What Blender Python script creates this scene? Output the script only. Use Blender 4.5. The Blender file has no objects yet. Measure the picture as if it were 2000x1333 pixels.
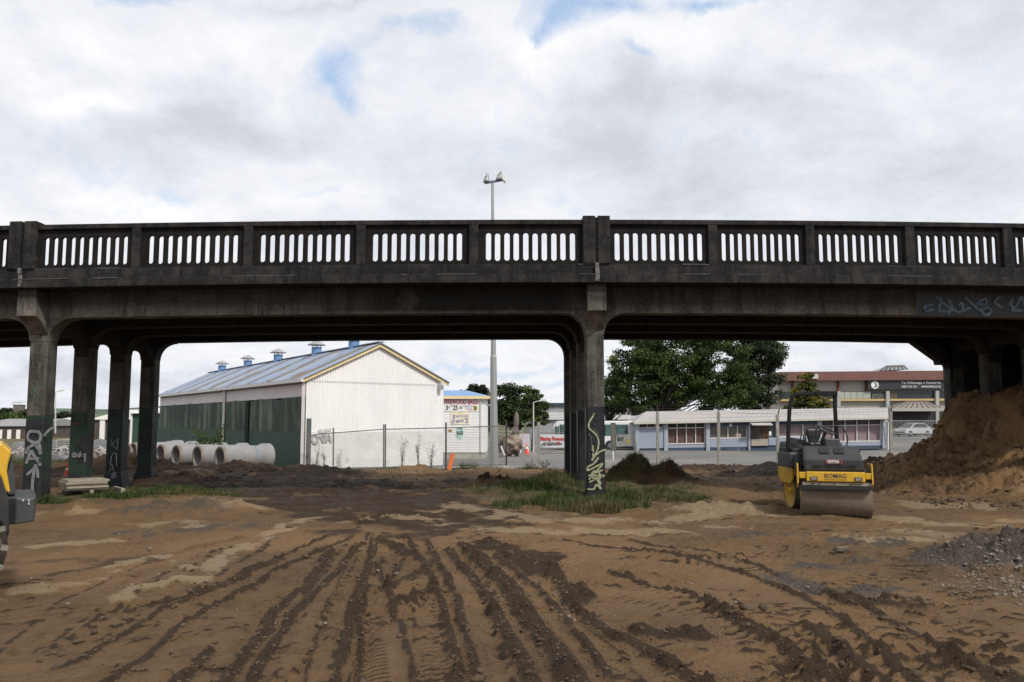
import bpy, math, random
import numpy as np
from mathutils import Vector, Matrix
random.seed(7); rng = np.random.default_rng(11)
S = bpy.context.scene
COL = S.collection
R = math.radians
# ------------------------------------------------------------ camera
FPX = 1614.0; EYE = 1.7; PITCH = math.atan(155.5/FPX)
cd = bpy.data.cameras.new('camera'); cam = bpy.data.objects.new('camera', cd); COL.objects.link(cam)
cd.sensor_fit = 'HORIZONTAL'; cd.sensor_width = 22.3; cd.lens = 22.3*FPX/2000
cd.clip_start = 0.1; cd.clip_end = 5000
cam.location = (0, 0, EYE); cam.rotation_euler = (R(90)+PITCH, 0, 0)
S.camera = cam
S.render.resolution_x = 1024; S.render.resolution_y = 682
CP, SP = math.cos(PITCH), math.sin(PITCH)
def ray(px, py):
    a = (px-1000)/FPX; b = (666.5-py)/FPX
    return a, CP-b*SP, SP+b*CP
def at(px, py, Y):
    x, y, z = ray(px, py); k = Y/y
    return Vector((x*k, Y, EYE+z*k))
def gr(px, py, z0=0.0):
    x, y, z = ray(px, py); k = (z0-EYE)/z
    return Vector((x*k, y*k, z0))
# ------------------------------------------------------------ sun, sky, exposure
SUN_TO = Vector((0.46, -0.56, 0.70)).normalized()
sl = bpy.data.lights.new('sun', 'SUN'); sl.energy = 3.0; sl.angle = R(6); sl.color = (1.0, 0.94, 0.85)
so = bpy.data.objects.new('sun', sl); COL.objects.link(so)
so.rotation_euler = SUN_TO.to_track_quat('Z', 'Y').to_euler(); so.location = (10, -10, 30)
S.view_settings.view_transform = 'Standard'; S.view_settings.look = 'None'
S.view_settings.exposure = 0.0; S.view_settings.gamma = 1.0
W = bpy.data.worlds.new('World'); S.world = W; W.use_nodes = True
wn = W.node_tree; wn.nodes.clear()
def N(tree, typ, **kw):
    n = tree.nodes.new(typ)
    for k, v in kw.items():
        if k == 'inp':
            for i, val in v.items():
                n.inputs[i].default_value = val
        else: setattr(n, k, v)
    return n
def L(tree, a, b): tree.links.new(a, b)
def M(tree, op, a, b=None, c=None, clamp=False):
    n = tree.nodes.new('ShaderNodeMath'); n.operation = op; n.use_clamp = clamp
    for i, v in enumerate((a, b, c)):
        if v is None: continue
        if isinstance(v, (int, float)): n.inputs[i].default_value = v
        else: tree.links.new(v, n.inputs[i])
    return n.outputs[0]
def mixc(tree, f, a, b):
    n = tree.nodes.new('ShaderNodeMix'); n.data_type = 'RGBA'
    for s, v in ((n.inputs[0], f), (n.inputs[6], a), (n.inputs[7], b)):
        if isinstance(v, (int, float)): s.default_value = v
        elif isinstance(v, (tuple, list)): s.default_value = (v[0], v[1], v[2], 1)
        else: tree.links.new(v, s)
    return n.outputs[2]
sky = N(wn, 'ShaderNodeTexSky', sky_type='NISHITA', sun_disc=False)
sky.sun_elevation = math.asin(SUN_TO.z); sky.sun_rotation = math.atan2(SUN_TO.x, SUN_TO.y)
sky.air_density = 1.0; sky.dust_density = 0.6
tc = N(wn, 'ShaderNodeTexCoord')
sep = N(wn, 'ShaderNodeSeparateXYZ'); L(wn, tc.outputs['Generated'], sep.inputs[0])
dx, dy, dz = sep.outputs
zz = M(wn, 'ADD', M(wn, 'MAXIMUM', dz, 0.0), 0.22)
cx = M(wn, 'DIVIDE', dx, zz); cy = M(wn, 'DIVIDE', dy, zz)
cmb = N(wn, 'ShaderNodeCombineXYZ'); L(wn, cx, cmb.inputs[0]); L(wn, cy, cmb.inputs[1])
def cnoise(vec, scale, det, rough, off, dist=0.0):
    mp = N(wn, 'ShaderNodeMapping'); mp.inputs[1].default_value = off; L(wn, vec, mp.inputs[0])
    n = N(wn, 'ShaderNodeTexNoise', inp={'Scale': scale, 'Detail': det, 'Roughness': rough, 'Distortion': dist})
    L(wn, mp.outputs[0], n.inputs['Vector']); return n.outputs[0]
big = cnoise(cmb.outputs[0], 0.9, 5, 0.52, (3.1, 1.7, 0), 0.3)
fine = cnoise(tc.outputs['Generated'], 6.0, 8, 0.6, (0.4, 2.2, 0.9), 0.5)
fin2 = cnoise(cmb.outputs[0], 3.4, 12, 0.66, (2.2, 6.1, 0), 0.15)
wisp = cnoise(tc.outputs['Generated'], 17.0, 8, 0.65, (1.4, 4.2, 0.9), 0.6)
soft = cnoise(tc.outputs['Generated'], 2.6, 4, 0.5, (5.4, 1.2, 0.3), 0.2)
# position over the town in front: slope coordinates of the sky direction
dyp = M(wn, 'MAXIMUM', dy, 0.02)
su = M(wn, 'DIVIDE', dx, dyp); sv = M(wn, 'DIVIDE', dz, dyp)
wob = M(wn, 'MULTIPLY', M(wn, 'SUBTRACT', fine, 0.5), 0.13)
wob2 = M(wn, 'MULTIPLY', M(wn, 'SUBTRACT', soft, 0.5), 0.10)
suw = M(wn, 'ADD', M(wn, 'ADD', su, wob), wob2); svw = M(wn, 'SUBTRACT', M(wn, 'ADD', sv, wob), wob2)
def blob(px, py, rx, ry, amp):
    x, y, z = ray(px, py)
    a = M(wn, 'DIVIDE', M(wn, 'SUBTRACT', suw, x/y), rx/FPX)
    b = M(wn, 'DIVIDE', M(wn, 'SUBTRACT', svw, z/y), ry/FPX)
    r2 = M(wn, 'ADD', M(wn, 'MULTIPLY', a, a), M(wn, 'MULTIPLY', b, b))
    return M(wn, 'MULTIPLY', M(wn, 'POWER', 2.718, M(wn, 'MULTIPLY', r2, -1.0)), amp)
def total(lst):
    t = None
    for l in lst:
        v = blob(*l); t = v if t is None else M(wn, 'ADD', t, v)
    return t
gaps = total([(655, 118, 62, 60, .72), (760, 95, 60, 24, .5), (850, 92, 85, 30, .85), (680, 200, 30, 40, .55), (1110, 45, 80, 65, 1.0), (1235, 30, 75, 32, .85),
              (1085, 100, 18, 26, .7), (1265, 135, 50, 18, .75), (1400, 10, 90, 22, .75), (250, -5, 90, 22, .7), (610, 365, 50, 14, .3), (360, 340, 60, 20, .3),
              (930, 722, 220, 11, .75), (130, 748, 160, 8, .6), (1100, 750, 120, 9, .5), (800, 270, 40, 30, .3)])
gm = M(wn, 'MULTIPLY', M(wn, 'SUBTRACT', M(wn, 'ADD', gaps, M(wn, 'ADD', M(wn, 'MULTIPLY', fine, 1.0), M(wn, 'ADD', M(wn, 'MULTIPLY', fin2, 1.5), M(wn, 'MULTIPLY', wisp, 1.6)))), 2.28), 1.25, clamp=True)
dark = total([(470, 230, 330, 90, .40), (200, 290, 240, 60, .42), (900, 340, 260, 60, .22), (1450, 190, 300, 60, .42), (1750, 330, 400, 100, .45),
              (1900, 60, 260, 100, .5), (1250, 230, 140, 40, .4), (700, 5, 300, 20, .4), (1350, 400, 200, 60, .3), (1720, 700, 120, 20, .5), (100, 720, 300, 22, .45), (1200, 310, 330, 50, .4)])
lite = total([(330, 90, 200, 60, .3), (200, 195, 120, 22, .5), (1080, 130, 90, 50, .5), (600, 300, 240, 40, .3), (1250, 90, 130, 40, .35), (420, 370, 300, 40, .35),(1700, 130, 120, 30, .3)])
v = M(wn, 'ADD', M(wn, 'MULTIPLY', M(wn, 'SUBTRACT', big, 0.5), 0.5), M(wn, 'ADD', M(wn, 'MULTIPLY', M(wn, 'SUBTRACT', fine, 0.5), 0.9), M(wn, 'MULTIPLY', M(wn, 'SUBTRACT', M(wn, 'ADD', fin2, M(wn, 'MULTIPLY', wisp, .25)), 0.62), 1.6)))
v = M(wn, 'ADD', M(wn, 'SUBTRACT', v, dark), M(wn, 'ADD', lite, 0.66), clamp=True)
ramp = N(wn, 'ShaderNodeValToRGB'); L(wn, v, ramp.inputs[0])
cr = ramp.color_ramp; cr.elements[0].position = 0.0; cr.elements[0].color = (0.64, 0.67, 0.73, 1)
cr.elements[1].position = 1.0; cr.elements[1].color = (1.0, 1.0, 1.02, 1)
e = cr.elements.new(0.45); e.color = (0.79, 0.82, 0.88, 1)
clouds = N(wn, 'ShaderNodeVectorMath', operation='SCALE'); L(wn, ramp.outputs[0], clouds.inputs[0]); clouds.inputs['Scale'].default_value = 10.0
skyb = mixc(wn, 0.75, sky.outputs[0], (5.0, 6.9, 9.9))
out = mixc(wn, M(wn, 'MULTIPLY', gm, 0.95), clouds.outputs[0], skyb)
bg = N(wn, 'ShaderNodeBackground', inp={'Strength': 0.1}); L(wn, out, bg.inputs[0])
wo = N(wn, 'ShaderNodeOutputWorld'); L(wn, bg.outputs[0], wo.inputs[0])
W.cycles.sampling_method = 'MANUAL'; W.cycles.sample_map_resolution = 512

# ------------------------------------------------------------ helpers
def tag(o, label=None, cat=None, group=None, kind=None):
    if label: o['label'] = label
    if cat: o['category'] = cat
    if group: o['group'] = group
    if kind: o['kind'] = kind
    return o
def thing(name, loc, label, cat, group=None):
    o = bpy.data.objects.new(name, None); COL.objects.link(o); o.location = loc; o.empty_display_size = 0.3
    return tag(o, label, cat, group)
def children(o): return [c for c in COL.objects if c.parent == o]
def copy_tree(o, parent=None):
    c = o.copy(); COL.objects.link(c); c.parent = parent
    for ch in children(o): copy_tree(ch, c)
    return c
def root_loc(p):
    while p.parent: p = p.parent
    return Vector(p.location)
class MB:
    def __init__(s): s.v = []; s.f = []
    def add(s, vs, fs):
        n = len(s.v); s.v += [tuple(v) for v in vs]; s.f += [tuple(i+n for i in f) for f in fs]; return s
    def box(s, x0, x1, y0, y1, z0, z1, nx=1):
        for i in range(nx):
            a = x0+(x1-x0)*i/nx; b = x0+(x1-x0)*(i+1)/nx
            vs = [(a,y0,z0),(b,y0,z0),(b,y1,z0),(a,y1,z0),(a,y0,z1),(b,y0,z1),(b,y1,z1),(a,y1,z1)]
            fs = [(0,1,5,4),(2,3,7,6),(4,5,6,7),(3,2,1,0)]
            if i == 0: fs.append((3,0,4,7))
            if i == nx-1: fs.append((1,2,6,5))
            s.add(vs, fs)
        return s
    def obox(s, c, ux, uy, uz, hx, hy, hz):
        c = Vector(c); ux = Vector(ux).normalized()*hx; uy = Vector(uy).normalized()*hy; uz = Vector(uz).normalized()*hz
        vs = [c+a*ux+b*uy+d*uz for d in (-1,1) for a,b in ((-1,-1),(1,-1),(1,1),(-1,1))]
        return s.add(vs, [(3,2,1,0),(4,5,6,7),(0,1,5,4),(1,2,6,5),(2,3,7,6),(3,0,4,7)])
    def bar(s, p, q, w, h, up=(0,0,1)):
        p = Vector(p); q = Vector(q); d = (q-p); L_ = d.length; d.normalize()
        side = d.cross(Vector(up));
        if side.length < 1e-4: side = d.cross(Vector((1,0,0)))
        side.normalize(); u = side.cross(d)
        return s.obox((p+q)/2, d, side, u, L_/2, w/2, h/2)
    def cyl(s, p, q, r0, r1=None, n=12, cap=True, ph=0.0):
        if r1 is None: r1 = r0
        p = Vector(p); q = Vector(q); d = (q-p).normalized()
        a = d.cross(Vector((0,0,1)));
        if a.length < 1e-3: a = Vector((1,0,0))
        a.normalize(); b = d.cross(a)
        vs = []
        for c, r in ((p, r0), (q, r1)):
            for i in range(n):
                t = 2*math.pi*i/n+ph; vs.append(c+a*math.cos(t)*r+b*math.sin(t)*r)
        fs = [(i, (i+1)%n, n+(i+1)%n, n+i) for i in range(n)]
        if cap: fs += [tuple(range(n-1,-1,-1)), tuple(range(n, 2*n))]
        return s.add(vs, fs)
    def tube(s, pts, rs, n=8):
        pts = [Vector(p) for p in pts]
        if isinstance(rs, (int, float)): rs = [rs]*len(pts)
        vs = []; prev = None
        for i, p in enumerate(pts):
            d = (pts[min(i+1, len(pts)-1)]-pts[max(i-1, 0)]).normalized()
            if prev is None:
                a = d.cross(Vector((0,0,1)));
                if a.length < 1e-2: a = d.cross(Vector((1,0,0)))
            else: a = prev-d*prev.dot(d)
            a.normalize(); prev = a; b = d.cross(a)
            for k in range(n):
                t = 2*math.pi*k/n; vs.append(p+(a*math.cos(t)+b*math.sin(t))*rs[i])
        fs = []
        for i in range(len(pts)-1):
            for k in range(n):
                fs.append((i*n+k, i*n+(k+1)%n, (i+1)*n+(k+1)%n, (i+1)*n+k))
        fs += [tuple(range(n-1,-1,-1)), tuple(range((len(pts)-1)*n, len(pts)*n))]
        return s.add(vs, fs)
    def lathe(s, c, axis, prof, n=24, cap=True):
        c = Vector(c); d = Vector(axis).normalized(); a = d.cross(Vector((0,0,1)))
        if a.length < 1e-3: a = Vector((1,0,0))
        a.normalize(); b = d.cross(a); vs = []
        for t_, r in prof:
            for i in range(n):
                t = 2*math.pi*i/n; vs.append(c+d*t_+(a*math.cos(t)+b*math.sin(t))*r)
        m = len(prof); fs = []
        for j in range(m-1):
            for i in range(n): fs.append((j*n+i, j*n+(i+1)%n, (j+1)*n+(i+1)%n, (j+1)*n+i))
        if cap: fs += [tuple(range(n-1,-1,-1)), tuple(range((m-1)*n, m*n))]
        return s.add(vs, fs)
    def prism(s, poly, o, u, v, w, sides=None):
        """polygon poly in plane (o; u, v), extruded by vector w"""
        o = Vector(o); u = Vector(u); v = Vector(v); w = Vector(w); n = len(poly)
        vs = [o+u*p[0]+v*p[1] for p in poly]; vs += [q+w for q in vs]
        fs = [tuple(range(n)), tuple(range(2*n-1, n-1, -1))]
        for i in range(n):
            if sides is None or i in sides: fs.append((i, (i+1)%n, n+(i+1)%n, n+i))
        return s.add(vs, fs)
    def xf(s, mat):
        s.v = [tuple(mat @ Vector(v)) for v in s.v]; return s
    def fn(s, f):
        s.v = [f(v) for v in s.v]; return s
    def build(s, name, mat, parent=None, loc=None, smooth=False, bevel=0.0, fixn=True):
        o0 = root_loc(parent) if parent else Vector(loc or (0,0,0))
        me = bpy.data.meshes.new(name)
        me.from_pydata([(v[0]-o0.x, v[1]-o0.y, v[2]-o0.z) for v in s.v], [], s.f)
        if fixn and len(s.f) < 60000:
            import bmesh
            bm = bmesh.new(); bm.from_mesh(me); bmesh.ops.recalc_face_normals(bm, faces=bm.faces); bm.to_mesh(me); bm.free()
        me.materials.append(mat)
        if smooth:
            me.polygons.foreach_set('use_smooth', [True]*len(me.polygons))
        o = bpy.data.objects.new(name, me); COL.objects.link(o)
        if smooth == 'auto': me.set_sharp_from_angle(angle=R(35))
        if parent: o.parent = parent
        else: o.location = o0
        if bevel:
            b = o.modifiers.new('bevel', 'BEVEL'); b.width = bevel; b.segments = 2; b.limit_method = 'ANGLE'; b.angle_limit = R(40)
        return o
MATS = {}
def mat(name, c1, c2=None, rough=0.8, scale=3.0, metal=0.0, bump=0.0, bscale=40.0, stretch=(1,1,1), detail=6, c3=None, s3=0.6, t3=(0.55,0.7), coat=0.0, contrast=(0.35,0.65), spec=0.5):
    if name in MATS: return MATS[name]
    m = bpy.data.materials.new(name); m.use_nodes = True; t = m.node_tree; b = t.nodes['Principled BSDF']
    MATS[name] = m
    b.inputs['Roughness'].default_value = rough; b.inputs['Metallic'].default_value = metal; b.inputs['Coat Weight'].default_value = coat
    b.inputs['Specular IOR Level'].default_value = spec
    b.inputs['Base Color'].default_value = (*c1, 1)
    tc = N(t, 'ShaderNodeTexCoord'); mp = N(t, 'ShaderNodeMapping'); mp.inputs[3].default_value = stretch; L(t, tc.outputs['Object'], mp.inputs[0])
    if c2:
        n = N(t, 'ShaderNodeTexNoise', inp={'Scale': scale, 'Detail': detail, 'Roughness': 0.6}); L(t, mp.outputs[0], n.inputs[0])
        mr = N(t, 'ShaderNodeMapRange', inp={1: contrast[0], 2: contrast[1]}); L(t, n.outputs[0], mr.inputs[0])
        col = mixc(t, mr.outputs[0], c1, c2)
        if c3:
            n3 = N(t, 'ShaderNodeTexNoise', inp={'Scale': s3, 'Detail': 7, 'Roughness': 0.65}); L(t, mp.outputs[0], n3.inputs[0])
            m3 = N(t, 'ShaderNodeMapRange', inp={1: t3[0], 2: t3[1]}); L(t, n3.outputs[0], m3.inputs[0])
            col = mixc(t, m3.outputs[0], col, c3)
        L(t, col, b.inputs['Base Color'])
    if bump:
        n2 = N(t, 'ShaderNodeTexNoise', inp={'Scale': bscale, 'Detail': 5}); L(t, mp.outputs[0], n2.inputs[0])
        bp = N(t, 'ShaderNodeBump', inp={'Strength': bump, 'Distance': 0.02}); L(t, n2.outputs[0], bp.inputs['Height']); L(t, bp.outputs[0], b.inputs['Normal'])
    return m
def text_mb(s, o, u, v, width=None, height=None, depth=0.006, bold=0.0, shear=0.0):
    """writing laid on the plane o + u, v; width and/or height in metres"""
    cu = bpy.data.curves.new('t', 'FONT'); cu.body = s; cu.size = 1.0; cu.offset = bold; cu.shear = shear; cu.resolution_u = 3
    ob = bpy.data.objects.new('t', cu); COL.objects.link(ob)
    dg = bpy.context.evaluated_depsgraph_get(); me = bpy.data.meshes.new_from_object(ob.evaluated_get(dg))
    vs = [tuple(x.co) for x in me.vertices]; fs = [tuple(p.vertices) for p in me.polygons]
    bpy.data.objects.remove(ob); bpy.data.curves.remove(cu); bpy.data.meshes.remove(me)
    x0 = min(p[0] for p in vs); x1 = max(p[0] for p in vs); y0 = min(p[1] for p in vs); y1 = max(p[1] for p in vs)
    sx = width/(x1-x0) if width else height/(y1-y0); sy = height/(y1-y0) if height else sx
    o = Vector(o); u = Vector(u).normalized(); v = Vector(v).normalized(); w = u.cross(v)
    m = MB(); m.add([o+u*(p[0]-x0)*sx+v*(p[1]-y0)*sy+w*depth for p in vs], fs); return m
def smooth_line(pts, k=6):
    pts = [Vector(p) for p in pts]; out = []
    P = [pts[0]]+pts+[pts[-1]]
    for i in range(1, len(P)-2):
        for j in range(k):
            t = j/k; a, b, c, d = P[i-1], P[i], P[i+1], P[i+2]
            out.append(0.5*((2*b)+(c-a)*t+(2*a-5*b+4*c-d)*t*t+(3*b-a-3*c+d)*t**3))
    out.append(pts[-1]); return out
RC = [0]
def ribbon(m, pts, width, nrm, off=0.004, curve=True, k=6):
    """spray line: flat band following pts on a wall whose outward normal is nrm"""
    nrm = Vector(nrm).normalized(); pts = smooth_line(pts, k) if curve else [Vector(p) for p in pts]
    vs = []
    for i, p in enumerate(pts):
        d = pts[min(i+1, len(pts)-1)]-pts[max(i-1, 0)]
        if d.length < 1e-6: d = Vector((1,0,0))
        s = d.normalized().cross(nrm); w = width*(0.42+0.16*random.random())
        if i in (0, len(pts)-1): w *= 0.55
        o_ = off+RC[0]*.00012; RC[0] = (RC[0]+1) % 160
        vs += [p+s*w+nrm*o_, p-s*w+nrm*o_]
    n = len(pts); m.add(vs, [(2*i, 2*i+1, 2*i+3, 2*i+2) for i in range(n-1)]); return m
# ------------------------------------------------------------ terrain
def vnoise(X, Y, s, seed):
    r = np.random.default_rng(seed); G = r.random((256, 256))
    x = X/s+1000; y = Y/s+1000; xi = np.floor(x).astype(int); yi = np.floor(y).astype(int)
    fx = x-xi; fy = y-yi; fx = fx*fx*(3-2*fx); fy = fy*fy*(3-2*fy)
    a = G[xi%256, yi%256]; b = G[(xi+1)%256, yi%256]; c = G[xi%256, (yi+1)%256]; d = G[(xi+1)%256, (yi+1)%256]
    return (a*(1-fx)+b*fx)*(1-fy)+(c*(1-fx)+d*fx)*fy-0.5
def fbm(X, Y, s, o, seed, g=0.5):
    t = 0; a = 1.0
    for i in range(o):
        t = t+a*vnoise(X, Y, s/(2**i), seed+i); a *= g
    return t
def sst(a, b, x):
    t = np.clip((x-a)/(b-a), 0, 1); return t*t*(3-2*t)
def base_z(X, Y):
    z = np.interp(Y, [0, 24, 36, 60], [0, 0, -.42, -.9])
    z = z+0.15*sst(2, 12, X)*sst(26, 34, Y)*(1-sst(40, 60, Y))
    z = z+0.8*sst(26, 44, X)*sst(60, 90, Y)
    return z
MOUNDS = []   # x, y, rx, ry, h, lump, kind
def mound(px, py, Y, rx, ry, h, lump=.25, kind=0):
    p = at(px, py, Y); MOUNDS.append((p.x, Y, rx, ry, h, lump, kind))
mound(520, 905, 28.5, 2.9, 1.6, .24, .22, 1)
mound(420, 905, 29.5, 2.0, 1.4, .22, .25, 1)
mound(620, 915, 28.5, 1.8, 1.2, .14, .22, 1)
mound(735, 912, 31, 2.6, 1.0, .10, .3, 0)
mound(815, 915, 34.5, .9, .7, .22, .2, 0)
mound(360, 1000, 15.6, 1.2, .6, .13, .5, 3)
mound(270, 1003, 15.2, .8, .5, .13, .5, 3)
mound(440, 1003, 15.9, .9, .4, .12, .3, 2)
mound(150, 990, 15.8, .45, .3, .16, .3, 0)
mound(1225, 930, 22.6, .62, .7, .50, .10, 6)
mound(1280, 945, 22.3, .75, .7, .36, .15, 6)
mound(1325, 945, 22.0, .7, .6, .18, .2, 6)
mound(1345, 975, 20.5, .9, .8, .16, .3, 3)
mound(1170, 985, 19.0, 2.0, 1.6, .14, .2, 0)
mound(1050, 960, 20.5, 1.9, 1.2, .12, .2, 0)
mound(945, 950, 22.0, .22, .25, .34, .3, 1)
mound(975, 950, 22.3, .35, .25, .25, .4, 1)
mound(1000, 925, 30, 3.0, 1.0, .14, .4, 0)
mound(1420, 915, 31, 2.6, 1.3, .16, .35, 1)
mound(1330, 915, 31, 1.8, 1.2, .10, .35, 0)
mound(1520, 925, 28, 2.2, 1.2, .20, .4, 1)
mound(1640, 900, 27, 2.0, 1.3, .26, .35, 1)
mound(1715, 890, 25.5, .9, 1.0, .42, .3, 1)
mound(1410, 1010, 15.8, 1.0, .4, .10, .4, 2)
mound(110, 890, 28, 2.6, 1.5, .26, .4, 0)
mound(215, 890, 27, 1.6, 1.4, .30, .4, 0)
mound(290, 900, 27, 1.6, 1.2, .26, .4, 0)
mound(-60, 900, 27, 2.6, 1.4, .25, .4, 0)
mound(375, 925, 24, 1.0, .6, .26, .35, 4)
mound(2085, 1120, 10.0, 1.35, .75, .30, .2, 5)
mound(1930, 1135, 9.75, .8, .42, .12, .2, 5)
FOOT = [(16, 28.5), (12.0, 26.2), (9.6, 24.4), (8.5, 22.3), (10.0, 19.0), (10.8, 17.4), (12.6, 14.6), (17, 12.0), (30, 9.0)]
def seg_dist(X, Y, pts, signed=False):
    """distance to a polyline, distance along it, side"""
    best = np.full(X.shape, 1e9); along = np.zeros(X.shape); side = np.zeros(X.shape); acc = 0
    for (ax, ay), (bx, by) in zip(pts[:-1], pts[1:]):
        ux, uy = bx-ax, by-ay; l = math.hypot(ux, uy)
        t = np.clip(((X-ax)*ux+(Y-ay)*uy)/(l*l), 0, 1); qx = X-ax-ux*t; qy = Y-ay-uy*t
        d = np.hypot(qx, qy); m = d < best
        best = np.where(m, d, best); along = np.where(m, acc+t*l, along)
        side = np.where(m, (ux*qy-uy*qx)/l, side); acc += l
    return best, along, side
def emb(X, Y):
    d, al, sd = seg_dist(X, Y, FOOT)
    a = np.where(sd > 0, d, -d)
    a = a+0.30*fbm(X, Y, 2.2, 4, 71)
    h = np.interp(a, [-.6, 0, .35, 1.1, 1.6, 2.35, 2.5, 2.85, 3.15, 5.0, 9], [0, .04, .2, .52, .74, 1.28, 1.62, 2.25, 2.46, 2.6, 2.7])
    k = (1-sst(26.5, 30, Y))*sst(6.6, 7.6, X)
    inside = sst(-.4, .5, a)*k
    return h*k, inside
# features pressed into the mud, traced on the ground plane
def gp(pts): return [tuple(gr(x, y)[:2]) for x, y in pts]
RIDGE = [
 (gp([(1190,1120),(1330,1160),(1500,1240),(1650,1333),(1680,1350)]), .06, .04, .9),
 (gp([(1100,1060),(1300,1085),(1500,1140),(1640,1210),(1800,1333)]), .05, .03, .8),
 (gp([(1230,1060),(1450,1100),(1700,1200),(1960,1333)]), .05, .028, .7),
 (gp([(690,1050),(560,1100),(420,1180),(300,1260),(200,1340)]), .045, .032, .8),
 (gp([(640,1050),(480,1110),(300,1200),(120,1300)]), .04, .025, .7),
 (gp([(710,1060),(620,1150),(540,1240),(480,1340)]), .055, .04, .9),
 (gp([(790,1045),(840,1130),(880,1230),(900,1340)]), .045, .035, .8),
 (gp([(740,1050),(700,1150),(670,1250),(655,1345)]), .05, .035, .8),  # points, half width, height, colour darkness
 (gp([(875,1079),(917,1128),(952,1163),(980,1215),(1015,1275),(1043,1333),(1060,1370)]), .085, .055, .8),
 (gp([(905,1068),(952,1107),(997,1156),(1032,1205),(1078,1257),(1113,1310),(1140,1370)]), .12, .075, 1.0),
 (gp([(955,1062),(1000,1085),(1030,1100),(1060,1125)]), .20, .06, 1.0),
 (gp([(969,1086),(1015,1121),(1067,1170),(1120,1226),(1165,1282),(1204,1333)]), .05, .035, .6),
 (gp([(1060,1095),(1085,1121),(1116,1184),(1155,1212),(1225,1250),(1295,1285),(1365,1324),(1400,1350)]), .09, .07, .9),
 (gp([(1116,1184),(1141,1215),(1172,1240),(1218,1285),(1256,1327),(1280,1360)]), .035, .03, .5),
 (gp([(726,1047),(721,1117),(707,1187),(700,1222),(705,1280),(712,1340)]), .04, .035, .6),
 (gp([(731,1093),(756,1156),(780,1219),(801,1275),(812,1333)]), .045, .035, .6),
 (gp([(833,1058),(857,1107),(885,1156),(899,1205),(917,1257),(931,1333),(936,1360)]), .05, .05, .7),
 (gp([(648,1075),(595,1142),(560,1170),(521,1219),(490,1257),(465,1292),(441,1324)]), .07, .045, .8),
 (gp([(696,1061),(665,1128),(640,1177),(619,1240),(591,1331)]), .03, .022, .5),
 (gp([(546,1089),(455,1131),(371,1163),(310,1180),(245,1191)]), .07, .045, .8),
 (gp([(402,1268),(367,1310),(340,1340)]), .07, .045, .8),
 (gp([(760,1150),(800,1130),(845,1105)]), .07, .05, .7),
 (gp([(762,1185),(820,1165),(850,1150)]), .07, .05, .7),
 (gp([(745,1060),(775,1068),(800,1085)]), .12, .06, .8),
 (gp([(785,1095),(770,1125),(750,1150)]), .06, .045, .7),
 (gp([(1240,1225),(1290,1240),(1330,1232),(1370,1245)]), .11, .07, 1.0),
 (gp([(1625,1165),(1680,1180),(1740,1190),(1800,1195)]), .14, .07, .6),
 (gp([(1735,1180),(1790,1190),(1815,1195)]), .13, .09, .5),
 (gp([(1380,1180),(1420,1205),(1470,1240),(1540,1275),(1600,1300)]), .08, .045, .8),
 (gp([(1590,1225),(1640,1270),(1700,1300)]), .09, .05, .8),
 (gp([(1850,1285),(1920,1305),(2000,1325)]), .12, .06, .8),
 (gp([(1120,1140),(1150,1165),(1120,1175)]), .10, .07, .8),
 (gp([(720,1010),(800,1003),(870,1020)]), .06, .03, .3),
 (gp([(870,1273),(930,1330)]), .05, .02, .5),
 (gp([(180,1110),(330,1078),(470,1052)]), .10, .03, .35),
]
PALE = [  # gritty pale ridges of sand
 (gp([(-20,1180),(40,1163),(105,1149),(196,1120)]), .17, .05),
 (gp([(196,1120),(250,1090),(310,1086)]), .08, .03),
 (gp([(205,1170),(245,1166),(290,1148),(330,1138)]), .14, .06),
 (gp([(360,1137),(392,1124),(440,1095),(490,1065),(560,1032),(620,1010)]), .16, .03),
 (gp([(340,1095),(375,1108)]), .12, .03),
 (gp([(77,1065),(140,1058),(217,1053)]), .16, .03),
 (gp([(690,1012),(760,1008),(850,1016),(900,1022)]), .30, .0),
 (gp([(880,985),(960,1000),(1060,1012),(1180,1016),(1300,1018),(1420,1000)]), .45, .03),
 (gp([(950,1030),(1100,1035),(1300,1040)]), .5, .0),
 (gp([(90,985),(140,983)]), .35, .02),
 (gp([(1700,1010),(1850,1025),(1990,1020)]), .35, .0),
 (gp([(1350,1000),(1420,995),(1500,1010)]), .35, .03),
 (gp([(1660,1060),(1800,1062)]), .25, .02),
]
BAND = [  # lug prints: centre line, half width, pitch, depth
 (gp([(1000,1355),(990,1333),(962,1260),(935,1195)]), .10, .09, .02),
 (gp([(845,1360),(850,1290),(862,1200),(860,1170)]), .13, .085, .02),
 (gp([(925,1345),(905,1260),(890,1190)]), .10, .085, .02),
 (gp([(735,1345),(725,1270),(720,1200)]), .12, .085, .018),
 (gp([(1300,1150),(1400,1200),(1520,1265),(1640,1330)]), .24, .16, .035),
 (gp([(1480,1185),(1600,1245),(1740,1310)]), .22, .15, .035),
 (gp([(1160,1160),(1260,1190),(1330,1215)]), .25, .10, .022),
 (gp([(1650,1150),(1760,1120),(1880,1085),(1990,1055)]), .28, .13, .03),
 (gp([(1560,1290),(1700,1320),(1900,1345)]), .25, .17, .04),
 (gp([(1850,1220),(1990,1260)]), .15, .10, .025),
 (gp([(800,1175),(860,1165),(900,1160)]), .14, .08, .02),
 (gp([(1330,1100),(1440,1110),(1560,1150)]), .30, .12, .018),
]
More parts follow.
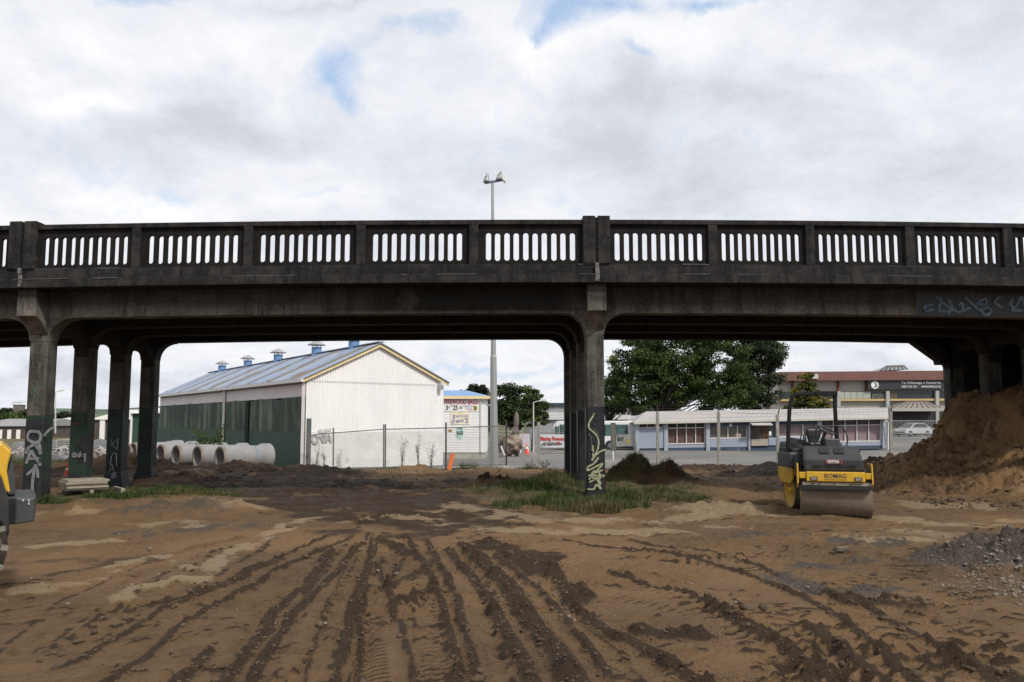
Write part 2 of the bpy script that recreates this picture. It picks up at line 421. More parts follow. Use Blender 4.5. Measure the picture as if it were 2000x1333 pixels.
SMOOTH = [(gp([(820,1040),(890,1130),(960,1240),(1010,1333)]), .16), (gp([(950,1110),(1010,1180),(1060,1260),(1090,1320)]), .16), (gp([(1000,1110),(1080,1190),(1170,1300)]), .17),
          (gp([(670,1060),(600,1180),(540,1300)]), .22), (gp([(760,1230),(740,1330)]), .12), (gp([(1420,1150),(1560,1190)]), .35), (gp([(1790,1230),(1900,1260),(2010,1290)]), .35), (gp([(0,1230),(200,1160),(420,1090)]), .35)]
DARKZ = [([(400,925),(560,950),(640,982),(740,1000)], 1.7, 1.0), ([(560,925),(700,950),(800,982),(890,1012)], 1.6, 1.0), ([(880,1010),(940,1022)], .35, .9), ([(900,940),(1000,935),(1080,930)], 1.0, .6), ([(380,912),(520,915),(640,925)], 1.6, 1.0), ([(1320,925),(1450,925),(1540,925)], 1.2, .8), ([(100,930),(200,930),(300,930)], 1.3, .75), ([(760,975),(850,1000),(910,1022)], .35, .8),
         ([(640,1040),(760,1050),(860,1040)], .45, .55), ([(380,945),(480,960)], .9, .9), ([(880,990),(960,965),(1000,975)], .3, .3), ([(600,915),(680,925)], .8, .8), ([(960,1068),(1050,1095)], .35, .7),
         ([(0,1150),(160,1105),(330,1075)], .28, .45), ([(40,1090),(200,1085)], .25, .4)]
GRIT = [([(1440,1045),(1560,1050)], .4), ([(1640,1065),(1780,1063)], .3), ([(1560,1140),(1700,1160)], .5), ([(1600,1115),(1700,1095)], .4), ([(260,1040),(480,1030)], .5), ([(1330,975),(1380,985)], .4)]
TEAR = []
_r = random.Random(5)
def _tear(n, x0, x1, y0, y1, slope, ln, h):
    for _ in range(n):
        px = _r.uniform(x0, x1); py = y1-(y1-y0)*_r.random()**1.1; g = gr(px, py); a = slope+_r.gauss(0, .22); l = ln*_r.uniform(.4, 1.5); ux, uy = math.cos(a), math.sin(a)
        pts = [(g.x+ux*l*t+_r.gauss(0,.012), g.y+uy*l*t+_r.gauss(0,.012)) for t in (-.5, -.15, .2, .5)]
        TEAR.append((pts, _r.uniform(.010, .026), h*_r.uniform(.5, 1.5)))
_tear(150, 1180, 2000, 1090, 1333, -.12, .30, .020); _tear(60, 1500, 2000, 1180, 1333, -.20, .45, .026); _tear(60, 1400, 2000, 1000, 1100, .15, .6, .020)
_tear(45, 700, 900, 1120, 1250, .3, .16, .016); _tear(50, 0, 700, 1060, 1250, .35, .30, .014); _tear(35, 900, 1400, 1000, 1100, 0, .5, .02); _tear(40, 200, 600, 1200, 1333, .9, .22, .02)
TRK = []
for k_ in range(46):
    u0 = _r.uniform(0, 1); xt = 640+u0*340; xb = 330+u0*930+_r.gauss(0, 20); TRK.append((gp([(xt, _r.uniform(1035,1110)), (xt*.62+xb*.38+8*_r.random(), 1150), (xb+_r.gauss(0,8), 1345)]), _r.uniform(.016, .05), _r.uniform(-.028, .014)))
for k_ in range(14):
    u0 = _r.uniform(0, 1); TRK.append((gp([(560-300*u0, 1050+50*u0), (420-330*u0, 1130+50*u0), (200-260*u0, 1240+70*u0)]), _r.uniform(.012, .03), _r.uniform(-.014, .012)))
def terrain(X, Y, want=False):
    """height of the ground; with want also its colour masks"""
    X = np.asarray(X, float); Y = np.asarray(Y, float)
    z = base_z(X, Y)
    near = 1-sst(33, 37, Y)
    dirt = np.maximum(near, sst(12, 16, -X)*(1-sst(40, 46, Y)))
    z = z+dirt*0.09*fbm(X, Y, 5.0, 3, 5)
    sm = np.zeros(X.shape)
    for pts, w in SMOOTH:
        xs = [p[0] for p in pts]; ys = [p[1] for p in pts]
        k = (X > min(xs)-1) & (X < max(xs)+1) & (Y > min(ys)-1) & (Y < max(ys)+1)
        if k.any():
            d, al, sd = seg_dist(X[k], Y[k], pts); sm[k] = np.maximum(sm[k], 1-sst(w*.8, w*1.25, d))
    rough = dirt*(1-.85*sm)
    f1 = fbm(X, Y, .8, 5, 21, .6); z = z+rough*.055*f1
    ruff = sst(-.05, .35, fbm(X, Y, 1.3, 3, 44)); z = z+rough*ruff*.045*fbm(X, Y, .14, 4, 61, .75)+rough*.008*fbm(X, Y, .05, 2, 65, .8)
    # streaks left by wheels beyond the near ground
    st = vnoise((X+.35*Y), (Y-.35*X)/7, .35, 91)+.5*vnoise((X*.3+Y), (X-.3*Y)/6, .3, 92)
    z = z+near*sst(17, 21, Y)*(.07*st+.10*fbm(X, Y, .9, 5, 95, .7))
    drk = 0.18*ruff; pale = np.zeros(X.shape); grit = np.zeros(X.shape); green = np.zeros(X.shape)
    def near_pts(pts, pad):
        xs = [p[0] for p in pts]; ys = [p[1] for p in pts]
        return (X > min(xs)-pad) & (X < max(xs)+pad) & (Y > min(ys)-pad) & (Y < max(ys)+pad)
    jx = .35*fbm(X, Y, .5, 3, 33); jy = .35*fbm(X, Y, .5, 3, 34)
    for pts, w, h, dk in RIDGE:
        k = near_pts(pts, .8)
        if not k.any(): continue
        d, al, sd = seg_dist(X[k]+.13*jx[k], Y[k]+.13*jy[k], pts)
        w = w*.72; h = h*.85
        lump = .6+.8*fbm(X[k], Y[k], .16, 3, 17, .7)+.5*vnoise(X[k], Y[k], .5, 19)
        lump = lump*np.clip(.95+.9*vnoise(X[k], Y[k], .33, 18), .6, 1.4)
        crumb = np.clip(.5+3.5*fbm(X[k], Y[k], .07, 3, 16, .75), 0, 1.3)
        prof = np.exp(-(d/w)**3)*(.6+.4*crumb)
        z[k] += h*prof*np.clip(lump+.25, .1, 2)-h*.35*np.exp(-((d-w*2.1)/(w*.9))**2)
        drk[k] = np.maximum(drk[k], dk*np.clip(np.exp(-(d/(w*1.25))**2)*1.4*(.5+.6*lump), 0, 1))
    for pts, w, h in TEAR+TRK:
        k = near_pts(pts, .12)
        if not k.any(): continue
        d, al, sd = seg_dist(X[k]+.06*jx[k], Y[k]+.06*jy[k], pts); p_ = np.exp(-(d/w)**2)*np.clip(.7+2*vnoise(X[k], Y[k], .09, 15), 0, 1.4)
        z[k] += h*p_-.5*abs(h)*np.exp(-((sd-w*1.8)/(w*.8))**2)*(d < w*4); drk[k] = np.maximum(drk[k], np.clip(p_, 0, 1)*(.7 if h > 0 else .3))
    for pts, w, h in PALE:
        k = near_pts(pts, w*3+.5)
        if not k.any(): continue
        d, al, sd = seg_dist(X[k]+jx[k]*.8, Y[k]+jy[k]*.8, pts)
        prof = np.exp(-(d/w)**2)*np.clip(.9+1.6*fbm(X[k], Y[k], .4, 4, 27, .6), 0, 1)
        z[k] += h*prof; pale[k] = np.maximum(pale[k], prof)
    for pts, w, p, h in BAND:
        k = near_pts(pts, .8)
        if not k.any(): continue
        d, al, sd = seg_dist(X[k]+.06*jx[k], Y[k]+.06*jy[k], pts)
        ins = (1-sst(w*.8, w*1.1, d))*np.clip(.8+2.2*vnoise(X[k], Y[k], .45, 77), .1, 1)
        ph = 2*math.pi*(al+.25*sd)/p+2.2*vnoise(X[k], Y[k], .35, 78)
        lug = np.clip(np.sin(ph)*1.3, -1, 1)
        z[k] += ins*h*lug*.5-ins*h*.3; drk[k] = np.maximum(drk[k], ins*np.clip(.45-.5*lug, 0, 1)*.8)
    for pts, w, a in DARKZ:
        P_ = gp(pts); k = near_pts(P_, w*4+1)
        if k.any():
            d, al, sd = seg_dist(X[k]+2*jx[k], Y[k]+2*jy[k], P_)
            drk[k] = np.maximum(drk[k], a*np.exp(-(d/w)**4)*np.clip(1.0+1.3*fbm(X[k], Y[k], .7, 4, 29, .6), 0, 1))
    for pts, w in GRIT:
        P_ = gp(pts); k = near_pts(P_, w*3+1)
        if k.any():
            d, al, sd = seg_dist(X[k]+jx[k], Y[k]+jy[k], P_); g = np.exp(-(d/w)**2)*np.clip(.6+1.8*fbm(X[k], Y[k], .3, 4, 31, .7), 0, 1)
            grit[k] = np.maximum(grit[k], g*.8); z[k] += .03*g*fbm(X[k], Y[k], .1, 2, 39)
    for mx, my, rx, ry, h, lump, kind in MOUNDS:
        k = (abs(X-mx) < rx*2.6) & (abs(Y-my) < ry*2.6)
        if not k.any(): continue
        q = ((X[k]+jx[k]*.5*rx-mx)/rx)**2+((Y[k]+jy[k]*.5*ry-my)/ry)**2
        g = np.exp(-q**(1.2 if kind != 6 else 2.0))
        z[k] += h*g*(1+lump*2*fbm(X[k], Y[k], max(.25, rx*.55), 5, 51, .7))+np.clip(g*1.6,0,1)*(.07*fbm(X[k], Y[k], .45, 4, 57, .75))
        if kind == 1: drk[k] = np.maximum(drk[k], .95*g)
        if kind == 6: drk[k] = np.maximum(drk[k], .6*g); green[k] = np.maximum(green[k], g*np.clip(.0+2.5*fbm(X[k], Y[k], .5, 3, 58), 0, .8))
        if kind == 0: drk[k] = np.maximum(drk[k], .35*g)
        if kind == 2: pale[k] = np.maximum(pale[k], g)
        if kind == 3: grit[k] = np.maximum(grit[k], .5*g)
        if kind == 4: pale[k] = np.maximum(pale[k], .6*g)
        if kind == 5: grit[k] = np.maximum(grit[k], np.clip(1.6*g, 0, 1)); z[k] += np.clip(g*1.3,0,1)*.07*fbm(X[k], Y[k], .16, 4, 53, .8)
    h, ins = emb(X, Y)
    z = z+h*(1-sst(60, 80, Y))+ins*(.13*fbm(X, Y, 1.1, 5, 73, .6)+.16*fbm(X, Y, .40, 5, 75, .75))
    if not want: return z
    drk = drk*(1-.0*ins)+ins*.15; drk = np.where(ins > .5, np.clip(-.02+2.0*fbm(X, Y, 1.0, 5, 79, .7), 0, .40), drk)
    pale = np.maximum(pale, .55*np.clip(4*(fbm(X, Y, 1.4, 5, 83, .6)-.12), 0, 1)*sst(10.5, 13, Y)*(1-sst(17, 20, Y))*(1-drk))
    green = np.maximum(green, np.maximum(sst(42, 50, Y)*np.clip(.5+2*fbm(X, Y, 6, 3, 85), 0, 1), sst(110, 140, Y)))
    for gx, gy, rx, ry in GRASSZ:
        green = np.maximum(green, .9*np.exp(-(((X-gx)/rx)**2+((Y-gy)/ry)**2)**2))
    clay = np.maximum(ins, .6*np.clip(.45+2.5*fbm(X, Y, 2.4, 4, 87), 0, 1)*dirt*(1-drk))
    return z, drk, pale, grit, green, clay
GRASSZ = [(1.75, 18.6, 2.2, 1.5), (3.2, 19.6, 1.6, 1.2), (.4, 20.2, 1.8, 1.2), (-9.2, 18.4, 1.6, .8), (-7.6, 20.6, 1.9, 1.0), (-10.4, 18.0, 1.3, .7)]
def gz(x, y): return float(terrain(np.array([x]), np.array([y]))[0])
def axis(parts):
    out = []
    for a, b, s in parts: out.append(np.arange(a, b, s))
    return np.concatenate(out+[np.array([parts[-1][1]])])
gx = axis([(-1500,-200,100),(-200,-60,14),(-60,-24,1.5),(-24,-12,.2),(-12,-6.5,.07),(-6.5,7.5,.02),(7.5,14,.055),(14,24,.2),(24,60,1.5),(60,200,14),(200,1500,100)])
gy = axis([(-60,0,6),(0,4.6,.4),(4.6,9,.017),(9,12,.025),(12,15,.04),(15,24,.06),(24,37,.1),(37,60,1.0),(60,160,8),(160,1000,60)])
GX, GY = np.meshgrid(gx, gy); nx_, ny_ = len(gx), len(gy)
z, drk, pale, grit, green, clay = terrain(GX.ravel(), GY.ravel(), True)
me = bpy.data.meshes.new('ground'); nv = nx_*ny_
me.vertices.add(nv); co = np.empty((nv, 3), np.float32); co[:,0] = GX.ravel(); co[:,1] = GY.ravel(); co[:,2] = z; me.vertices.foreach_set('co', co.ravel())
ii = (np.arange(ny_-1)[:,None]*nx_+np.arange(nx_-1)[None,:]).ravel()
q = np.stack([ii, ii+1, ii+nx_+1, ii+nx_], 1).astype(np.int32); nf = len(q)
me.loops.add(nf*4); me.polygons.add(nf); me.loops.foreach_set('vertex_index', q.ravel())
me.polygons.foreach_set('loop_start', np.arange(nf, dtype=np.int32)*4); me.update(calc_edges=True)
me.polygons.foreach_set('use_smooth', np.ones(nf, bool))
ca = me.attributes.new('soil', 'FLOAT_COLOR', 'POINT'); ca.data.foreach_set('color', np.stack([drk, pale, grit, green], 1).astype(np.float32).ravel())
cb = me.attributes.new('clay', 'FLOAT', 'POINT'); cb.data.foreach_set('value', clay.astype(np.float32))
ground = bpy.data.objects.new('ground', me); COL.objects.link(ground); tag(ground, kind='structure')
m = bpy.data.materials.new('mud'); m.use_nodes = True; t = m.node_tree; b = t.nodes['Principled BSDF']; me.materials.append(m)
at_ = N(t, 'ShaderNodeAttribute', attribute_name='soil'); sc = N(t, 'ShaderNodeSeparateColor'); L(t, at_.outputs['Color'], sc.inputs[0])
tcg = N(t, 'ShaderNodeTexCoord')
def gn(scale, det=8, rough=.62, off=(0,0,0)):
    mp = N(t, 'ShaderNodeMapping'); mp.inputs[1].default_value = off; L(t, tcg.outputs['Object'], mp.inputs[0])
    n = N(t, 'ShaderNodeTexNoise', inp={'Scale': scale, 'Detail': det, 'Roughness': rough}); L(t, mp.outputs[0], n.inputs[0]); return n.outputs[0]
def rng_(v, a, b, c=0, d=1):
    n = N(t, 'ShaderNodeMapRange', inp={1: a, 2: b, 3: c, 4: d}); L(t, v, n.inputs[0]); return n.outputs[0]
n1 = gn(.45); n2 = gn(3.5, off=(4,2,0)); n3 = gn(22, off=(1,7,0)); n4 = gn(90, 3, off=(3,3,3))
c = mixc(t, rng_(n1, .38, .62), (.180, .109, .054), (.222, .130, .053))
c = mixc(t, M(t, 'MULTIPLY', rng_(n2, .50, .56), .45), c, (.130, .080, .042))
c = mixc(t, M(t, 'MULTIPLY', rng_(n3, .55, .75), .35), c, (.27, .18, .105))
n6 = gn(60, 6, .7, off=(2,8,1)); c = mixc(t, M(t, 'MULTIPLY', rng_(n6, .54, .66), .4), c, (.085, .052, .028)); c = mixc(t, M(t, 'MULTIPLY', rng_(n6, .42, .34), .35), c, (.28, .19, .115))
cl_ = N(t, 'ShaderNodeAttribute', attribute_name='clay'); c = mixc(t, M(t, 'MULTIPLY', cl_.outputs['Fac'], rng_(n2, .3, .65, .35, .85)), c, mixc(t, rng_(n3, .35, .65), (.36, .195, .078), (.47, .29, .145)))
n7 = gn(7, 8, .7, off=(6,1,4))
def crisp(v, thr, wd, a=.55, b_=.5): return rng_(M(t, 'ADD', v, M(t, 'ADD', M(t, 'MULTIPLY', M(t, 'SUBTRACT', n7, .5), a), M(t, 'MULTIPLY', M(t, 'SUBTRACT', n6, .5), b_))), thr-wd, thr+wd)
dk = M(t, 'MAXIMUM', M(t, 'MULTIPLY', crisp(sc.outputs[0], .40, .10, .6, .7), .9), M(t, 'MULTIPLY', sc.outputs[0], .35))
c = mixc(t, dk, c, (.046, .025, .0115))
pl = M(t, 'MULTIPLY', crisp(sc.outputs[1], .42, .14, 1.1, .9), .9)
c = mixc(t, M(t, 'MULTIPLY', pl, .85), c, (.42, .31, .185))
gt = crisp(sc.outputs[2], .38, .14, .9, .8)
c = mixc(t, gt, c, mixc(t, rng_(n4, .4, .65), (.060, .047, .036), (.19, .155, .125)))
gw = M(t, 'MULTIPLY', at_.outputs['Alpha'], rng_(n2, .35, .6, .4, 1.2), clamp=True)
c = mixc(t, gw, c, mixc(t, rng_(n3, .4, .6), (.040, .062, .016), (.10, .10, .035)))
# light flecks of chip and shell
vc = N(t, 'ShaderNodeTexVoronoi', inp={'Scale': 34.0, 'Randomness': 1.0}); L(t, tcg.outputs['Object'], vc.inputs[0])
vf = N(t, 'ShaderNodeTexVoronoi', inp={'Scale': 26.0}); L(t, tcg.outputs['Object'], vf.inputs[0])
fl = M(t, 'MULTIPLY', M(t, 'LESS_THAN', vf.outputs[0], .10), M(t, 'GREATER_THAN', gn(2.1, 4, off=(9,9,0)), .54))
c = mixc(t, M(t, 'MULTIPLY', fl, .55), c, (.42, .36, .28))
L(t, c, b.inputs['Base Color'])
L(t, rng_(n2, .35, .65, .62, .95), b.inputs['Roughness']); b.inputs['Specular IOR Level'].default_value = .35
hh = M(t, 'ADD', M(t, 'MULTIPLY', n3, .7), M(t, 'MULTIPLY', n4, .3))
n5 = gn(260, 3, .6, off=(5,5,5)); hh = M(t, 'ADD', hh, M(t, 'MULTIPLY', n5, .18)); hh = M(t, 'ADD', hh, M(t, 'MULTIPLY', n6, .9)); hh = M(t, 'SUBTRACT', hh, M(t, 'MULTIPLY', M(t, 'MULTIPLY', vc.outputs[0], rng_(n7, .45, .6)), .5)); bp = N(t, 'ShaderNodeBump', inp={'Strength': 1.0, 'Distance': .06}); L(t, hh, bp.inputs['Height']); L(t, bp.outputs[0], b.inputs['Normal'])

# asphalt of the yard behind, following the slope
def sheet(name, poly_rows, material, lift, kind='structure'):
    """poly_rows: list of (Y, x0, x1)"""
    mb = MB(); n = 24; prev = None; vs = []; fs = []
    for r_, (Y, x0, x1) in enumerate(poly_rows):
        for i in range(n+1):
            x = x0+(x1-x0)*i/n; vs.append((x, Y, float(base_z(np.array([x]), np.array([Y]))[0])+lift))
    for r_ in range(len(poly_rows)-1):
        for i in range(n): fs.append((r_*(n+1)+i, r_*(n+1)+i+1, (r_+1)*(n+1)+i+1, (r_+1)*(n+1)+i))
    mb.add(vs, fs); o = mb.build(name, material, smooth=True); return tag(o, kind=kind)
asph = mat('asphalt', (.115, .112, .108), (.165, .16, .152), .85, .25, bump=.3, bscale=60, c3=(.22, .205, .18), s3=.12, t3=(.5, .66))
rows = []
for i, Y in enumerate(np.concatenate([np.arange(36.2, 48, .8), np.arange(48, 125, 4)])):
    rows.append((float(Y), -8.6+(Y-37)*.02+.2*random.random(), 60.0))
sheet('yard_pavement', rows, asph, .035)
# painted / concrete edge strip in the yard
strip = mat('pale_concrete', (.42, .41, .38), (.3, .29, .27), .85, 1.5, bump=.2)
sheet('yard_strip', [(38.6, -3.5, 1.5), (38.85, -3.5, 1.5)], strip, .05)
# hills far behind
hv = []; hf = []
cols = [(-900,16),(-640,15),(-520,12),(-440,11.5),(-398,14.2),(-380,13.8),(-340,13),(-300,15.5),(-280,17.5),(-262,18.5),(-240,16),(-150,9),(0,6),(300,5),(1200,6)]
xs = np.arange(-1100, 1300, 12.0); hy = [560, 620, 700, 820, 1000]
for j, Y in enumerate(hy):
    f = [0.0, .55, 1.0, .9, .2][j]
    for x in xs:
        h = np.interp(x*700/700, [c_[0] for c_ in cols], [c_[1] for c_ in cols])
        hv.append((x, Y, -2+f*(h+1.4*float(fbm(np.array([x]), np.array([Y*1.0]), 90, 3, 7)[0]))))
n = len(xs)
for j in range(len(hy)-1):
    for i in range(n-1): hf.append((j*n+i, j*n+i+1, (j+1)*n+i+1, (j+1)*n+i))
hm = MB(); hm.add(hv, hf)
tag(hm.build('hills', mat('hill_grass', (.10, .155, .075), (.055, .085, .05), .95, .016, stretch=(1,1,4), c3=(.035, .055, .04), s3=.02, t3=(.52,.6)), smooth=True), kind='structure')
# ------------------------------------------------------------ the bridge
def zc(x): return -.0009*(x-1.2)**2
def curve(mb): return mb.fn(lambda v: (v[0], v[1], v[2]+zc(v[0])))
def concrete(name, c1, c2, c3, stain=None, paint=False, joint=False):
    m = bpy.data.materials.new(name); m.use_nodes = True; t = m.node_tree; b = t.nodes['Principled BSDF']
    tc = N(t, 'ShaderNodeTexCoord')
    def nz(scale, det=7, r=.62, st=(1,1,1), off=(0,0,0)):
        mp = N(t, 'ShaderNodeMapping'); mp.inputs[3].default_value = st; mp.inputs[1].default_value = off; L(t, tc.outputs['Object'], mp.inputs[0])
        n = N(t, 'ShaderNodeTexNoise', inp={'Scale': scale, 'Detail': det, 'Roughness': r}); L(t, mp.outputs[0], n.inputs[0]); return n.outputs[0]
    def rg(v, a, bb, c=0, d=1):
        n = N(t, 'ShaderNodeMapRange', inp={1: a, 2: bb, 3: c, 4: d}); L(t, v, n.inputs[0]); return n.outputs[0]
    sp = N(t, 'ShaderNodeSeparateXYZ'); L(t, tc.outputs['Object'], sp.inputs[0])
    a = nz(1.3, 9, .7, st=(1,1,2.0)); f = nz(38, 4); s = nz(3.2, st=(1.6,1.6,.25), off=(3,1,2)); pv = nz(9, 5, off=(1,1,1))
    col = mixc(t, rg(a, .42, .58), c1, c2)
    col = mixc(t, M(t, 'MULTIPLY', rg(s, .48, .60), .75), col, c3)
    col = mixc(t, M(t, 'MULTIPLY', rg(nz(4.5, 7, .65, st=(1.8,1.8,.12), off=(6,3,9)), .57, .66), .32), col, tuple(x*1.9 for x in c2))
    col = mixc(t, M(t, 'MULTIPLY', rg(f, .52, .68), .5), col, tuple(min(1, x*2.0) for x in c2))
    col = mixc(t, M(t, 'MULTIPLY', rg(nz(5, 6, .7, st=(1.5,1.5,.5), off=(8,2,2)), .55, .70), .4), col, tuple(x*1.8 for x in c2))
    col = mixc(t, M(t, 'MULTIPLY', rg(pv, .62, .72), .4), col, c3)
    if stain:  # black weathering on the beams, heaviest left of the middle pier
        hz = rg(M(t, 'ADD', sp.outputs[2], M(t, 'MULTIPLY', a, .25)), 4.13, 4.36)
        w = M(t, 'MULTIPLY', rg(sp.outputs[0], -6, -2.5), rg(sp.outputs[0], 2.2, 1.0))
        w2 = M(t, 'MULTIPLY', rg(nz(.8, 5, off=(7,7,7)), .25, .42), w)
        col = mixc(t, M(t, 'MULTIPLY', M(t, 'MAXIMUM', M(t, 'MULTIPLY', hz, .72), M(t, 'MULTIPLY', w2, rg(M(t, 'ADD', sp.outputs[2], M(t, 'MULTIPLY', a, .12)), 4.04, 4.14))), .95), col, stain)
    if joint:  # pale runs of lime under the joints over the piers
        pass
    if paint:
        lim = M(t, 'ADD', sp.outputs[2], M(t, 'MULTIPLY', M(t, 'SUBTRACT', nz(14, 4), .5), .06))
        tt = rg(sp.outputs[1], 17.4, 23.2); mid_ = M(t, 'GREATER_THAN', sp.outputs[0], -5); edge = M(t, 'ADD', M(t, 'MULTIPLY_ADD', tt, .28, 1.80), M(t, 'MULTIPLY', mid_, M(t, 'MULTIPLY_ADD', tt, -.44, .20)))
        pm = M(t, 'LESS_THAN', lim, edge)
        gr_ = M(t, 'MULTIPLY', M(t, 'GREATER_THAN', nz(1.1, 2, off=(2,5,1)), .47), rg(sp.outputs[0], -8, -9.2))
        gr_ = M(t, 'MULTIPLY', gr_, M(t, 'GREATER_THAN', lim, .45))
        pc = mixc(t, gr_, mixc(t, rg(pv, .4, .6), (.012, .013, .016), (.022, .023, .027)), (.016, .034, .022))
        chip = M(t, 'LESS_THAN', nz(7, 6, .7, off=(4,4,4)), .655)
        col = mixc(t, M(t, 'MULTIPLY', pm, chip), col, pc)
        L(t, M(t, 'MULTIPLY_ADD', pm, -.35, .9), b.inputs['Roughness'])
    else: b.inputs['Roughness'].default_value = .92
    b.inputs['Specular IOR Level'].default_value = .25
    L(t, col, b.inputs['Base Color'])
    bp = N(t, 'ShaderNodeBump', inp={'Strength': .5, 'Distance': .012}); L(t, M(t, 'ADD', f, M(t, 'MULTIPLY', pv, .8)), bp.inputs['Height']); L(t, bp.outputs[0], b.inputs['Normal'])
    return m
c_par = concrete('weathered parapet concrete', (.009, .009, .0095), (.032, .030, .029), (.005, .005, .0055))
c_par2 = concrete('parapet web concrete', (.007, .0065, .0065), (.014, .012, .012), (.0045, .004, .004))
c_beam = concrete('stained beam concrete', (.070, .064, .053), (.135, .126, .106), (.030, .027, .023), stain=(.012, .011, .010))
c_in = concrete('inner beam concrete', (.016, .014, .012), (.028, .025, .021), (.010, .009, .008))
c_col = concrete('column concrete', (.048, .045, .039), (.092, .086, .074), (.022, .020, .018), paint=True)
lime = mat('lime run', (.14, .14, .14), (.07, .07, .07), .9, 9, detail=8, contrast=(.42, .58))

YF = 17.0                                   # parapet face
YG = 17.62                                  # outer beam / column face
xr = 1100
zRT = at(xr, 429, YF).z; zRB = at(xr, 438.5, YF).z; zST = at(xr, 453, YF).z; zSB = at(xr, 508, YF).z
zWB = at(xr, 516, YF).z; zL = at(xr, 535, YF-.04).z; zCB = at(xr, 552, YF-.05).z; zGB = at(xr, 611.5, YG).z
zBR = at(1165, 607, YF+.1).z; zBR2 = at(1165, 645, YG).z
ROWS = [0, 1.86, 3.72, 5.58]; CW, CD = .40, .42
YFAR = YG+5.58+CD+(YG-YF)                   # far parapet face
bridge = thing('bridge', (0, 0, 0), 'long dark weathered concrete road bridge on square columns spanning the muddy site', 'bridge')
XL, XR = -34.0, 34.0
# deck slab and cornice
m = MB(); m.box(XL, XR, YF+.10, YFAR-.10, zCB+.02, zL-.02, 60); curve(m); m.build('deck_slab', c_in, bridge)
for side, (y0, y1) in enumerate(((YF-.05, YF+.099), (YFAR-.099, YFAR+.05))):
    m = MB(); m.box(XL, XR, y0, y1, zCB, zL, 60); curve(m); m.build('cornice', c_par, bridge, bevel=.012)
for side, (y0, y1) in enumerate(((YF, YF+.25), (YFAR-.25, YFAR))):
    m = MB(); m.box(XL, XR, y0, y1, zL+.001, zWB, 60); curve(m); m.build('kerb_band', c_par, bridge, bevel=.008)
    m = MB(); m.box(XL, XR, y0+(.0 if side == 0 else -.0), y1, zRB, zRT, 60); curve(m); m.build('parapet_rail', c_par, bridge, bevel=.015)
mm = MB(); mm.box(XL, XR, YF+.26, YFAR-.26, zL-.019, zL+.06, 60); curve(mm)
mm.build('road_surface', mat('road asphalt', (.05, .05, .05), (.07, .07, .068), .9, 2, bump=.2), bridge)
def kx(px, py=480): return at(px, py, YF).x
xs_left = [kx(v) for v in (45, 265, 484, 704, 925, 1165)]
pl_ = xs_left[1]-xs_left[0]
xs_right = [kx(v) for v in (1165, 1393, 1583, 1778, 1970)]; pr_ = (xs_right[-1]-xs_right[1])/3
posts = [(xs_left[0]-pl_*k, (k % 5) == 0) for k in range(9, 0, -1)]+[(x, i in (0, 5)) for i, x in enumerate(xs_left)]+[(x, False) for x in xs_right[1:]]+[(xs_right[-1]+pr_, True)]+[(xs_right[-1]+pr_*(1+k), k == 5) for k in range(1, 9)]
def slot_panel(x0, x1, yf, back):
    mb = MB(); w = x1-x0; sp = min(.1965, (w-.22)/9.55); r = .0565*sp/.1965; c0 = (x0+x1)/2-4.5*sp; T = .075
    z0, z1 = zWB-.004, zRB+.004; na = 8; o = (0, yf, 0); u = (1, 0, 0); vv = (0, 0, 1); ww = (0, T, 0)
    edges = [x0]+[c0+(i+.5)*sp for i in range(9)]+[x1]
    for i in range(10):
        xc = c0+i*sp+random.uniform(-.006, .006); lt, rt = edges[i], edges[i+1]; zt = zST-r+random.uniform(-.006, .006); zb = zSB+r+random.uniform(-.006, .006)
        arcT = [(xc-r*math.sin(k/na*math.pi/2), zt+r*math.cos(k/na*math.pi/2)) for k in range(na+1)]
        arcB = [(xc-r*math.cos(k/na*math.pi/2), zb-r*math.sin(k/na*math.pi/2)) for k in range(na+1)]
        left = [(xc, z1)]+arcT+arcB+[(xc, z0), (lt, z0), (lt, z1)]
        na2 = len(arcT)+len(arcB)
        mb.prism(left, o, u, vv, ww, sides=range(1, na2))
        right = [(2*xc-p[0], p[1]) for p in left[:-2]]+[(rt, z0), (rt, z1)]
        mb.prism(right, o, u, vv, ww, sides=range(1, na2))
    return mb
for i, (x, pier) in enumerate(posts):
    for far in (False, True):
        y0 = YF if not far else YFAR-.25
        if pier:
            for s_ in (-1, 1):
                m = MB(); a = x+s_*.022; bb = x+s_*.285
                m.box(min(a, bb), max(a, bb), y0-.045, y0+.30, zWB+.001, zRT+.075); curve(m); m.build('parapet_post', c_par, bridge, bevel=.018)
            m = MB(); m.box(x-.03, x+.03, y0-.01, y0+.26, zWB+.001, zRT+.04); curve(m); m.build('joint_filler', c_par2, bridge)
        else:
            m = MB(); m.box(x-.095, x+.095, y0+.002, y0+.248, zWB+.001, zRB-.001); curve(m); m.build('parapet_post', c_par, bridge, bevel=.008)
    if i+1 < len(posts):
        x2, p2 = posts[i+1]
        a = x+(.285 if pier else .095); bb = x2-(.285 if p2 else .095)
        for far in (False, True):
            m = slot_panel(a, bb, YF+.075 if not far else YFAR-.205, far); curve(m); m.build('parapet_panel', c_par2, bridge)
m = MB()
x = -22.0
while x < 22:
    l = random.uniform(.1, 1.3)
    if random.random() < .6:
        for zz0 in ((zL, YF-.052),) + (((zWB, YF-.004),) if random.random() < .5 else ()):
            ribbon(m, [(x+l*t, zz0[1], zz0[0]-.006+zc(x+l*t)+random.gauss(0,.002)) for t in (0,.35,.7,1)], random.uniform(.008,.02), (0,-1,0), .002)
    x += l+random.uniform(.05, .6)
m.build('edge_highlight', mat('thin painted edge highlight', (.10,.10,.105), (.05,.05,.052), .9, 12), bridge)  # broken pale ribbons paint a highlight along the cornice and kerb edges
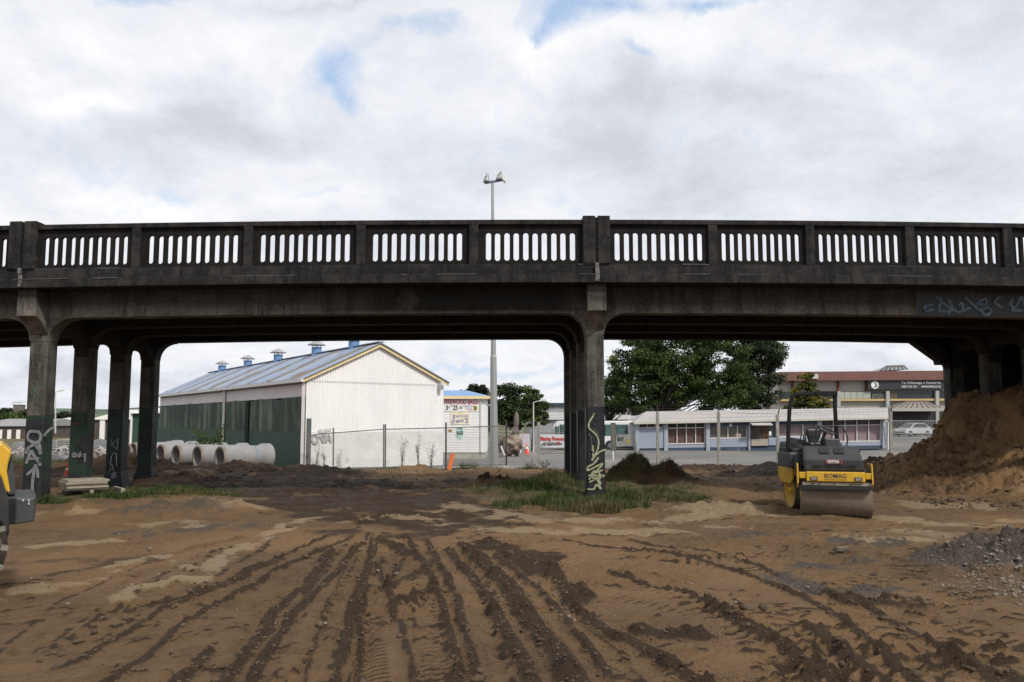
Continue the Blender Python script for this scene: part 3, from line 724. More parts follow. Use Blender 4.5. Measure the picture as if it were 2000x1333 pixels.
# beams with haunches, one over each line of columns
BX = [at(68, 800, YG).x, at(1163, 800, YG).x]
BX.append(at(1862, 740, YG+5.58).x+.06)
SP_ = BX[1]-BX[0]
bents = [BX[0]-2*SP_, BX[0]-SP_, BX[0], BX[1], BX[2]]
skew = [-.3, -.3, -.12, -.10, 0.06]   # shift of the far column of each bent
def beam(y0, y1, inner):
    mb = MB(); H = zGB; ha = .48
    def bent_x(k): return bents[k]+skew[k]*(y0-YG)/5.58
    prof = []
    xsb = [bent_x(k) for k in range(5)]
    seg = [(XL, None)]
    prev = XL
    for k, bx in enumerate(xsb):
        a = bx-CW/2; 
        n_ = max(1, int((a-ha-prev)/2.0))
        for j in range(n_): prof.append((prev+(a-ha-prev)*j/n_, H+zc(prev+(a-ha-prev)*j/n_)))
        for j in range(9):
            th = j/8*math.pi/2; prof.append((a-ha+ha*math.sin(th), H+zc(a)-ha*(1-math.cos(th))))
        for j in range(9):
            th = j/8*math.pi/2; prof.append((a+CW+ha*(1-math.cos(th)), H+zc(a)-ha*(1-math.sin(th))))
        prev = a+CW+ha
    n_ = 10
    for j in range(n_+1): xx = prev+(XR-prev)*j/n_; prof.append((xx, H+zc(xx)))
    vs = []; fs = []
    top = zCB+.019
    for x, zb in prof: vs += [(x, y0, zb), (x, y0, top+zc(x)), (x, y1, zb), (x, y1, top+zc(x))]
    for i in range(len(prof)-1):
        a = 4*i; b_ = a+4
        fs += [(a, b_, b_+1, a+1), (a+2, a+3, b_+3, b_+2), (a, a+2, b_+2, b_)]
    mb.add(vs, fs)
    return mb
for i, r_ in enumerate(ROWS):
    w_ = .40
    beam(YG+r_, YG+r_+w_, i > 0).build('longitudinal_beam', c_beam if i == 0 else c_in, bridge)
columns = {}
for k in range(5):
    for i, r_ in enumerate(ROWS):
        x = bents[k]+skew[k]*r_/5.58; y0 = YG+r_+.004; y1 = y0+CD; zt = zGB+zc(x)-.02
        if k == 4: zt -= .0
        m = MB(); c = .035
        g0 = gz(x, y0+.2)-.35 if k > 1 else -.5
        def ring(hw, y0_, y1_, z_):
            return [(x-hw+c, y0_, z_), (x+hw-c, y0_, z_), (x+hw, y0_+c, z_), (x+hw, y1_-c, z_), (x+hw-c, y1_, z_), (x-hw+c, y1_, z_), (x-hw, y1_-c, z_), (x-hw, y0_+c, z_)]
        fl = .10 if (k == 2 and i > 0) else 0.012
        rings = [ring(CW/2+fl*1.25, y0-fl, y1+fl, g0), ring(CW/2+fl, y0-fl*.8, y1+fl*.8, .0), ring(CW/2-.004, y0, y1, .42), ring(CW/2-.004, y0, y1, zt-.4), ring(CW/2-.004, y0, y1, zt+.05)]
        vs = [v for rg_ in rings for v in rg_]; fs = []
        for j in range(len(rings)-1):
            for q_ in range(8): fs.append((j*8+q_, j*8+(q_+1)%8, j*8+8+(q_+1)%8, j*8+8+q_))
        m.add(vs, fs)
        columns[(k, i)] = m.build('column', c_col, bridge)
    # arched cross beams between the columns of the bent
    for i in range(3):
        ya = YG+ROWS[i]+CD; yb = YG+ROWS[i+1]; x = bents[k]+skew[k]*(ROWS[i]+.9)/5.58; L_ = yb-ya; rr = .42
        zb = zGB+zc(x)-.28; zt = zCB+.018+zc(x)
        prof = [(0, zt), (0, zb-rr)]
        prof += [(rr*(1-math.cos(j/6*math.pi/2)), zb-rr*(1-math.sin(j/6*math.pi/2))) for j in range(1, 7)]
        prof += [(L_-rr*(1-math.cos(j/6*math.pi/2)), zb-rr*(1-math.sin(j/6*math.pi/2))) for j in range(6, -1, -1)]
        prof += [(L_, zt)]
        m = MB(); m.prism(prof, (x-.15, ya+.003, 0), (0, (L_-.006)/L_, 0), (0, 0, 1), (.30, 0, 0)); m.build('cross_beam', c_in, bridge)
# brackets below the joints
for k, xb in enumerate([xs_left[0]-5*pl_, xs_left[0], xs_left[5]]):
    for far in (False, True):
        m = MB(); sgn = -1 if far else 1
        yb = YG if not far else YG+5.58+.40
        yo = YF+.10 if not far else YFAR-.10
        bx = bents[k+1]+(skew[k+1] if far else 0)
        prof = [(yb, zCB+.0), (yo, zCB), (yo, zBR)]+[(yo+(yb-yo)*j/6, zBR-(zBR-zBR2)*(j/6)**1.7) for j in range(1, 7)]
        bw = .20; cxx = bx if abs(bx-xb) < .12 else (bx*.5+xb*.5)
        m.prism([(p[0]-yb, p[1]) for p in prof], (cxx-bw, yb, zc(bx)), (0, 1, 0), (0, 0, 1), (2*bw, 0, 0)); m.build('bracket', c_col if False else c_beam, bridge, bevel=.012)
    # pale lime runs at the joint
    if k > 0:
        m = MB(); zz_ = zc(xb)
        ribbon(m, [(xb, YF-.055, zWB+.02+zz_), (xb+.01, YF-.055, zL+zz_+.06), (xb+.015, YF-.055, zL+zz_-.01), (xb, YF-.055, zCB+.03+zz_)], .085, (0, -1, 0), .004)
        m.build('lime_stain', lime, bridge)
# abutment at the right end, behind the bank of earth
m = MB(); m.box(BX[2]+1.6, BX[2]+2.1, YF+.3, YFAR-.3, -.5, zCB-.02); curve(m); m.build('abutment_wall', c_in, bridge)
m = MB(); m.box(BX[2]+.24, XR, YFAR-1.0, YFAR-.7, -.5, zCB-.02); curve(m); m.build('abutment_wall', c_in, bridge)
m = MB()
# corbel steps at the far beam of the right bent
m = MB(); x4 = BX[2]-.06; zt = zGB+zc(x4)
y4 = YG+5.58
poly = [tuple((at(px, py, y4).x, at(px, py, y4).z)) for px, py in ((1782,666),(1835,704),(1837,712),(1852,712),(1857,722),(1858,745),(1862,745),(1862,666))]
m.prism(poly, (0, y4+.0, 0), (1, 0, 0), (0, 0, 1), (0, .36, 0)); m.build('corbel', c_in, bridge)
# spray paint on the bridge
silver = mat('silver spray paint', (.19, .185, .20), (.12, .12, .13), .5, 14, contrast=(.4,.6))
yellow_sp = mat('pale yellow spray paint', (.33, .34, .20), (.24, .25, .16), .6, 20)
blue_sp = mat('pale blue spray paint', (.10, .155, .20), (.05, .08, .11), .7, 6)
white_sp = mat('white spray paint', (.34, .36, .38), (.16, .17, .19), .7, 10)
black_p = mat('black wall paint', (.014, .016, .020), (.022, .024, .028), .6, 2)
def spray(lines, Y, width, material, parent, curve_=True, off=.012):
    m = MB()
    for l in lines: ribbon(m, [at(x, y, Y-off) for x, y in l], width, (0, -1, 0), 0, curve_)
    return m.build('graffiti', material, parent)
def zl(pts, x0, y0, s): return [(x0+p[0]/s, y0+p[1]/s) for p in pts]
c1 = columns[(2, 0)]
Z = lambda p: zl(p, 0, 760, 8.33)
Z2 = lambda p: zl(p, 0, 860, 5.12)
DX = 0
spray([Z([(470,850),(450,780),(480,700),(560,690),(640,710),(665,780),(640,850),(560,870),(480,840)]), Z([(640,850),(560,900),(470,960),(425,1060)]), Z([(540,880),(600,940),(640,1000),(670,1065)]), Z([(640,870),(655,960),(665,1050)]),
       Z([(430,1220),(470,1120),(515,1010),(560,1080),(610,1160),(660,1250)]), Z([(460,1140),(560,1130),(640,1130)]),
       Z2([(265,350),(310,310),(350,270),(358,240)]), Z2([(358,250),(375,310),(382,380)]), Z2([(350,270),(335,360),(325,440),(325,520)])], YG, .062, silver, c1)
spray([Z([(715,770),(770,700),(830,650),(890,625)])], YG, .05, silver, c1)
Z5 = lambda p: zl(p, 90, 760, 5.555)
c2 = columns[(2, 1)]
YC2 = YG+ROWS[1]
spray([Z5([(285,715),(300,698),(325,705),(325,730),(300,738),(283,722)]), Z5([(345,720),(360,705),(375,720),(360,738),(345,725)]), Z5([(375,680),(382,735)]), Z5([(400,715),(430,705),(425,740),(405,735)]), Z5([(430,705),(425,770),(420,800)])], YC2, .05, silver, c2, False)
spray([Z5([(290,380),(330,370),(370,385)]), Z5([(290,395),(340,390)])], YC2, .02, mat('faded red spray paint', (.20,.03,.03), (.08,.02,.02), .7, 12), c2)
c3_ = columns[(2, 2)]; YC3 = YG+ROWS[2]
spray([Z5([(705,545),(720,600),(770,665),(785,540),(735,585),(700,610)]), Z5([(700,830),(710,740),(735,695),(765,700),(768,840)]), Z5([(690,905),(715,810),(745,915)]), Z5([(698,875),(735,870)]),
       Z5([(765,912),(720,920),(715,940),(760,935),(762,955),(705,965)]), Z5([(735,960),(700,1060)]), Z5([(695,1060),(780,1010),(785,1035),(725,1070)])], YC3, .03, white_sp, c3_, False)
cm = columns[(3, 0)]; Zc = lambda p: zl(p, 1100, 760, 5.55)
spray([Zc([(333,262),(325,290),(280,370),(285,430),(350,490),(383,560),(375,650),(340,725),(310,780)]), Zc([(465,655),(400,680),(345,725),(310,770)]), Zc([(322,610),(325,740)]),
       Zc([(385,740),(330,810),(270,840)]), Zc([(270,840),(262,880),(300,870),(425,810),(370,880),(340,910),(430,878)]),
       Zc([(300,945),(330,895),(385,905),(395,950),(350,975),(305,950)]), Zc([(268,938),(440,940),(385,965),(280,1012)]), Zc([(380,890),(400,960),(375,990)]), Zc([(280,985),(330,930),(410,1030)]),
       Zc([(415,1030),(370,985),(410,1085),(360,1040),(330,1085),(262,1085)])], YG, .036, yellow_sp, cm)
spray([Zc([(275,490),(300,520),(300,560),(310,600),(300,650),(330,700)]), Zc([(330,430),(370,480),(390,520)])], YG, .03, mat('ghost of old paint', (.06,.068,.075), (.035,.038,.042), .8, 20), cm)
spray([zl([(225,340),(240,380),(205,440)], 0, 640, 3.333), zl([(205,440),(215,400),(250,440),(240,470)], 0, 640, 3.333)], YG, .012, mat('green spray paint', (.03,.12,.08), None, .8), c1)
beam1 = [o for o in children(bridge) if o.name.startswith('longitudinal_beam')][0]
# black rectangle with pale blue tags on the outer beam, at the right
m = MB(); a = at(1790, 571, YG); d = at(1790, 617, YG); xe = 18.0
m.add([(a.x, YG-.004, a.z), (xe, YG-.004, a.z+zc(xe)-zc(a.x)), (xe, YG-.004, d.z+zc(xe)-zc(a.x)), (d.x, YG-.004, d.z)], [(0,1,2,3)]); m.build('painted_patch', black_p, bridge)
Zr = lambda p: zl(p, 1780, 560, 6.06)
spray([Zr([(250,215),(160,240),(150,260),(180,295),(265,265)]), Zr([(290,130),(350,160),(330,280),(420,290),(485,270),(430,325)]), Zr([(340,170),(470,265)]), Zr([(440,150),(480,240),(560,305),(610,250),(590,195),(560,230)]),
       Zr([(600,295),(700,250)]), Zr([(630,120),(740,230),(840,310)]), Zr([(750,240),(800,180),(880,150),(880,200)]), Zr([(760,210),(900,215)]), Zr([(830,250),(840,320),(900,335),(940,290),(900,250),(850,270)]),
       Zr([(1050,120),(985,180),(1040,230),(1085,250)]), Zr([(1160,230),(1200,140),(1180,220),(1240,240),(1300,120),(1330,220)]), Zr([(1230,240),(1190,280),(1320,285)]), Zr([(1340,120),(1400,250),(1450,140),(1480,260)])], YG, .055, blue_sp, bridge)
# ------------------------------------------------------------ main shed
def vnorm(v): return Vector(v).normalized()
def zb(x, y): return float(base_z(np.array([x]), np.array([y]))[0])
A = Vector((-9.2, 37.0, 0)); u1 = vnorm((5.8, 4.0, 0)); WG = 7.05; u2 = vnorm((-.568, .823, 0)); LS = 29.8
u1 = vnorm((.823, .568, 0))
GZ0 = -.55; ZE = EYE+1.95; ZR = at(742, 672, 39.0).z
shed = thing('shed', (A.x, A.y, 0), 'large white corrugated iron shed with cream barge boards and faded blue roof vents', 'shed')
white_iron = mat('white corrugated iron', (.84, .84, .84), (.76, .76, .765), .5, 1.2, stretch=(1,1,.3), c3=(.34,.31,.28), s3=7, t3=(.69,.74))
white_wall = mat('white painted wall', (.74, .74, .735), (.64, .64, .635), .8, 1.5, bump=.15, c3=(.45,.42,.37), s3=1.3, t3=(.60,.74))
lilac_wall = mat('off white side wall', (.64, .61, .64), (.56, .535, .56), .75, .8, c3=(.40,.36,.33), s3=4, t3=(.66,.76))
green_iron = mat('old green iron', (.022, .040, .030), (.045, .075, .052), .7, 2.2, stretch=(1,1,.18), c3=(.15,.175,.145), s3=1.0, t3=(.50,.62))
green_wall = mat('green painted plinth', (.020, .055, .040), (.028, .068, .048), .7, .9, c3=(.08,.10,.08), s3=3, t3=(.64,.75))
cream = mat('cream barge board', (.80, .66, .38), (.72, .58, .34), .7, 3, c3=(.5,.45,.36), s3=6, t3=(.62,.72))
blue_roof = mat('faded blue roof iron', (.17, .27, .44), (.25, .30, .38), .55, 1.0, bump=.2, c3=(.15,.105,.075), s3=.55, t3=(.52,.60))
def wall_pt(o, u, s, z): return (o.x+u.x*s, o.y+u.y*s, z)
def corr(o, u, n, s0, s1, zlo, zhi, pitch=.125, amp=.019):
    """corrugated sheet along u, zlo/zhi functions of s"""
    mb = MB(); vs = []; fs = []; k = int((s1-s0)/pitch*6); 
    for i in range(k+1):
        s = s0+(s1-s0)*i/k; d = amp*math.sin(2*math.pi*s/pitch)
        p = o+u*s+n*d; vs += [(p.x, p.y, zlo(s)), (p.x, p.y, zhi(s))]
    for i in range(k): fs.append((2*i, 2*i+2, 2*i+3, 2*i+1))
    mb.add(vs, fs); return mb
nG = Vector((u1.y, -u1.x, 0)); nS = Vector((-u2.y, u2.x, 0))     # outward normals
nS = -Vector((u1.x, u1.y, 0)); nG = -Vector((u2.x, u2.y, 0))
roofz = lambda s: ZE+(ZR-ZE)*(1-abs(s-WG/2)/(WG/2))
corr(A, u1, nG, 0, WG, lambda s: at(700, 843, 39).z+.0, lambda s: roofz(s)-.02).build('gable_sheeting', white_iron, shed, smooth=True)
m = MB(); zpl = at(700, 843, 39).z
p0 = A+nG*.02; p1 = A+u1*WG+nG*.02; b0 = p0-nG*.2; b1 = p1-nG*.2
m.add([(p0.x,p0.y,GZ0-.3),(p1.x,p1.y,GZ0-.3),(p1.x,p1.y,zpl),(p0.x,p0.y,zpl),(b0.x,b0.y,GZ0-.3),(b1.x,b1.y,GZ0-.3),(b1.x,b1.y,zpl),(b0.x,b0.y,zpl)], [(0,1,2,3),(3,2,6,7),(0,3,7,4),(1,5,6,2),(4,7,6,5)])
m.build('gable_plinth', white_wall, shed)
# long wall in three bands
zW = at(600, 775, 37).z; zP = at(598, 845, 37).z
m = MB(); a = A+nS*.0; b_ = A+u2*LS
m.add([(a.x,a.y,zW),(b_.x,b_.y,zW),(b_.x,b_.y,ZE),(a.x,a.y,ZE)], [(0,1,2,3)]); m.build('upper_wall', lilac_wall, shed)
corr(A, u2, nS, 0, LS, lambda s: zP, lambda s: zW+.04*math.sin(s*1.3)+.03*math.sin(s*3.1), .15, .012).build('green_sheeting', green_iron, shed, smooth=True)
m = MB(); q = nS*.03
m.add([(a.x+q.x,a.y+q.y,-1.4),(b_.x+q.x,b_.y+q.y,-1.4),(b_.x+q.x,b_.y+q.y,zP),(a.x+q.x,a.y+q.y,zP),(a.x,a.y,zP),(b_.x,b_.y,zP)], [(0,1,2,3),(3,2,5,4)]); m.build('green_plinth', green_wall, shed)
# far walls
m = MB(); c_ = A+u1*WG; d_ = c_+u2*LS
m.add([(c_.x,c_.y,-1.4),(d_.x,d_.y,-1.4),(d_.x,d_.y,ZE),(c_.x,c_.y,ZE)], [(0,1,2,3)])
e0 = A+u2*LS+u1*WG/2; m.add([(b_.x,b_.y,-1.4),(d_.x,d_.y,-1.4),(d_.x,d_.y,ZE),(e0.x,e0.y,ZR-.03),(b_.x,b_.y,ZE)], [(0,1,2,3,4)])
m.build('back_wall', white_wall, shed)
# roof: both slopes, made of sheets that differ in fading
strips = [blue_roof, mat('blue roof sheet', (.22,.29,.41), (.27,.32,.40), .5, 1.4, bump=.2, c3=(.16,.13,.11), s3=1.2, t3=(.60,.70)), mat('bare roof sheet', (.21,.165,.12), (.15,.12,.095), .8, 2.5, bump=.3, c3=(.20,.27,.38), s3=1.5, t3=(.55,.66))]
pat = [1,2,0,1,1,2,0,1,0,2,1,1,0,2,0,1,1,2,0,1,1,0,2,1,0,1,2,0,1,0,2,1,0,1]
n_ = len(pat); ov = .22; th = .03
up = (ZR-ZE)/(WG/2)
for mi in range(3):
    m = MB()
    for i in range(n_):
        if pat[i] != mi: continue
        s0 = -.25+(LS+.5)*i/n_; s1 = -.25+(LS+.5)*(i+1)/n_
        for sd in (0, 1):
            e_s = -ov if sd == 0 else WG+ov; 
            lift = .0+.006*((i*7)%3)
            P0 = A+u1*e_s+u2*s0; P1 = A+u1*e_s+u2*s1; R0 = A+u1*WG/2+u2*s0; R1 = A+u1*WG/2+u2*s1; ze = ZE-ov*up+.05+lift; zr = ZR+.05+lift
            vs = [(P0.x,P0.y,ze),(P1.x,P1.y,ze),(R1.x,R1.y,zr),(R0.x,R0.y,zr)]; vs += [(v[0],v[1],v[2]-th) for v in vs]
            m.add(vs, [(0,1,2,3),(7,6,5,4),(0,4,5,1),(1,5,6,2),(3,7,4,0)])
    m.build('roof_sheeting', strips[mi], shed)
m = MB(); r0 = A+u1*WG/2-u2*.27; r1 = A+u1*WG/2+u2*(LS+.27); m.bar((r0.x,r0.y,ZR+.075), (r1.x,r1.y,ZR+.075), .3, .04); m.build('ridge_cap', strips[1], shed)
# barge boards, fascia, gutter, downpipes
for sd in (0, 1):
    m = MB(); e_s = -ov if sd == 0 else WG+ov
    P = A+u1*e_s-u2*.16; Q = A+u1*WG/2-u2*.16; ze = ZE-ov*up; zr = ZR
    m.prism([(0, ze-.15), (0, ze+.04), ((Q-P).length, zr+.04), ((Q-P).length, zr-.15)], (P.x, P.y, 0), (Q-P).normalized(), (0,0,1), u2*.05)
    m.build('barge_board', cream, shed)
gut = mat('white gutter', (.70,.69,.70), (.6,.58,.59), .5, 3)
m = MB(); P = A-u1*(ov+.05)-u2*.2; Q = A-u1*(ov+.05)+u2*(LS+.2); zg = ZE-ov*up-.02
m.bar((P.x,P.y,zg-.03), (Q.x,Q.y,zg-.03), .12, .15); m.build('gutter', gut, shed)
m = MB(); P = A+nS*.02; Q = A+nS*.02+u2*LS; m.bar((P.x,P.y,ZE-.28), (Q.x,Q.y,ZE-.28), .03, .03); m.build('wall_batten', mat('dark batten', (.12,.11,.11), None, .8), shed)
def down(s, mt_, z1=None, w=.09, z0=-.8):
    m = MB(); P = A+u2*s+nS*.10; m.bar((P.x,P.y,z0), (P.x,P.y,z1 if z1 else zg-.05), w, w, up=(1,0,0)); return m.build('downpipe', mt_, shed)
down(.05, gut, w=.13); down(12.6, gut, w=.13, z0=.55)
down(8.2, mat('dark green pipe', (.014,.028,.022), None, .6), zW-.05, .16)
m = MB(); P = A+nG*.05; m.obox((P.x+.12, P.y+.08, .25), u1, nG, (0,0,1), .10, .03, 1.55)
m.fn(lambda v: v); m.build('corner_board', mat('dark blue grey board', (.06,.10,.13), (.16,.11,.08), .8, 3), shed)
vent = thing('roof_vent', (0,0,0), 'x', 'roof vent', 'blue roof vents along the shed ridge')
vent_m = mat('blue vent paint', (.10, .22, .44), (.14,.26,.46), .5, 4); cap_m = mat('grey vent cap', (.34,.38,.43), (.24,.22,.2), .5, 3)
m = MB(); m.cyl((0,0,-.25), (0,0,.42), .27, n=20); m.build('vent_pipe', vent_m, vent, smooth='auto')
m = MB()
for k in range(4): m.bar((.24*math.cos(k*math.pi/2+.4), .24*math.sin(k*math.pi/2+.4), .40), (.24*math.cos(k*math.pi/2+.4), .24*math.sin(k*math.pi/2+.4), .56), .03, .03)
m.build('vent_stay', cap_m, vent)
m = MB(); m.lathe((0,0,.55), (0,0,1), [(-.02,.50),(.0,.50),(.16,.22),(.24,.02)], 20); m.build('vent_cap', cap_m, vent, smooth='auto')
ridge0 = A+u1*WG/2
vlab = ['blue roof vent partly hidden by the bridge, nearest the gable of the shed', 'blue roof vent with rusty cap, second from the shed gable', 'blue roof vent with grey cap, third from the shed gable', 'blue roof vent, fourth from the shed gable', 'small blue roof vent with grey cap, farthest from the shed gable']
for i, px in enumerate((690, 617, 542, 483, 433)):
    # where along the ridge the vent stands
    a_ = (px-1000)/FPX; s = (a_*ridge0.y-ridge0.x)/(u2.x-a_*u2.y)
    s *= 1.0
    v_ = vent if i == 0 else copy_tree(vent)
    p = ridge0+u2*s; v_.location = (p.x, p.y, ZR); v_['label'] = vlab[i]
# graffiti, weather holes and floodlight on the gable
gsp = mat('grey spray paint', (.30,.30,.30), (.45,.45,.45), .8, 10)
def on_gable(px, py):
    # point of the gable plane seen at that place
    x, y, z_ = ray(px, py); k = ((A.x+nG.x*.03)*nG.x+(A.y+nG.y*.03)*nG.y)/(x*nG.x+y*nG.y); return Vector((x*k, y*k, EYE+z_*k))
m = MB(); Zg = lambda p: [on_gable(x, y)+nG*.02 for x, y in zl(p, 580, 640, 4.167)]
for l in ([(150,870),(120,890),(125,930),(150,945),(165,900),(150,870)], [(165,935),(185,885),(215,935),(230,870)], [(195,880),(240,885),(215,930)], [(235,940),(255,870),(275,940)], [(240,915),(272,905)]):
    ribbon(m, Zg(l), .085, nG, .01)
m.build('graffiti', gsp, shed)
m = MB()
for l in ([(170,840),(190,835),(210,845),(230,835),(280,830)], [(175,850),(240,845)], [(180,845),(200,850),(250,838)]): ribbon(m, Zg(l), .10, nG, .01)
m.build('paint_mark', mat('grey paint smears', (.42,.43,.43), (.62,.62,.62), .8, 12), shed)
m = MB(); p0 = on_gable(610, 744)+nG*.02; p1 = on_gable(852, 752)+nG*.02; m.bar(p0, p1, .012, .012); m.build('cable', mat('grey cable', (.25,.25,.25), None, .8), shed)
fl = thing('floodlight', on_gable(858, 755)+nG*.15, 'small white floodlight box under the right eave of the shed gable', 'floodlight')
m = MB(); c_ = on_gable(858, 755)+nG*.17; m.obox(c_, u1, nG, (0,0,1), .09, .11, .17); m.obox(c_+Vector((.05,0,.2)), u1, nG, (0,0,1), .05, .07, .05); m.build('lamp_housing', mat('white lamp box', (.6,.6,.6), (.5,.5,.5), .5), fl, bevel=.015)
m = MB(); m.obox(c_+nG*.12+Vector((0,0,-.05)), u1, nG, (0,0,1), .07, .01, .09); m.build('lamp_glass', mat('lamp glass', (.25,.27,.28), None, .15), fl)
# ------------------------------------------------------------ small white shed with firewood writing
YS = 54.0
kiosk = thing('weatherboard_shed', (at(905, 885, YS).x, YS, zb(-3, YS)), 'small white weatherboard shed with blue hip roof and painted firewood prices', 'shed')
wb = mat('white weatherboard', (.80, .80, .79), (.72, .72, .71), .7, 2)
xa = at(800, 885, YS).x; xb = at(949, 885, YS).x; z0 = at(900, 884, YS).z; z1 = at(900, 776, YS).z; D_ = 4.6
m = MB(); nb = 22; hgt = (z1-z0)/nb
for i in range(nb):
    zz0 = z0+i*hgt; zz1 = zz0+hgt; e_ = .022
    m.add([(xa,YS-e_,zz0),(xb,YS-e_,zz0),(xb,YS,zz1),(xa,YS,zz1),(xa,YS,zz0),(xb,YS,zz0)], [(0,1,2,3),(0,4,5,1)])
m.add([(xb,YS,z0),(xb,YS+D_,z0),(xb,YS+D_,z1),(xb,YS,z1)], [(0,1,2,3)]); m.add([(xa,YS,z0),(xa,YS+D_,z0),(xa,YS+D_,z1),(xa,YS,z1)], [(3,2,1,0)]); m.add([(xa,YS+D_,z0),(xb,YS+D_,z0),(xb,YS+D_,z1),(xa,YS+D_,z1)], [(3,2,1,0)])
m.build('wall', wb, kiosk)
m = MB(); m.box(xa, xb, YS+.03, YS+D_-.02, z0-.4, z0-.001); m.build('footing', mat('pale footing', (.45,.44,.40), (.3,.29,.25), .9, 3), kiosk)
zt = at(900, 764, YS+1.6).z+.1; zrf = at(905, 763, YS+D_/2).z
rb = (at(912, 763, YS+D_/2).x)
m = MB(); e_ = .25
m.add([(xa-e_,YS-e_,z1+.06),(xb+e_,YS-e_,z1+.06),(xb+e_,YS+D_+e_,z1+.06),(xa-e_,YS+D_+e_,z1+.06),(xa+2,YS+D_/2,zrf),(rb,YS+D_/2,zrf)], [(0,1,5,4),(1,2,5),(2,3,4,5),(3,0,4),(3,2,1,0)])
m.build('roof', mat('blue shed roof', (.13,.28,.50), (.17,.32,.52), .5, 1), kiosk)
m = MB(); m.box(xa-e_, xb+e_, YS-e_-.04, YS-e_-.002, z1-.12, z1+.075); m.box(xb+e_+.002, xb+e_+.04, YS-e_-.04, YS+D_, z1-.12, z1+.075); m.build('fascia', cream, kiosk)
m = MB(); xd = at(939, 800, YS).x
m.tube([(xd+.2,YS-.2,z1-.1),(xd,YS-.08,z1-.3),(xd,YS-.06,z0+.2),(xd+.03,YS-.06,z0)], .04); m.build('downpipe', mat('white pipe', (.6,.6,.6), None, .6), kiosk)
def flat(px0, py0, px1, py1, Y, mt_, par, name, th=.02):
    a = at(px0, py0, Y); b_ = at(px1, py1, Y); mb = MB(); mb.box(min(a.x,b_.x), max(a.x,b_.x), Y-th, Y-.001, min(a.z,b_.z), max(a.z,b_.z)); return mb.build(name, mt_, par)
def write(s, px0, pyb, px1, pyt, Y, mt_, par, rot=0, bold=.01, name='lettering', shear=0):
    a = at(px0, pyb, Y); w = abs(at(px1, pyb, Y).x-a.x); h = abs(at(px0, pyt, Y).z-a.z)
    u = (math.cos(rot), 0, math.sin(rot)); v_ = (-math.sin(rot), 0, math.cos(rot))
    mb = text_mb(s, (a.x, Y, a.z), u, v_, w, h, .003, bold, shear); return mb.build(name, mt_, par)
red = mat('red sign paint', (.62, .045, .06), (.45,.06,.07), .6, 6); blk = mat('black sign paint', (.02,.02,.02), (.05,.05,.05), .6, 6); pur = mat('violet sign paint', (.22,.20,.42), (.30,.28,.48), .6, 8); bls = mat('blue sign paint', (.10,.13,.34), (.18,.2,.4), .6, 8)
wht = mat('sign white', (.80,.80,.79), (.74,.74,.73), .6, 3)
sg = thing('sign', (at(905, 780, YS).x, YS-.03, at(900, 804, YS).z), 'white painted board reading FIREWOOD BAGS in big red letters', 'sign', None)
sb = flat(862, 777, 936, 804, YS-.024, wht, sg, 'board')
YT = YS-.05
write('FIREWOOD BAGS', 868, 790, 933, 779.8, YT, red, sg, -.012, .018)
write('3', 870.5, 801.5, 875, 792, YT, blk, sg, 0, .03); write('for', 875.5, 797.5, 879.5, 792.5, YT, blk, sg, 0, 0, shear=.3); write('$', 881.5, 795.5, 883.5, 790.5, YT, blk, sg)
write('25', 884.5, 801.5, 894, 791.5, YT, blk, sg, 0, .03); write('-00', 895.5, 799.5, 903, 793.5, YT, blk, sg, 0, .01)
write('Stacked In The', 905, 795.2, 923, 791.6, YT, pur, sg, .01, .01); write('and Dry', 908.5, 799.5, 921.5, 795.8, YT, pur, sg, .01, .01); write('FIREWOOD', 913, 801.8, 923.5, 799.8, YT, red, sg, .01, .02)
m = MB(); c_ = at(928.7, 797.5, YT); m.lathe((c_.x, YT, c_.z), (0,-1,0), [(0,.145),(.012,.145)], 20); m.build('round_sticker', mat('yellow sticker', (.75,.62,.05), (.65,.55,.06), .6), sg)
write('3', 926.5, 802, 931, 793.5, YT-.015, blk, sg, .3, .02)
m = MB()
for yy in (795, 797.4, 799.6): 
    a = at(925.7, yy+.6, YT-.016); b_ = at(931.5, yy-.8, YT-.016); m.bar(a, b_, .004, .028)
m.build('sticker_text', blk, sg)
sg2 = thing('sign', (at(898, 817, YS).x, YS-.03, at(900, 829, YS).z), 'lower cream board offering three bags of dry firewood, under the red lettering', 'sign')
flat(880, 805, 917, 829.5, YS-.026, mat('cream sign board', (.78,.75,.62), (.80,.66,.45), .6, 1.2), sg2, 'board')
write('Special', 895.5, 808.5, 903, 806.2, YT, mat('olive sign paint', (.25,.25,.05), None, .6), sg2, .02, .01)
write('3', 884, 819, 888.5, 810.5, YT, bls, sg2, .0, .05); write('BEAUTIFUL BAGS', 890.5, 816.3, 915, 811.5, YT, pur, sg2, .055, .02)
write('DRY', 882, 828, 888.8, 820.5, YT, bls, sg2, .03, .03); write('FIREWOOD', 890.5, 827, 906.5, 821.0, YT, bls, sg2, .14, .03); write('$', 907.3, 820.5, 909, 816.5, YT, bls, sg2); write('25', 908.8, 827, 914.7, 816.5, YT, bls, sg2, .03, .03)
sg3 = thing('sign', (at(898, 845, YS).x, YS-.03, at(900, 855, YS).z), 'small mint green sign reading FIRE BAGS behind the chain fence', 'sign')
m = MB(); cc = at(898, 847, YS-.026)
m.prism([(-.22,.42),(.25,.42),(.26,.16),(.22,-.12),(.2,-.34),(-.15,-.33),(-.24,-.1),(-.2,.1)], (cc.x, YS-.046, cc.z), (1,0,0), (0,0,1), (0,.02,0)); m.build('board', mat('mint board', (.38,.72,.62), (.6,.78,.72), .6, 2), sg3)
write('FIRE', 893.5, 840, 903, 834.5, YT, blk, sg3, 0, .02); write('BAGS', 892, 850.5, 905, 842.5, YT, blk, sg3, .06, .05, shear=.2)
m = MB(); m.bar(at(893, 854, YT), at(902, 853, YT), .004, .02); m.build('underline', blk, sg3)
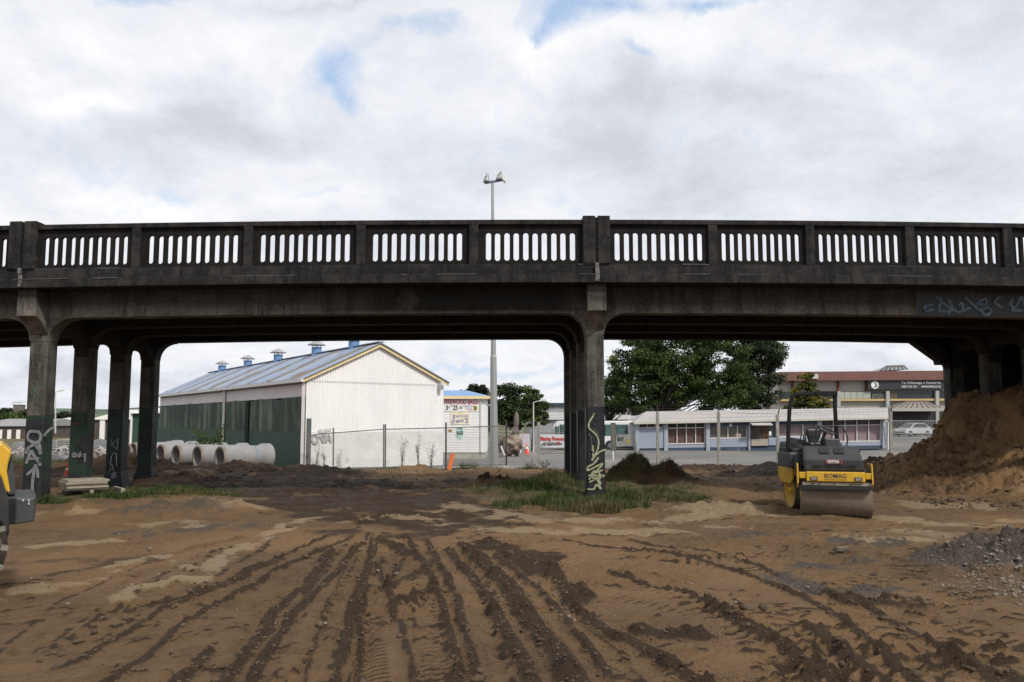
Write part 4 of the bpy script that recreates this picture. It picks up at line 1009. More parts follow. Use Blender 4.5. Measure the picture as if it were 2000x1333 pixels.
sg4 = thing('notice', (at(879, 841, YS).x, YS-.03, at(879, 843, YS).z), 'tiny ochre notice plate on the white weatherboards', 'sign')
flat(876, 839, 882.5, 843.5, YS-.026, mat('ochre plate', (.45,.30,.06), (.35,.24,.06), .6, 9), sg4, 'plate'); write('KEEP OUT', 876.8, 842, 881.8, 840.4, YT, blk, sg4)
# ------------------------------------------------------------ other buildings
def bld(name, px0, px1, Y, depth, ptop, wall, label, cat, zbase=-1.5, roofm=None, roof_h=0.0, roof_over=.3, group=None):
    x0 = at(px0, ptop, Y).x; x1 = at(px1, ptop, Y).x; z1 = at((px0+px1)/2, ptop, Y).z
    r = thing(name, ((x0+x1)/2, Y, zbase), label, cat, group)
    m = MB(); m.box(x0, x1, Y, Y+depth, zbase, z1); m.build('wall', wall, r)
    if roofm:
        o = roof_over; m = MB()
        m.add([(x0-o,Y-o,z1+.003),(x1+o,Y-o,z1+.003),(x1+o,Y+depth+o,z1+.003),(x0-o,Y+depth+o,z1+.003),(x0-o,Y+depth/2,z1+roof_h),(x1+o,Y+depth/2,z1+roof_h)], [(0,1,5,4),(2,3,4,5),(0,4,3),(1,2,5),(3,2,1,0)])
        m.build('roof', roofm, r)
    return r, x0, x1, z1
light_roof = mat('pale metal roof', (.62,.63,.65), (.52,.53,.55), .5, .6); grey_roof = mat('grey roof', (.22,.22,.22), (.28,.27,.27), .7, .5, bump=.2)
grey_wall = mat('grey cladding', (.30,.31,.32), (.26,.27,.28), .7, .3, stretch=(8,8,.3)); cream_wall = mat('cream wall', (.55,.50,.42), (.48,.44,.38), .8, .5); brown_wall = mat('dark brown wall', (.06,.045,.04), (.09,.07,.06), .8, .5)
dark = mat('dark glass', (.02,.024,.026), (.03,.035,.035), .15, .4)
b1_, x0, x1, z1 = bld('warehouse', 60, 142, 170, 30, 829, cream_wall, 'long low warehouse with pale roof seen between the first two columns', 'warehouse', roofm=light_roof, roof_h=1.4)
m = MB()
for i in range(4): xx = x0+1.2+i*(x1-x0-2)/4; m.box(xx, xx+1.3, 169.93, 169.999, z1-1.5, z1-.4)
m.build('window', dark, b1_)
b2_, x0, x1, z1 = bld('warehouse', -70, 44, 120, 22, 833, brown_wall, 'low grey roofed warehouse at the far left edge', 'warehouse', roofm=grey_roof, roof_h=1.1)
m = MB()
for i in range(9): xx = x1-.8-i*1.3; m.box(xx, xx+.55, 119.9, 119.999, z1-2.4, z1-.5)
m.build('roller_door', wht, b2_)
b3_, x0, x1, z1 = bld('warehouse', 182, 262, 96, 16, 820, brown_wall, 'cream roofed warehouse with a white corner post behind the columns', 'warehouse', roofm=mat('cream roof', (.60,.56,.50), (.55,.51,.46), .6, .5), roof_h=1.25)
m = MB(); xx = at(202, 822, 96).x; m.box(xx-.3, xx+.25, 95.8, 95.999, -1.5, z1-.02); m.build('corner_post', wht, b3_)
# green lean-to at the far end of the main shed
gn_, x0, x1, z1 = bld('lean_to', 257, 300, 66.5, 6, 808, green_wall, 'dark green lean-to with white corner and blue roof past the shed', 'shed', roofm=light_roof, roof_h=.5)
m = MB(); m.box(x0-.02, x0+.12, 66.38, 66.499, -1.2, z1); m.build('corner_trim', wht, gn_)
# grey industrial hall behind the trees
gh, x0, x1, z1 = bld('industrial_hall', 1036, 1330, 112, 24, 793, grey_wall, 'big pale grey industrial hall with dark fascia behind the bus', 'factory', roofm=light_roof, roof_h=1.3)
m = MB(); m.box(x0-.2, x1, 111.7, 111.99, at(1080,793,112).z-.0, at(1080,787.5,112).z); m.build('fascia', mat('dark blue fascia', (.02,.05,.08), None, .6), gh)
m = MB(); zz0 = at(1080,820,112).z; zz1 = at(1080,806,112).z; m.box(x0, x1, 111.6, 111.98, zz0, zz1); m.build('white_band', mat('white ribbed cladding', (.62,.62,.62), (.55,.55,.55), .6, .5, stretch=(10,10,.2)), gh)
# ---------------- long low pale blue building
YB = 71.5
bb_blue = mat('pale blue plaster', (.30,.345,.42), (.265,.305,.38), .85, .8, c3=(.28,.33,.42), s3=2.5, t3=(.55,.75)); bb_dark = mat('slate blue plinth', (.035,.06,.10), (.05,.08,.12), .8, 1); roof_t = mat('pale tile roof', (.40,.385,.37), (.34,.33,.32), .7, .6, bump=.2, bscale=8)
x0 = at(1243, 850, YB).x; x1 = at(1733, 850, YB).x; zg_ = at(1243, 881, YB).z; ze = at(1490, 820, YB).z; TILT = .0078
office = thing('low_building', ((x0+x1)/2, YB, zg_), 'long single storey pale blue building with light tiled roof', 'building')
def bx_(mb, pa, pb, qa, qb, y0, y1):
    """box from picture coords: x pa..pb, top qa, bottom qb"""
    a = at(pa, qa, YB); b_ = at(pb, qb, YB); mb.box(a.x, b_.x, YB+y0, YB+y1, b_.z, a.z); return mb
def lev(px, l0, l1): return l0+(l1-l0)*(px-1243)/(1733-1243)
def EV(px): return lev(px, 826, 816)
def GD(px): return lev(px, 882, 875)
def slab(mb, pa, pb, fa, fb, y0, y1):
    """wall piece between picture x pa..pb whose top and bottom follow fa, fb"""
    P = [at(pa, fa(pa), YB), at(pb, fa(pb), YB), at(pb, fb(pb), YB), at(pa, fb(pa), YB)]
    vs = [(p.x, YB+y0, p.z) for p in P]+[(p.x, YB+y1, p.z) for p in P]
    mb.add(vs, [(0,1,2,3),(7,6,5,4),(0,4,5,1),(1,5,6,2),(2,6,7,3),(3,7,4,0)]); return mb
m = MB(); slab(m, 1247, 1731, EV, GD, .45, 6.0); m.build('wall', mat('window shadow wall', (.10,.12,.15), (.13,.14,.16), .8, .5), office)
m = MB()
up_ = lambda k: (lambda px: EV(px)+(GD(px)-EV(px))*k)
slab(m, 1248, 1297, up_(.22), up_(.90), .0, .44)
slab(m, 1303, 1378, up_(.80), up_(.90), .05, .44)
slab(m, 1385, 1461, up_(.62), up_(.90), .05, .44)
slab(m, 1502, 1600, up_(.60), up_(.86), .05, .44)
slab(m, 1602, 1728, up_(.80), up_(.92), .05, .44)
m.build('panel', bb_blue, office)
m = MB(); slab(m, 1249, 1730, up_(.905), lambda p: GD(p)+2, .08, .40); slab(m, 1385, 1600, up_(.0), up_(.16), .06, .44); m.build('plinth', bb_dark, office)
m = MB(); 
for pa in (1241, 1297, 1379, 1461.5, 1596, 1723): slab(m, pa, pa+(7 if pa != 1461.5 else 3.5), up_(0), lambda p: GD(p)+1, -.12, .46)
m.build('pillar', mat('light blue pillar', (.33,.365,.42), (.29,.32,.375), .8, 1), office)
wf = mat('white window frame', (.62,.60,.58), (.55,.53,.52), .6, 2); pink = mat('dusty pink blind', (.25,.185,.20), (.21,.155,.17), .8, 2.5, stretch=(6,1,1)); brick = mat('brown shelf goods', (.14,.07,.055), (.07,.05,.045), .8, 3, stretch=(1,1,6))
def window(pa, pb, k0, k1, nx, ks, panemat, toppane=dark):
    w = MB(); slab(w, pa, pb, up_(k0), up_(k0+.035), .2, .3); slab(w, pa, pb, up_(k1-.04), up_(k1), .1, .3); slab(w, pa, pb, up_(ks), up_(ks+.03), .2, .3)
    for i in range(nx+1):
        c = pa+(pb-pa)*i/nx; slab(w, c-.8, c+.8, up_(k0), up_(k1), .19, .31)
    f = w.build('window', wf, office)
    p = MB(); slab(p, pa, pb, up_(ks), up_(k1), .34, .36); p.build('pane', panemat, f)
    p = MB(); slab(p, pa, pb, up_(k0), up_(ks), .34, .36); p.build('upper_pane', toppane, f)
window(1305, 1378, .02, .78, 4, .20, brick); window(1606, 1722, .02, .79, 5, .22, pink); window(1249, 1296, .02, .20, 3, .19, dark)
window(1386, 1460, .17, .61, 4, .18, mat('dim shop glass', (.10,.09,.085), (.13,.115,.105), .25, 2)); window(1518, 1596, .17, .60, 3, .18, pink)
m = MB(); slab(m, 1467, 1500, up_(.64), up_(.87), -.1, .1); m.build('counter', mat('beige counter', (.36,.33,.27), (.32,.29,.24), .8, 1), office)
m = MB(); slab(m, 1467, 1490, up_(.2), up_(.9), .36, .42); m.build('door', mat('dark doorway', (.06,.05,.045), (.09,.07,.06), .6, 2), office)
m = MB(); slab(m, 1491, 1504, up_(.2), up_(.87), .3, .43); m.build('timber_panel', mat('brown timber panel', (.10,.055,.02), (.07,.04,.02), .7, 3, stretch=(8,1,1)), office)
m = MB(); a = at(1462, 826, YB); b_ = at(1502, 826, YB); zt = at(1480, 823, YB).z; m.add([(a.x,YB-1.1,zt-.30),(b_.x,YB-1.1,zt-.30),(b_.x,YB,zt),(a.x,YB,zt),(a.x,YB-1.1,zt-.36),(b_.x,YB-1.1,zt-.36),(b_.x,YB,zt-.06),(a.x,YB,zt-.06)], [(0,1,2,3),(7,6,5,4),(0,4,5,1),(1,5,6,2),(3,7,4,0)]); m.build('door_canopy', roof_t, office)
m = MB(); slab(m, 1424, 1429, up_(.10), up_(.20), -.12, .05); m.build('lamp_box', mat('pale lamp', (.5,.5,.5), None, .6), office)
# roof: eaves run between slightly different heights, ridge behind
e0 = at(1238, EV(1238), YB-.5); e1 = at(1735, EV(1735), YB-.5); r0 = at(1262, 804, YB+2.6); r1 = at(1734, 796.5, YB+2.6)
m = MB(); m.add([(e0.x,YB-.5,e0.z),(e1.x,YB-.5,e1.z),(r1.x,YB+2.6,r1.z),(r0.x,YB+2.6,r0.z),(e0.x,YB+6.4,e0.z),(e1.x,YB+6.4,e1.z)], [(0,1,2,3),(3,2,5,4),(0,3,4),(1,5,2)]); m.build('roof', roof_t, office)
m = MB()
for k in (.33, .66):
    a = Vector((e0.x,YB-.5,e0.z)).lerp(Vector((r0.x,YB+2.6,r0.z)), k); b_ = Vector((e1.x,YB-.5,e1.z)).lerp(Vector((r1.x,YB+2.6,r1.z)), k); m.bar(a, b_, .05, .02)
for i in range(52):
    k = i/51; a = Vector((e0.x,YB-.5,e0.z)).lerp(Vector((e1.x,YB-.5,e1.z)), k); b_ = Vector((r0.x,YB+2.6,r0.z)).lerp(Vector((r1.x,YB+2.6,r1.z)), k); m.bar(a, b_, .03, .02)
m.build('roof_seams', mat('tile joint', (.36,.34,.33), None, .8), office)
m = MB(); m.bar((e0.x,YB-.54,e0.z-.07), (e1.x,YB-.54,e1.z-.07), .09, .12); m.build('gutter', mat('cream gutter', (.50,.46,.40), None, .6), office)
m = MB(); a = at(1731, 820, YB-.5); m.tube([(a.x-.1,YB-.55,a.z-.05),(a.x+.18,YB-.45,a.z-.25),(a.x+.18,YB-.2,a.z-2.6)], .05); m.build('downpipe', wht, office)
m = MB(); a = at(1437, 850, YB-1.2); m.box(a.x, a.x+.42, YB-1.3, YB-1.0, a.z-.16, a.z+.1); m.box(a.x+.19, a.x+.23, YB-1.17, YB-1.13, -.9, a.z-.16)
tag(m.build('letter_box', mat('weathered box', (.28,.22,.2), (.35,.3,.27), .8, 5), loc=(a.x, YB-1.2, -.9)), 'weathered letter box on a thin post before the blue building', 'letter box')
m = MB(); a = at(1503, 843, YB-.2); m.box(a.x, a.x+.2, YB-.05, YB-.02, a.z-.35, a.z); p = m.build('notice', wht, office)
# ---------------- two storey college building
YK = 104.0
col_ = thing('college_building', (at(1690, 800, YK).x, YK, -.2), 'two storey beige building with maroon roof and black name sign', 'building')
mar = mat('maroon metal roof', (.17,.075,.06), (.14,.06,.05), .6, .4, stretch=(9,1,1)); bei = mat('beige panels', (.42,.385,.34), (.37,.34,.30), .85, .3); mr2 = mat('maroon pilaster', (.16,.06,.045), None, .8); yel = mat('mustard sill', (.50,.37,.17), None, .8)
def kb(pa, pb, qa, qb, y0, y1, mt_, name, par=None, k=.0075):
    """facade piece; tops rise gently to the right"""
    m = MB(); f = lambda p, q: q-(p-1690)*k*(822-q)/90
    P = [at(pa, f(pa,qa), YK), at(pb, f(pb,qa), YK), at(pb, f(pb,qb), YK), at(pa, f(pa,qb), YK)]
    vs = [(p.x, YK+y0, p.z) for p in P]+[(p.x, YK+y1, p.z) for p in P]
    m.add(vs, [(0,1,2,3),(7,6,5,4),(0,4,5,1),(1,5,6,2),(2,6,7,3),(3,7,4,0)]); return m.build(name, mt_, par or col_)
kb(1522, 1900, 743.7, 836, .5, 14, bei, 'wall'); kb(1520, 1905, 726, 743.6, -.6, 14.4, mar, 'roof')
kb(1524, 1900, 764.5, 780, .2, .49, dark, 'window_band'); kb(1524, 1900, 779.5, 783.5, -.02, .48, yel, 'sill')
for pa in (1548, 1637.5, 1692): kb(pa, pa+3.5, 743.8, 764.5, .1, .49, mr2, 'pilaster')
for pa in (1634, 1729.5, 1826): kb(pa, pa+6.5, 764.6, 836, -.25, .19, mat('pale round pillar', (.38,.39,.37), (.33,.34,.33), .8, 1), 'pillar')
for pa, pb in ((1640.5, 1650),(1650.8,1662),(1662.8,1674),(1674.8,1686),(1686.8,1701)):
    kb(pa, pb, 766, 779, .12, .19, mat('sky reflecting glass', (.30,.34,.30), (.40,.42,.34), .1, .35), 'window_pane')
kb(1737.5, 1753, 766, 779, .12, .19, mat('amber curtain pane', (.10,.085,.05), (.07,.06,.04), .4, 1, stretch=(5,1,1)), 'window_pane')
kb(1704, 1728, 770, 779, .1, .19, mat('dark reflected pine', (.02,.025,.02), (.16,.17,.14), .3, 1.6), 'window_pane')
sgk = kb(1693, 1848, 743.5, 761.5, -.3, .09, mat('black name board', (.018,.022,.028), (.022,.03,.036), .5, .3), 'name_board')
def kw(s, pa, pbm, pb, pt, mt_, bold=.0):
    a = at(pa, pbm, YK-.33); w = at(pb, pbm, YK-.33).x-a.x; h = at(pa, pt, YK-.33).z-a.z
    text_mb(s, (a.x, YK-.33, a.z), (1,0,.0075), (0,0,1), w, h, .004, bold).build('lettering', mt_, sgk)
kw('Te W\u0101nanga o Aotearoa', 1761, 751.6, 1837.5, 745.2, wht, .0); kw('0800 355 553', 1761, 757.6, 1791, 753.6, wht, .0); kw('www.twoa.ac.nz', 1799.5, 757.6, 1837.5, 753.2, wht)
m = MB(); c_ = at(1708.8, 752.5, YK-.33); m.lathe((c_.x, YK-.33, c_.z), (0,-1,0), [(0,.48),(.02,.48)], 28); m.build('round_emblem', wht, sgk)
m = MB(); E = lambda dx_, dz_: Vector((c_.x+dx_, YK-.36, c_.z+dz_))
ribbon(m, [E(-.1,.28), E(.12,.2), E(.25,.0), E(.3,-.15), E(.1,-.2), E(.0,-.05), E(.12,.02)], .07, (0,-1,0), 0); ribbon(m, [E(-.2,-.32), E(-.05,-.2), E(.08,-.32), E(.25,-.24)], .06, (0,-1,0), 0); ribbon(m, [E(-.05,.2), E(.1,.08), E(.18,-.08)], .06, (0,-1,0), 0)
m.build('emblem_drawing', mat('grey emblem lines', (.12,.14,.14), None, .6), sgk)
# entrance canopy, rooflight
m = MB(); P = lambda x, y, d=0: (lambda q: (q.x, YK-3+d, q.z))(at(x, y, YK-3+d))
a0 = P(1741, 797.5, 0); a1 = P(1842, 797.5, 0); t0 = P(1770, 784.5, 2.2); t1 = P(1812, 784.5, 2.2)
m.add([a0, a1, t1, t0, (a0[0], YK, a0[2]), (a1[0], YK, a1[2])], [(0,1,2,3), (0,3,4), (1,5,2)]); m.build('canopy_roof', mat('taupe canopy roof', (.26,.235,.21), (.22,.2,.18), .7, .5), col_)
m = MB()
for i in range(9):
    k = i/8; a = Vector(a0).lerp(Vector(a1), .04+.92*k); b_ = Vector(t0).lerp(Vector(t1), k); m.bar(a+Vector((0,0,.02)), b_+Vector((0,0,.02)), .09, .05)
m.build('canopy_rib', brown_wall, col_)
m = MB(); a = P(1739, 803.5); b_ = P(1844, 797.6); m.box(a[0], b_[0], YK-3.1, YK+.1, a[2], b_[2]); m.build('canopy_fascia', mat('grey fascia', (.36,.35,.33), None, .7), col_)
kb(1741, 1900, 803.6, 836, -.1, .18, mat('dark entrance', (.02,.02,.022), None, .6), 'entrance')
m = MB(); a0 = at(1719, 724.5, YK+3); a1 = at(1773, 722, YK+3); t0 = at(1731, 715.5, YK+4.5); t1 = at(1765, 714.5, YK+4.5)
m.add([a0, a1, t1, t0, (a0.x, YK+6.5, a0.z), (a1.x, YK+6.5, a1.z)], [(0,1,2,3),(0,3,4),(1,5,2),(3,2,5,4)]); m.build('rooflight', mat('rooflight glass', (.18,.19,.2), (.12,.12,.13), .2, .5), col_)
m = MB()
for i in range(7): k = i/6; m.bar(Vector(a0).lerp(Vector(a1), k)+Vector((0,-.02,.02)), Vector(t0).lerp(Vector(t1), k)+Vector((0,-.02,.02)), .12, .06)
m.bar(t0, t1, .2, .12); m.build('rooflight_frame', brown_wall, col_)
for pa in (1652, 1715): kb(pa, pa+4, 797, 801, -.4, .49, mat('dark air unit', (.10,.10,.10), None, .6), 'air_unit')
kb(1581, 1593, 731, 740, -.9, .5, mat('white roof hatch', (.5,.5,.5), None, .6), 'roof_hatch')
# concrete tower beyond
Yt = 210; m = MB(); a = at(25, 790, Yt); b_ = at(40, 822, Yt); tw = thing('concrete_tower', ((a.x+b_.x)/2, Yt, -1.5), 'old grey concrete tower with railed top on the left horizon', 'tower')
m.box(a.x+.1, b_.x-.1, Yt, Yt+2, -1.5, a.z-.1); m.build('shaft', mat('tower concrete', (.17,.145,.135), (.12,.11,.11), .9, .4, stretch=(3,3,.4)), tw)
m = MB()
for i in range(5): xx = a.x+(b_.x-a.x)*i/4; m.box(xx-.05, xx+.05, Yt-.1, Yt, a.z-.1, a.z+.55)
m.box(a.x, b_.x, Yt-.12, Yt+2, a.z+.5, a.z+.62); m.box(a.x-.1, b_.x+.1, Yt-.15, Yt+2.1, a.z-.2, a.z-.05); m.build('railing', mat('pale rail', (.4,.4,.4), None, .7), tw)
# ------------------------------------------------------------ bus
Yb = 73.5; bx0 = at(1082, 850, Yb).x; bx1 = at(1243, 850, Yb).x; bz0 = at(1160, 881, Yb).z; bz1 = at(1160, 822.5, Yb).z; BW = 2.4
bus = thing('bus', ((bx0+bx1)/2, Yb, bz0), 'white bus with dark window band parked behind the middle column', 'bus')
bw_ = mat('white bus paint', (.72,.73,.75), (.66,.67,.69), .35, .6, coat=.3); teal = mat('teal tinted glass', (.035,.085,.09), (.10,.17,.17), .12, 1.1, stretch=(1,1,2))
m = MB(); hb = bz1-bz0
prof = [(bx0,.36),(bx0,.9),(bx0+.03,hb*.75),(bx0+.22,hb*.95),(bx0+.5,hb),(bx1-.35,hb),(bx1-.18,hb*.93),(bx1-.02,hb*.5),(bx1,.34)]
m.prism(prof, (0,Yb,bz0), (1,0,0), (0,0,1), (0,BW,0)); m.build('body', bw_, bus, bevel=.06)
m = MB(); m.box(bx0+.5, bx1-.75, Yb-.012, Yb-.002, bz0+hb*.50, bz0+hb*.88); m.build('side_glass', teal, bus)
m = MB(); 
for k in range(7): xx = bx0+.55+k*(bx1-bx0-1.35)/6; m.box(xx-.04, xx+.04, Yb-.022, Yb-.003, bz0+hb*.5, bz0+hb*.88)
m.box(bx0+.5, bx1-.75, Yb-.02, Yb-.003, bz0+hb*.77, bz0+hb*.785); m.build('window_bar', mat('dark bar', (.02,.02,.02), None, .5), bus)
for k, (a, b_) in enumerate(((bx0+.08, bx0+.28), (bx0+.30, bx0+.46))):
    m = MB(); m.box(a, b_, Yb-.012, Yb-.002, bz0+hb*.35, bz0+hb*.82); m.build('rear_glass', teal, bus)
m = MB(); m.box(bx1-.01, bx1+.008, Yb+.2, Yb+BW-.2, bz0+hb*.5, bz0+hb*.9); m.build('windscreen', dark, bus)
m = MB(); m.tube([(bx1-.25,Yb-.02,bz0+hb*.9),(bx1+.1,Yb-.25,bz0+hb*.86),(bx1+.12,Yb-.25,bz0+hb*.6)], .03); m.box(bx1+.04, bx1+.18, Yb-.36, Yb-.2, bz0+hb*.5, bz0+hb*.72); m.build('mirror', mat('black plastic', (.015,.015,.016), None, .5), bus)
tyre = mat('tyre rubber', (.018,.018,.019), (.03,.028,.026), .85, 6); rim = mat('steel rim', (.25,.26,.27), (.18,.18,.18), .4, 8, metal=.5)
for xx in (bx0+1.7, at(1191.5, 868, Yb).x):
    m = MB(); m.lathe((xx, Yb-.03, bz0+.46), (0,1,0), [(0,.30),(.0,.44),(.05,.47),(.25,.47),(.3,.44)], 24); w = m.build('wheel', tyre, bus, smooth='auto')
    m = MB(); m.lathe((xx, Yb-.045, bz0+.46), (0,1,0), [(0,.06),(.02,.25),(.0,.27),(.015,.28)], 20); m.build('rim', rim, w)
m = MB(); m.box(bx0+.3, bx1-.2, Yb+.05, Yb+BW-.05, bz0+.25, bz0+.37); m.build('skirt', mat('dark underside', (.02,.02,.02), None, .8), bus)
# ------------------------------------------------------------ silver car
def car(loc, yaw, label, k=1.0):
    r = thing('car', loc, label, 'car'); sv = mat('silver car paint', (.50,.52,.54), (.46,.48,.50), .3, 2, metal=.4, coat=.5)
    Mx = Matrix.Translation(loc) @ Matrix.Rotation(yaw, 4, 'Z')
    def T(m): return m.xf(Mx)
    prof = [(-2.1,.30),(-2.12,.55),(-2.0,.72),(-1.2,.92),(-.45,1.38),(.1,1.47),(1.2,1.44),(1.75,1.0),(2.0,.92),(2.08,.6),(2.05,.3)]
    # lower body and greenhouse as lofted sections across the width
    secs = [(-.84,.93,.0),(-.80,1.0,.02),(-.62,1.0,.0),(0,1.0,.0),(.62,1.0,.0),(.80,1.0,.02),(.84,.93,.0)]
    def body():
        m = MB(); vs = []; fs = []; n = len(prof)
        for y, s, d in secs:
            for x, z_ in prof:
                tum = max(0, z_-.9)*.32*(1 if abs(y) > .7 else 0)
                vs.append((x*(.985 if s < 1 else 1), y-(math.copysign(tum, y) if y else 0), z_*(1 if s == 1 else .985)))
        for i in range(len(secs)-1):
            for j in range(n): fs.append((i*n+j, i*n+(j+1)%n, (i+1)*n+(j+1)%n, (i+1)*n+j))
        fs += [tuple(range(n)), tuple(range(len(secs)*n-1, (len(secs)-1)*n-1, -1))]; m.add(vs, fs); return m
    T(body()).build('body', sv, r, smooth='auto')
    for sy in (-1, 1):
        m = MB(); q = [(-1.0,.97),(-.42,1.32),(.15,1.39),(.15,.97)]; m.prism(q, (0, sy*.80, 0), (1,0,0), (0,-sy*.22,1), (0, sy*.02, 0)); m.xf(Matrix.Translation((0, sy*.215, 0))); T(m).build('side_window', dark, r)
        m = MB(); q = [(.22,.97),(.22,1.39),(1.15,1.35),(1.5,.99)]; m.prism(q, (0, sy*.80, 0), (1,0,0), (0,-sy*.22,1), (0, sy*.02, 0)); m.xf(Matrix.Translation((0, sy*.215, 0))); T(m).build('side_window', dark, r)
        for x in (-1.3, 1.3):
            m = MB(); m.lathe((x, sy*.68, .3), (0,sy,0), [(0,.2),(0,.28),(.04,.31),(.16,.31),(.185,.28)], 18); w = T(m).build('wheel', tyre, r, smooth='auto')
            m = MB(); m.lathe((x, sy*.865, .3), (0,sy,0), [(0,.19),(.01,.17),(.0,.05)], 14); T(m).build('rim', rim, w)
        m = MB(); m.obox((-2.03, sy*.6, .66), (1,0,.2), (0,1,0), (0,0,1), .06, .16, .07); T(m).build('headlight', mat('headlight glass', (.6,.62,.64), None, .1), r)
    m = MB(); m.add([(-1.17,-.66,.95),(-1.17,.66,.95),(-.47,.58,1.385),(-.47,-.58,1.385)], [(0,1,2,3)]); m.xf(Matrix.Translation((-.02,0,.012))); T(m).build('windscreen', dark, r)
    m = MB(); m.box(-2.15, -2.10, -.7, .7, .32, .42); T(m).build('bumper_grille', mat('black plastic', (.015,.015,.016)), r)
    return r
cp = at(1783, 852, 93); car((cp.x, 93, cp.z), R(24), 'silver hatchback parked beyond the fence beside the earth bank')
# more ground under the car
# ------------------------------------------------------------ fences
galv = mat('galvanised steel', (.13,.13,.13), (.19,.185,.18), .55, 4, metal=.3); conc_post = mat('old concrete post', (.30,.285,.26), (.22,.205,.185), .9, 8, c3=(.42,.40,.37), s3=3, t3=(.55,.7)); dark_steel = mat('dark steel', (.05,.048,.047), (.07,.065,.06), .6, 4, metal=.3)
def meshwire(p0, p1, z0a, z1a, z0b, z1b, pitch=.075, th=.006):
    """chain link: crossing wires between two posts"""
    mb = MB(); p0 = Vector(p0); p1 = Vector(p1); W_ = (p1-p0).length; u = (p1-p0)/W_; H_ = min(z1a-z0a, z1b-z0b); nrm = Vector((u.y, -u.x, 0))
    step = pitch*1.414; k = -int(H_/step)-1
    while k*step < W_:
        for sg in (1, -1):
            s0 = k*step; s1 = s0+H_; z0_, z1_ = 0.0, H_
            if s0 < 0: z0_ = -s0; s0 = 0
            if s1 > W_: z1_ = H_-(s1-W_); s1 = W_
            if s1 <= s0: continue
            if sg < 0: a, b_ = (W_-s0), (W_-s1)
            else: a, b_ = s0, s1
            def pt(s, h): return p0+u*s+Vector((0,0,(z0a+(z0b-z0a)*s/W_)+h))
            A_, B_ = pt(a, z0_), pt(b_, z1_); d = (B_-A_).normalized(); sd = d.cross(nrm)*th/2
            mb.add([A_+sd, B_+sd, B_-sd, A_-sd], [(0,1,2,3)])
        k += 1
    return mb
YFN = 36.2
cf = thing('chain_fence', (at(795, 915, YFN).x, YFN, zb(-4.5, YFN)), 'low chain link fence with pipe rails in front of the white gable', 'fence')
fp = [(603, 850, 918), (651, 845, 918), (749.5, 838, 917.5), (752.8, 838, 917.5), (871, 835, 913), (989, 831, 911)]
pts = []
for i, (px, t_, b_) in enumerate(fp):
    T_ = at(px, t_, YFN); B_ = at(px, b_, YFN); pts.append((T_, B_))
    m = MB(); m.cyl((B_.x, YFN, B_.z-.3), (T_.x, YFN, T_.z+(.20 if i not in (0,) else .05)), .032 if i not in (4,5) else .038, n=8); m.build('post', dark_steel if i > 3 else galv, cf, smooth='auto')
for i in range(len(pts)-1):
    if i == 2: continue
    (T0, B0), (T1, B1) = pts[i], pts[i+1]
    m = MB(); m.cyl(T0-Vector((0,0,.02)), T1-Vector((0,0,.02)), .024, n=6); m.build('rail', galv, cf, smooth='auto'); m = MB(); m.cyl(B0+Vector((0,0,.07)), B1+Vector((0,0,.07)), .020, n=6); m.build('rail', galv, cf, smooth='auto')
    meshwire((T0.x, YFN-.03, 0), (T1.x, YFN-.03, 0), B0.z+.07, T0.z, B1.z+.07, T1.z).build('wire_mesh', mat('wire', (.22,.22,.215), None, .5, metal=.4), cf, fixn=False)
m = MB(); B_ = at(989, 916, YFN-.2); m.box(B_.x-.16, B_.x+.13, YFN-.4, YFN-.1, B_.z-.1, B_.z+.13); tag(m.build('concrete_block', strip, loc=(B_.x, YFN-.25, B_.z), bevel=.03), 'small pale concrete block at the right foot of the chain fence', 'block')
# security fence of concrete posts with barbed arms
sf = thing('security_fence', (at(1400, 912, 38).x, 38.0, zb(9, 38)), 'tall fence of old concrete posts with barbed wire arms along the yard', 'fence')
tops = []
for px, t_, b_, arm in ((1052, 826, 912, (7, -13)), (1284, 806, 912, (0, -15)), (1403, 806, 906, (1, -17)), (1518, 812, 902, (5, -17)), (1739, 806, 896, (4, -14))):
    T_ = at(px, t_, 38); B_ = at(px+1, b_, 38); m = MB()
    m.obox(((T_.x+B_.x)/2, 38, (T_.z+B_.z)/2-.15), (1,0,0), (0,1,0), (T_.x-B_.x, 0, T_.z-B_.z), .062, .062, (T_.z-B_.z)/2+.18); m.build('post', conc_post, sf, bevel=.01)
    A_ = at(px+arm[0], t_+arm[1], 38); m = MB(); m.bar(T_-Vector((0,0,.1)), A_, .04, .045); m.build('barb_arm', dark_steel, sf); tops.append((T_, A_))
for k in (.15, .55, .95):
    m = MB()
    for i in range(len(tops)-1):
        a = tops[i][0].lerp(tops[i][1], k); b_ = tops[i+1][0].lerp(tops[i+1][1], k); c_ = (a+b_)/2-Vector((0,0,.04)); m.tube([a, c_, b_], .004, 4)
    m.build('barbed_wire', dark_steel, sf)
m = MB(); a = at(1700, 896, 38)
# driveway gate with the firewood banner
gate = thing('gate', (at(1080, 880, 39).x, 39, zb(2, 39)), 'wire gate frame carrying a firewood banner left of the middle column', 'gate')
m = MB(); 
m.tube([at(1056, 889, 39), at(1082, 881, 39), at(1110, 889, 39)], .018, 6); m.tube([at(1054, 886, 39), at(1150, 886, 39)], .02, 6); m.tube([at(1054, 846, 39), at(1150, 846, 39)], .02, 6); m.tube([at(1056,880,39), at(1079,848,39), at(1120,864,39)], .012, 6); m.tube([at(1054, 846, 39), at(1054, 889, 39)], .02, 6); m.tube([at(1150, 846, 39), at(1150, 889, 39)], .02, 6)
m.build('frame', galv, gate)
ban = thing('banner', (at(1080, 874, 38.9).x, 38.9, at(1080, 875, 38.9).z), 'white banner with red and black firewood lettering tied to the gate', 'banner')
m = MB(); q = [at(1054, 849, 38.92), at(1130, 849, 38.92), at(1130, 875.5, 38.92), at(1058, 874, 38.92), at(1054, 868, 38.92)]
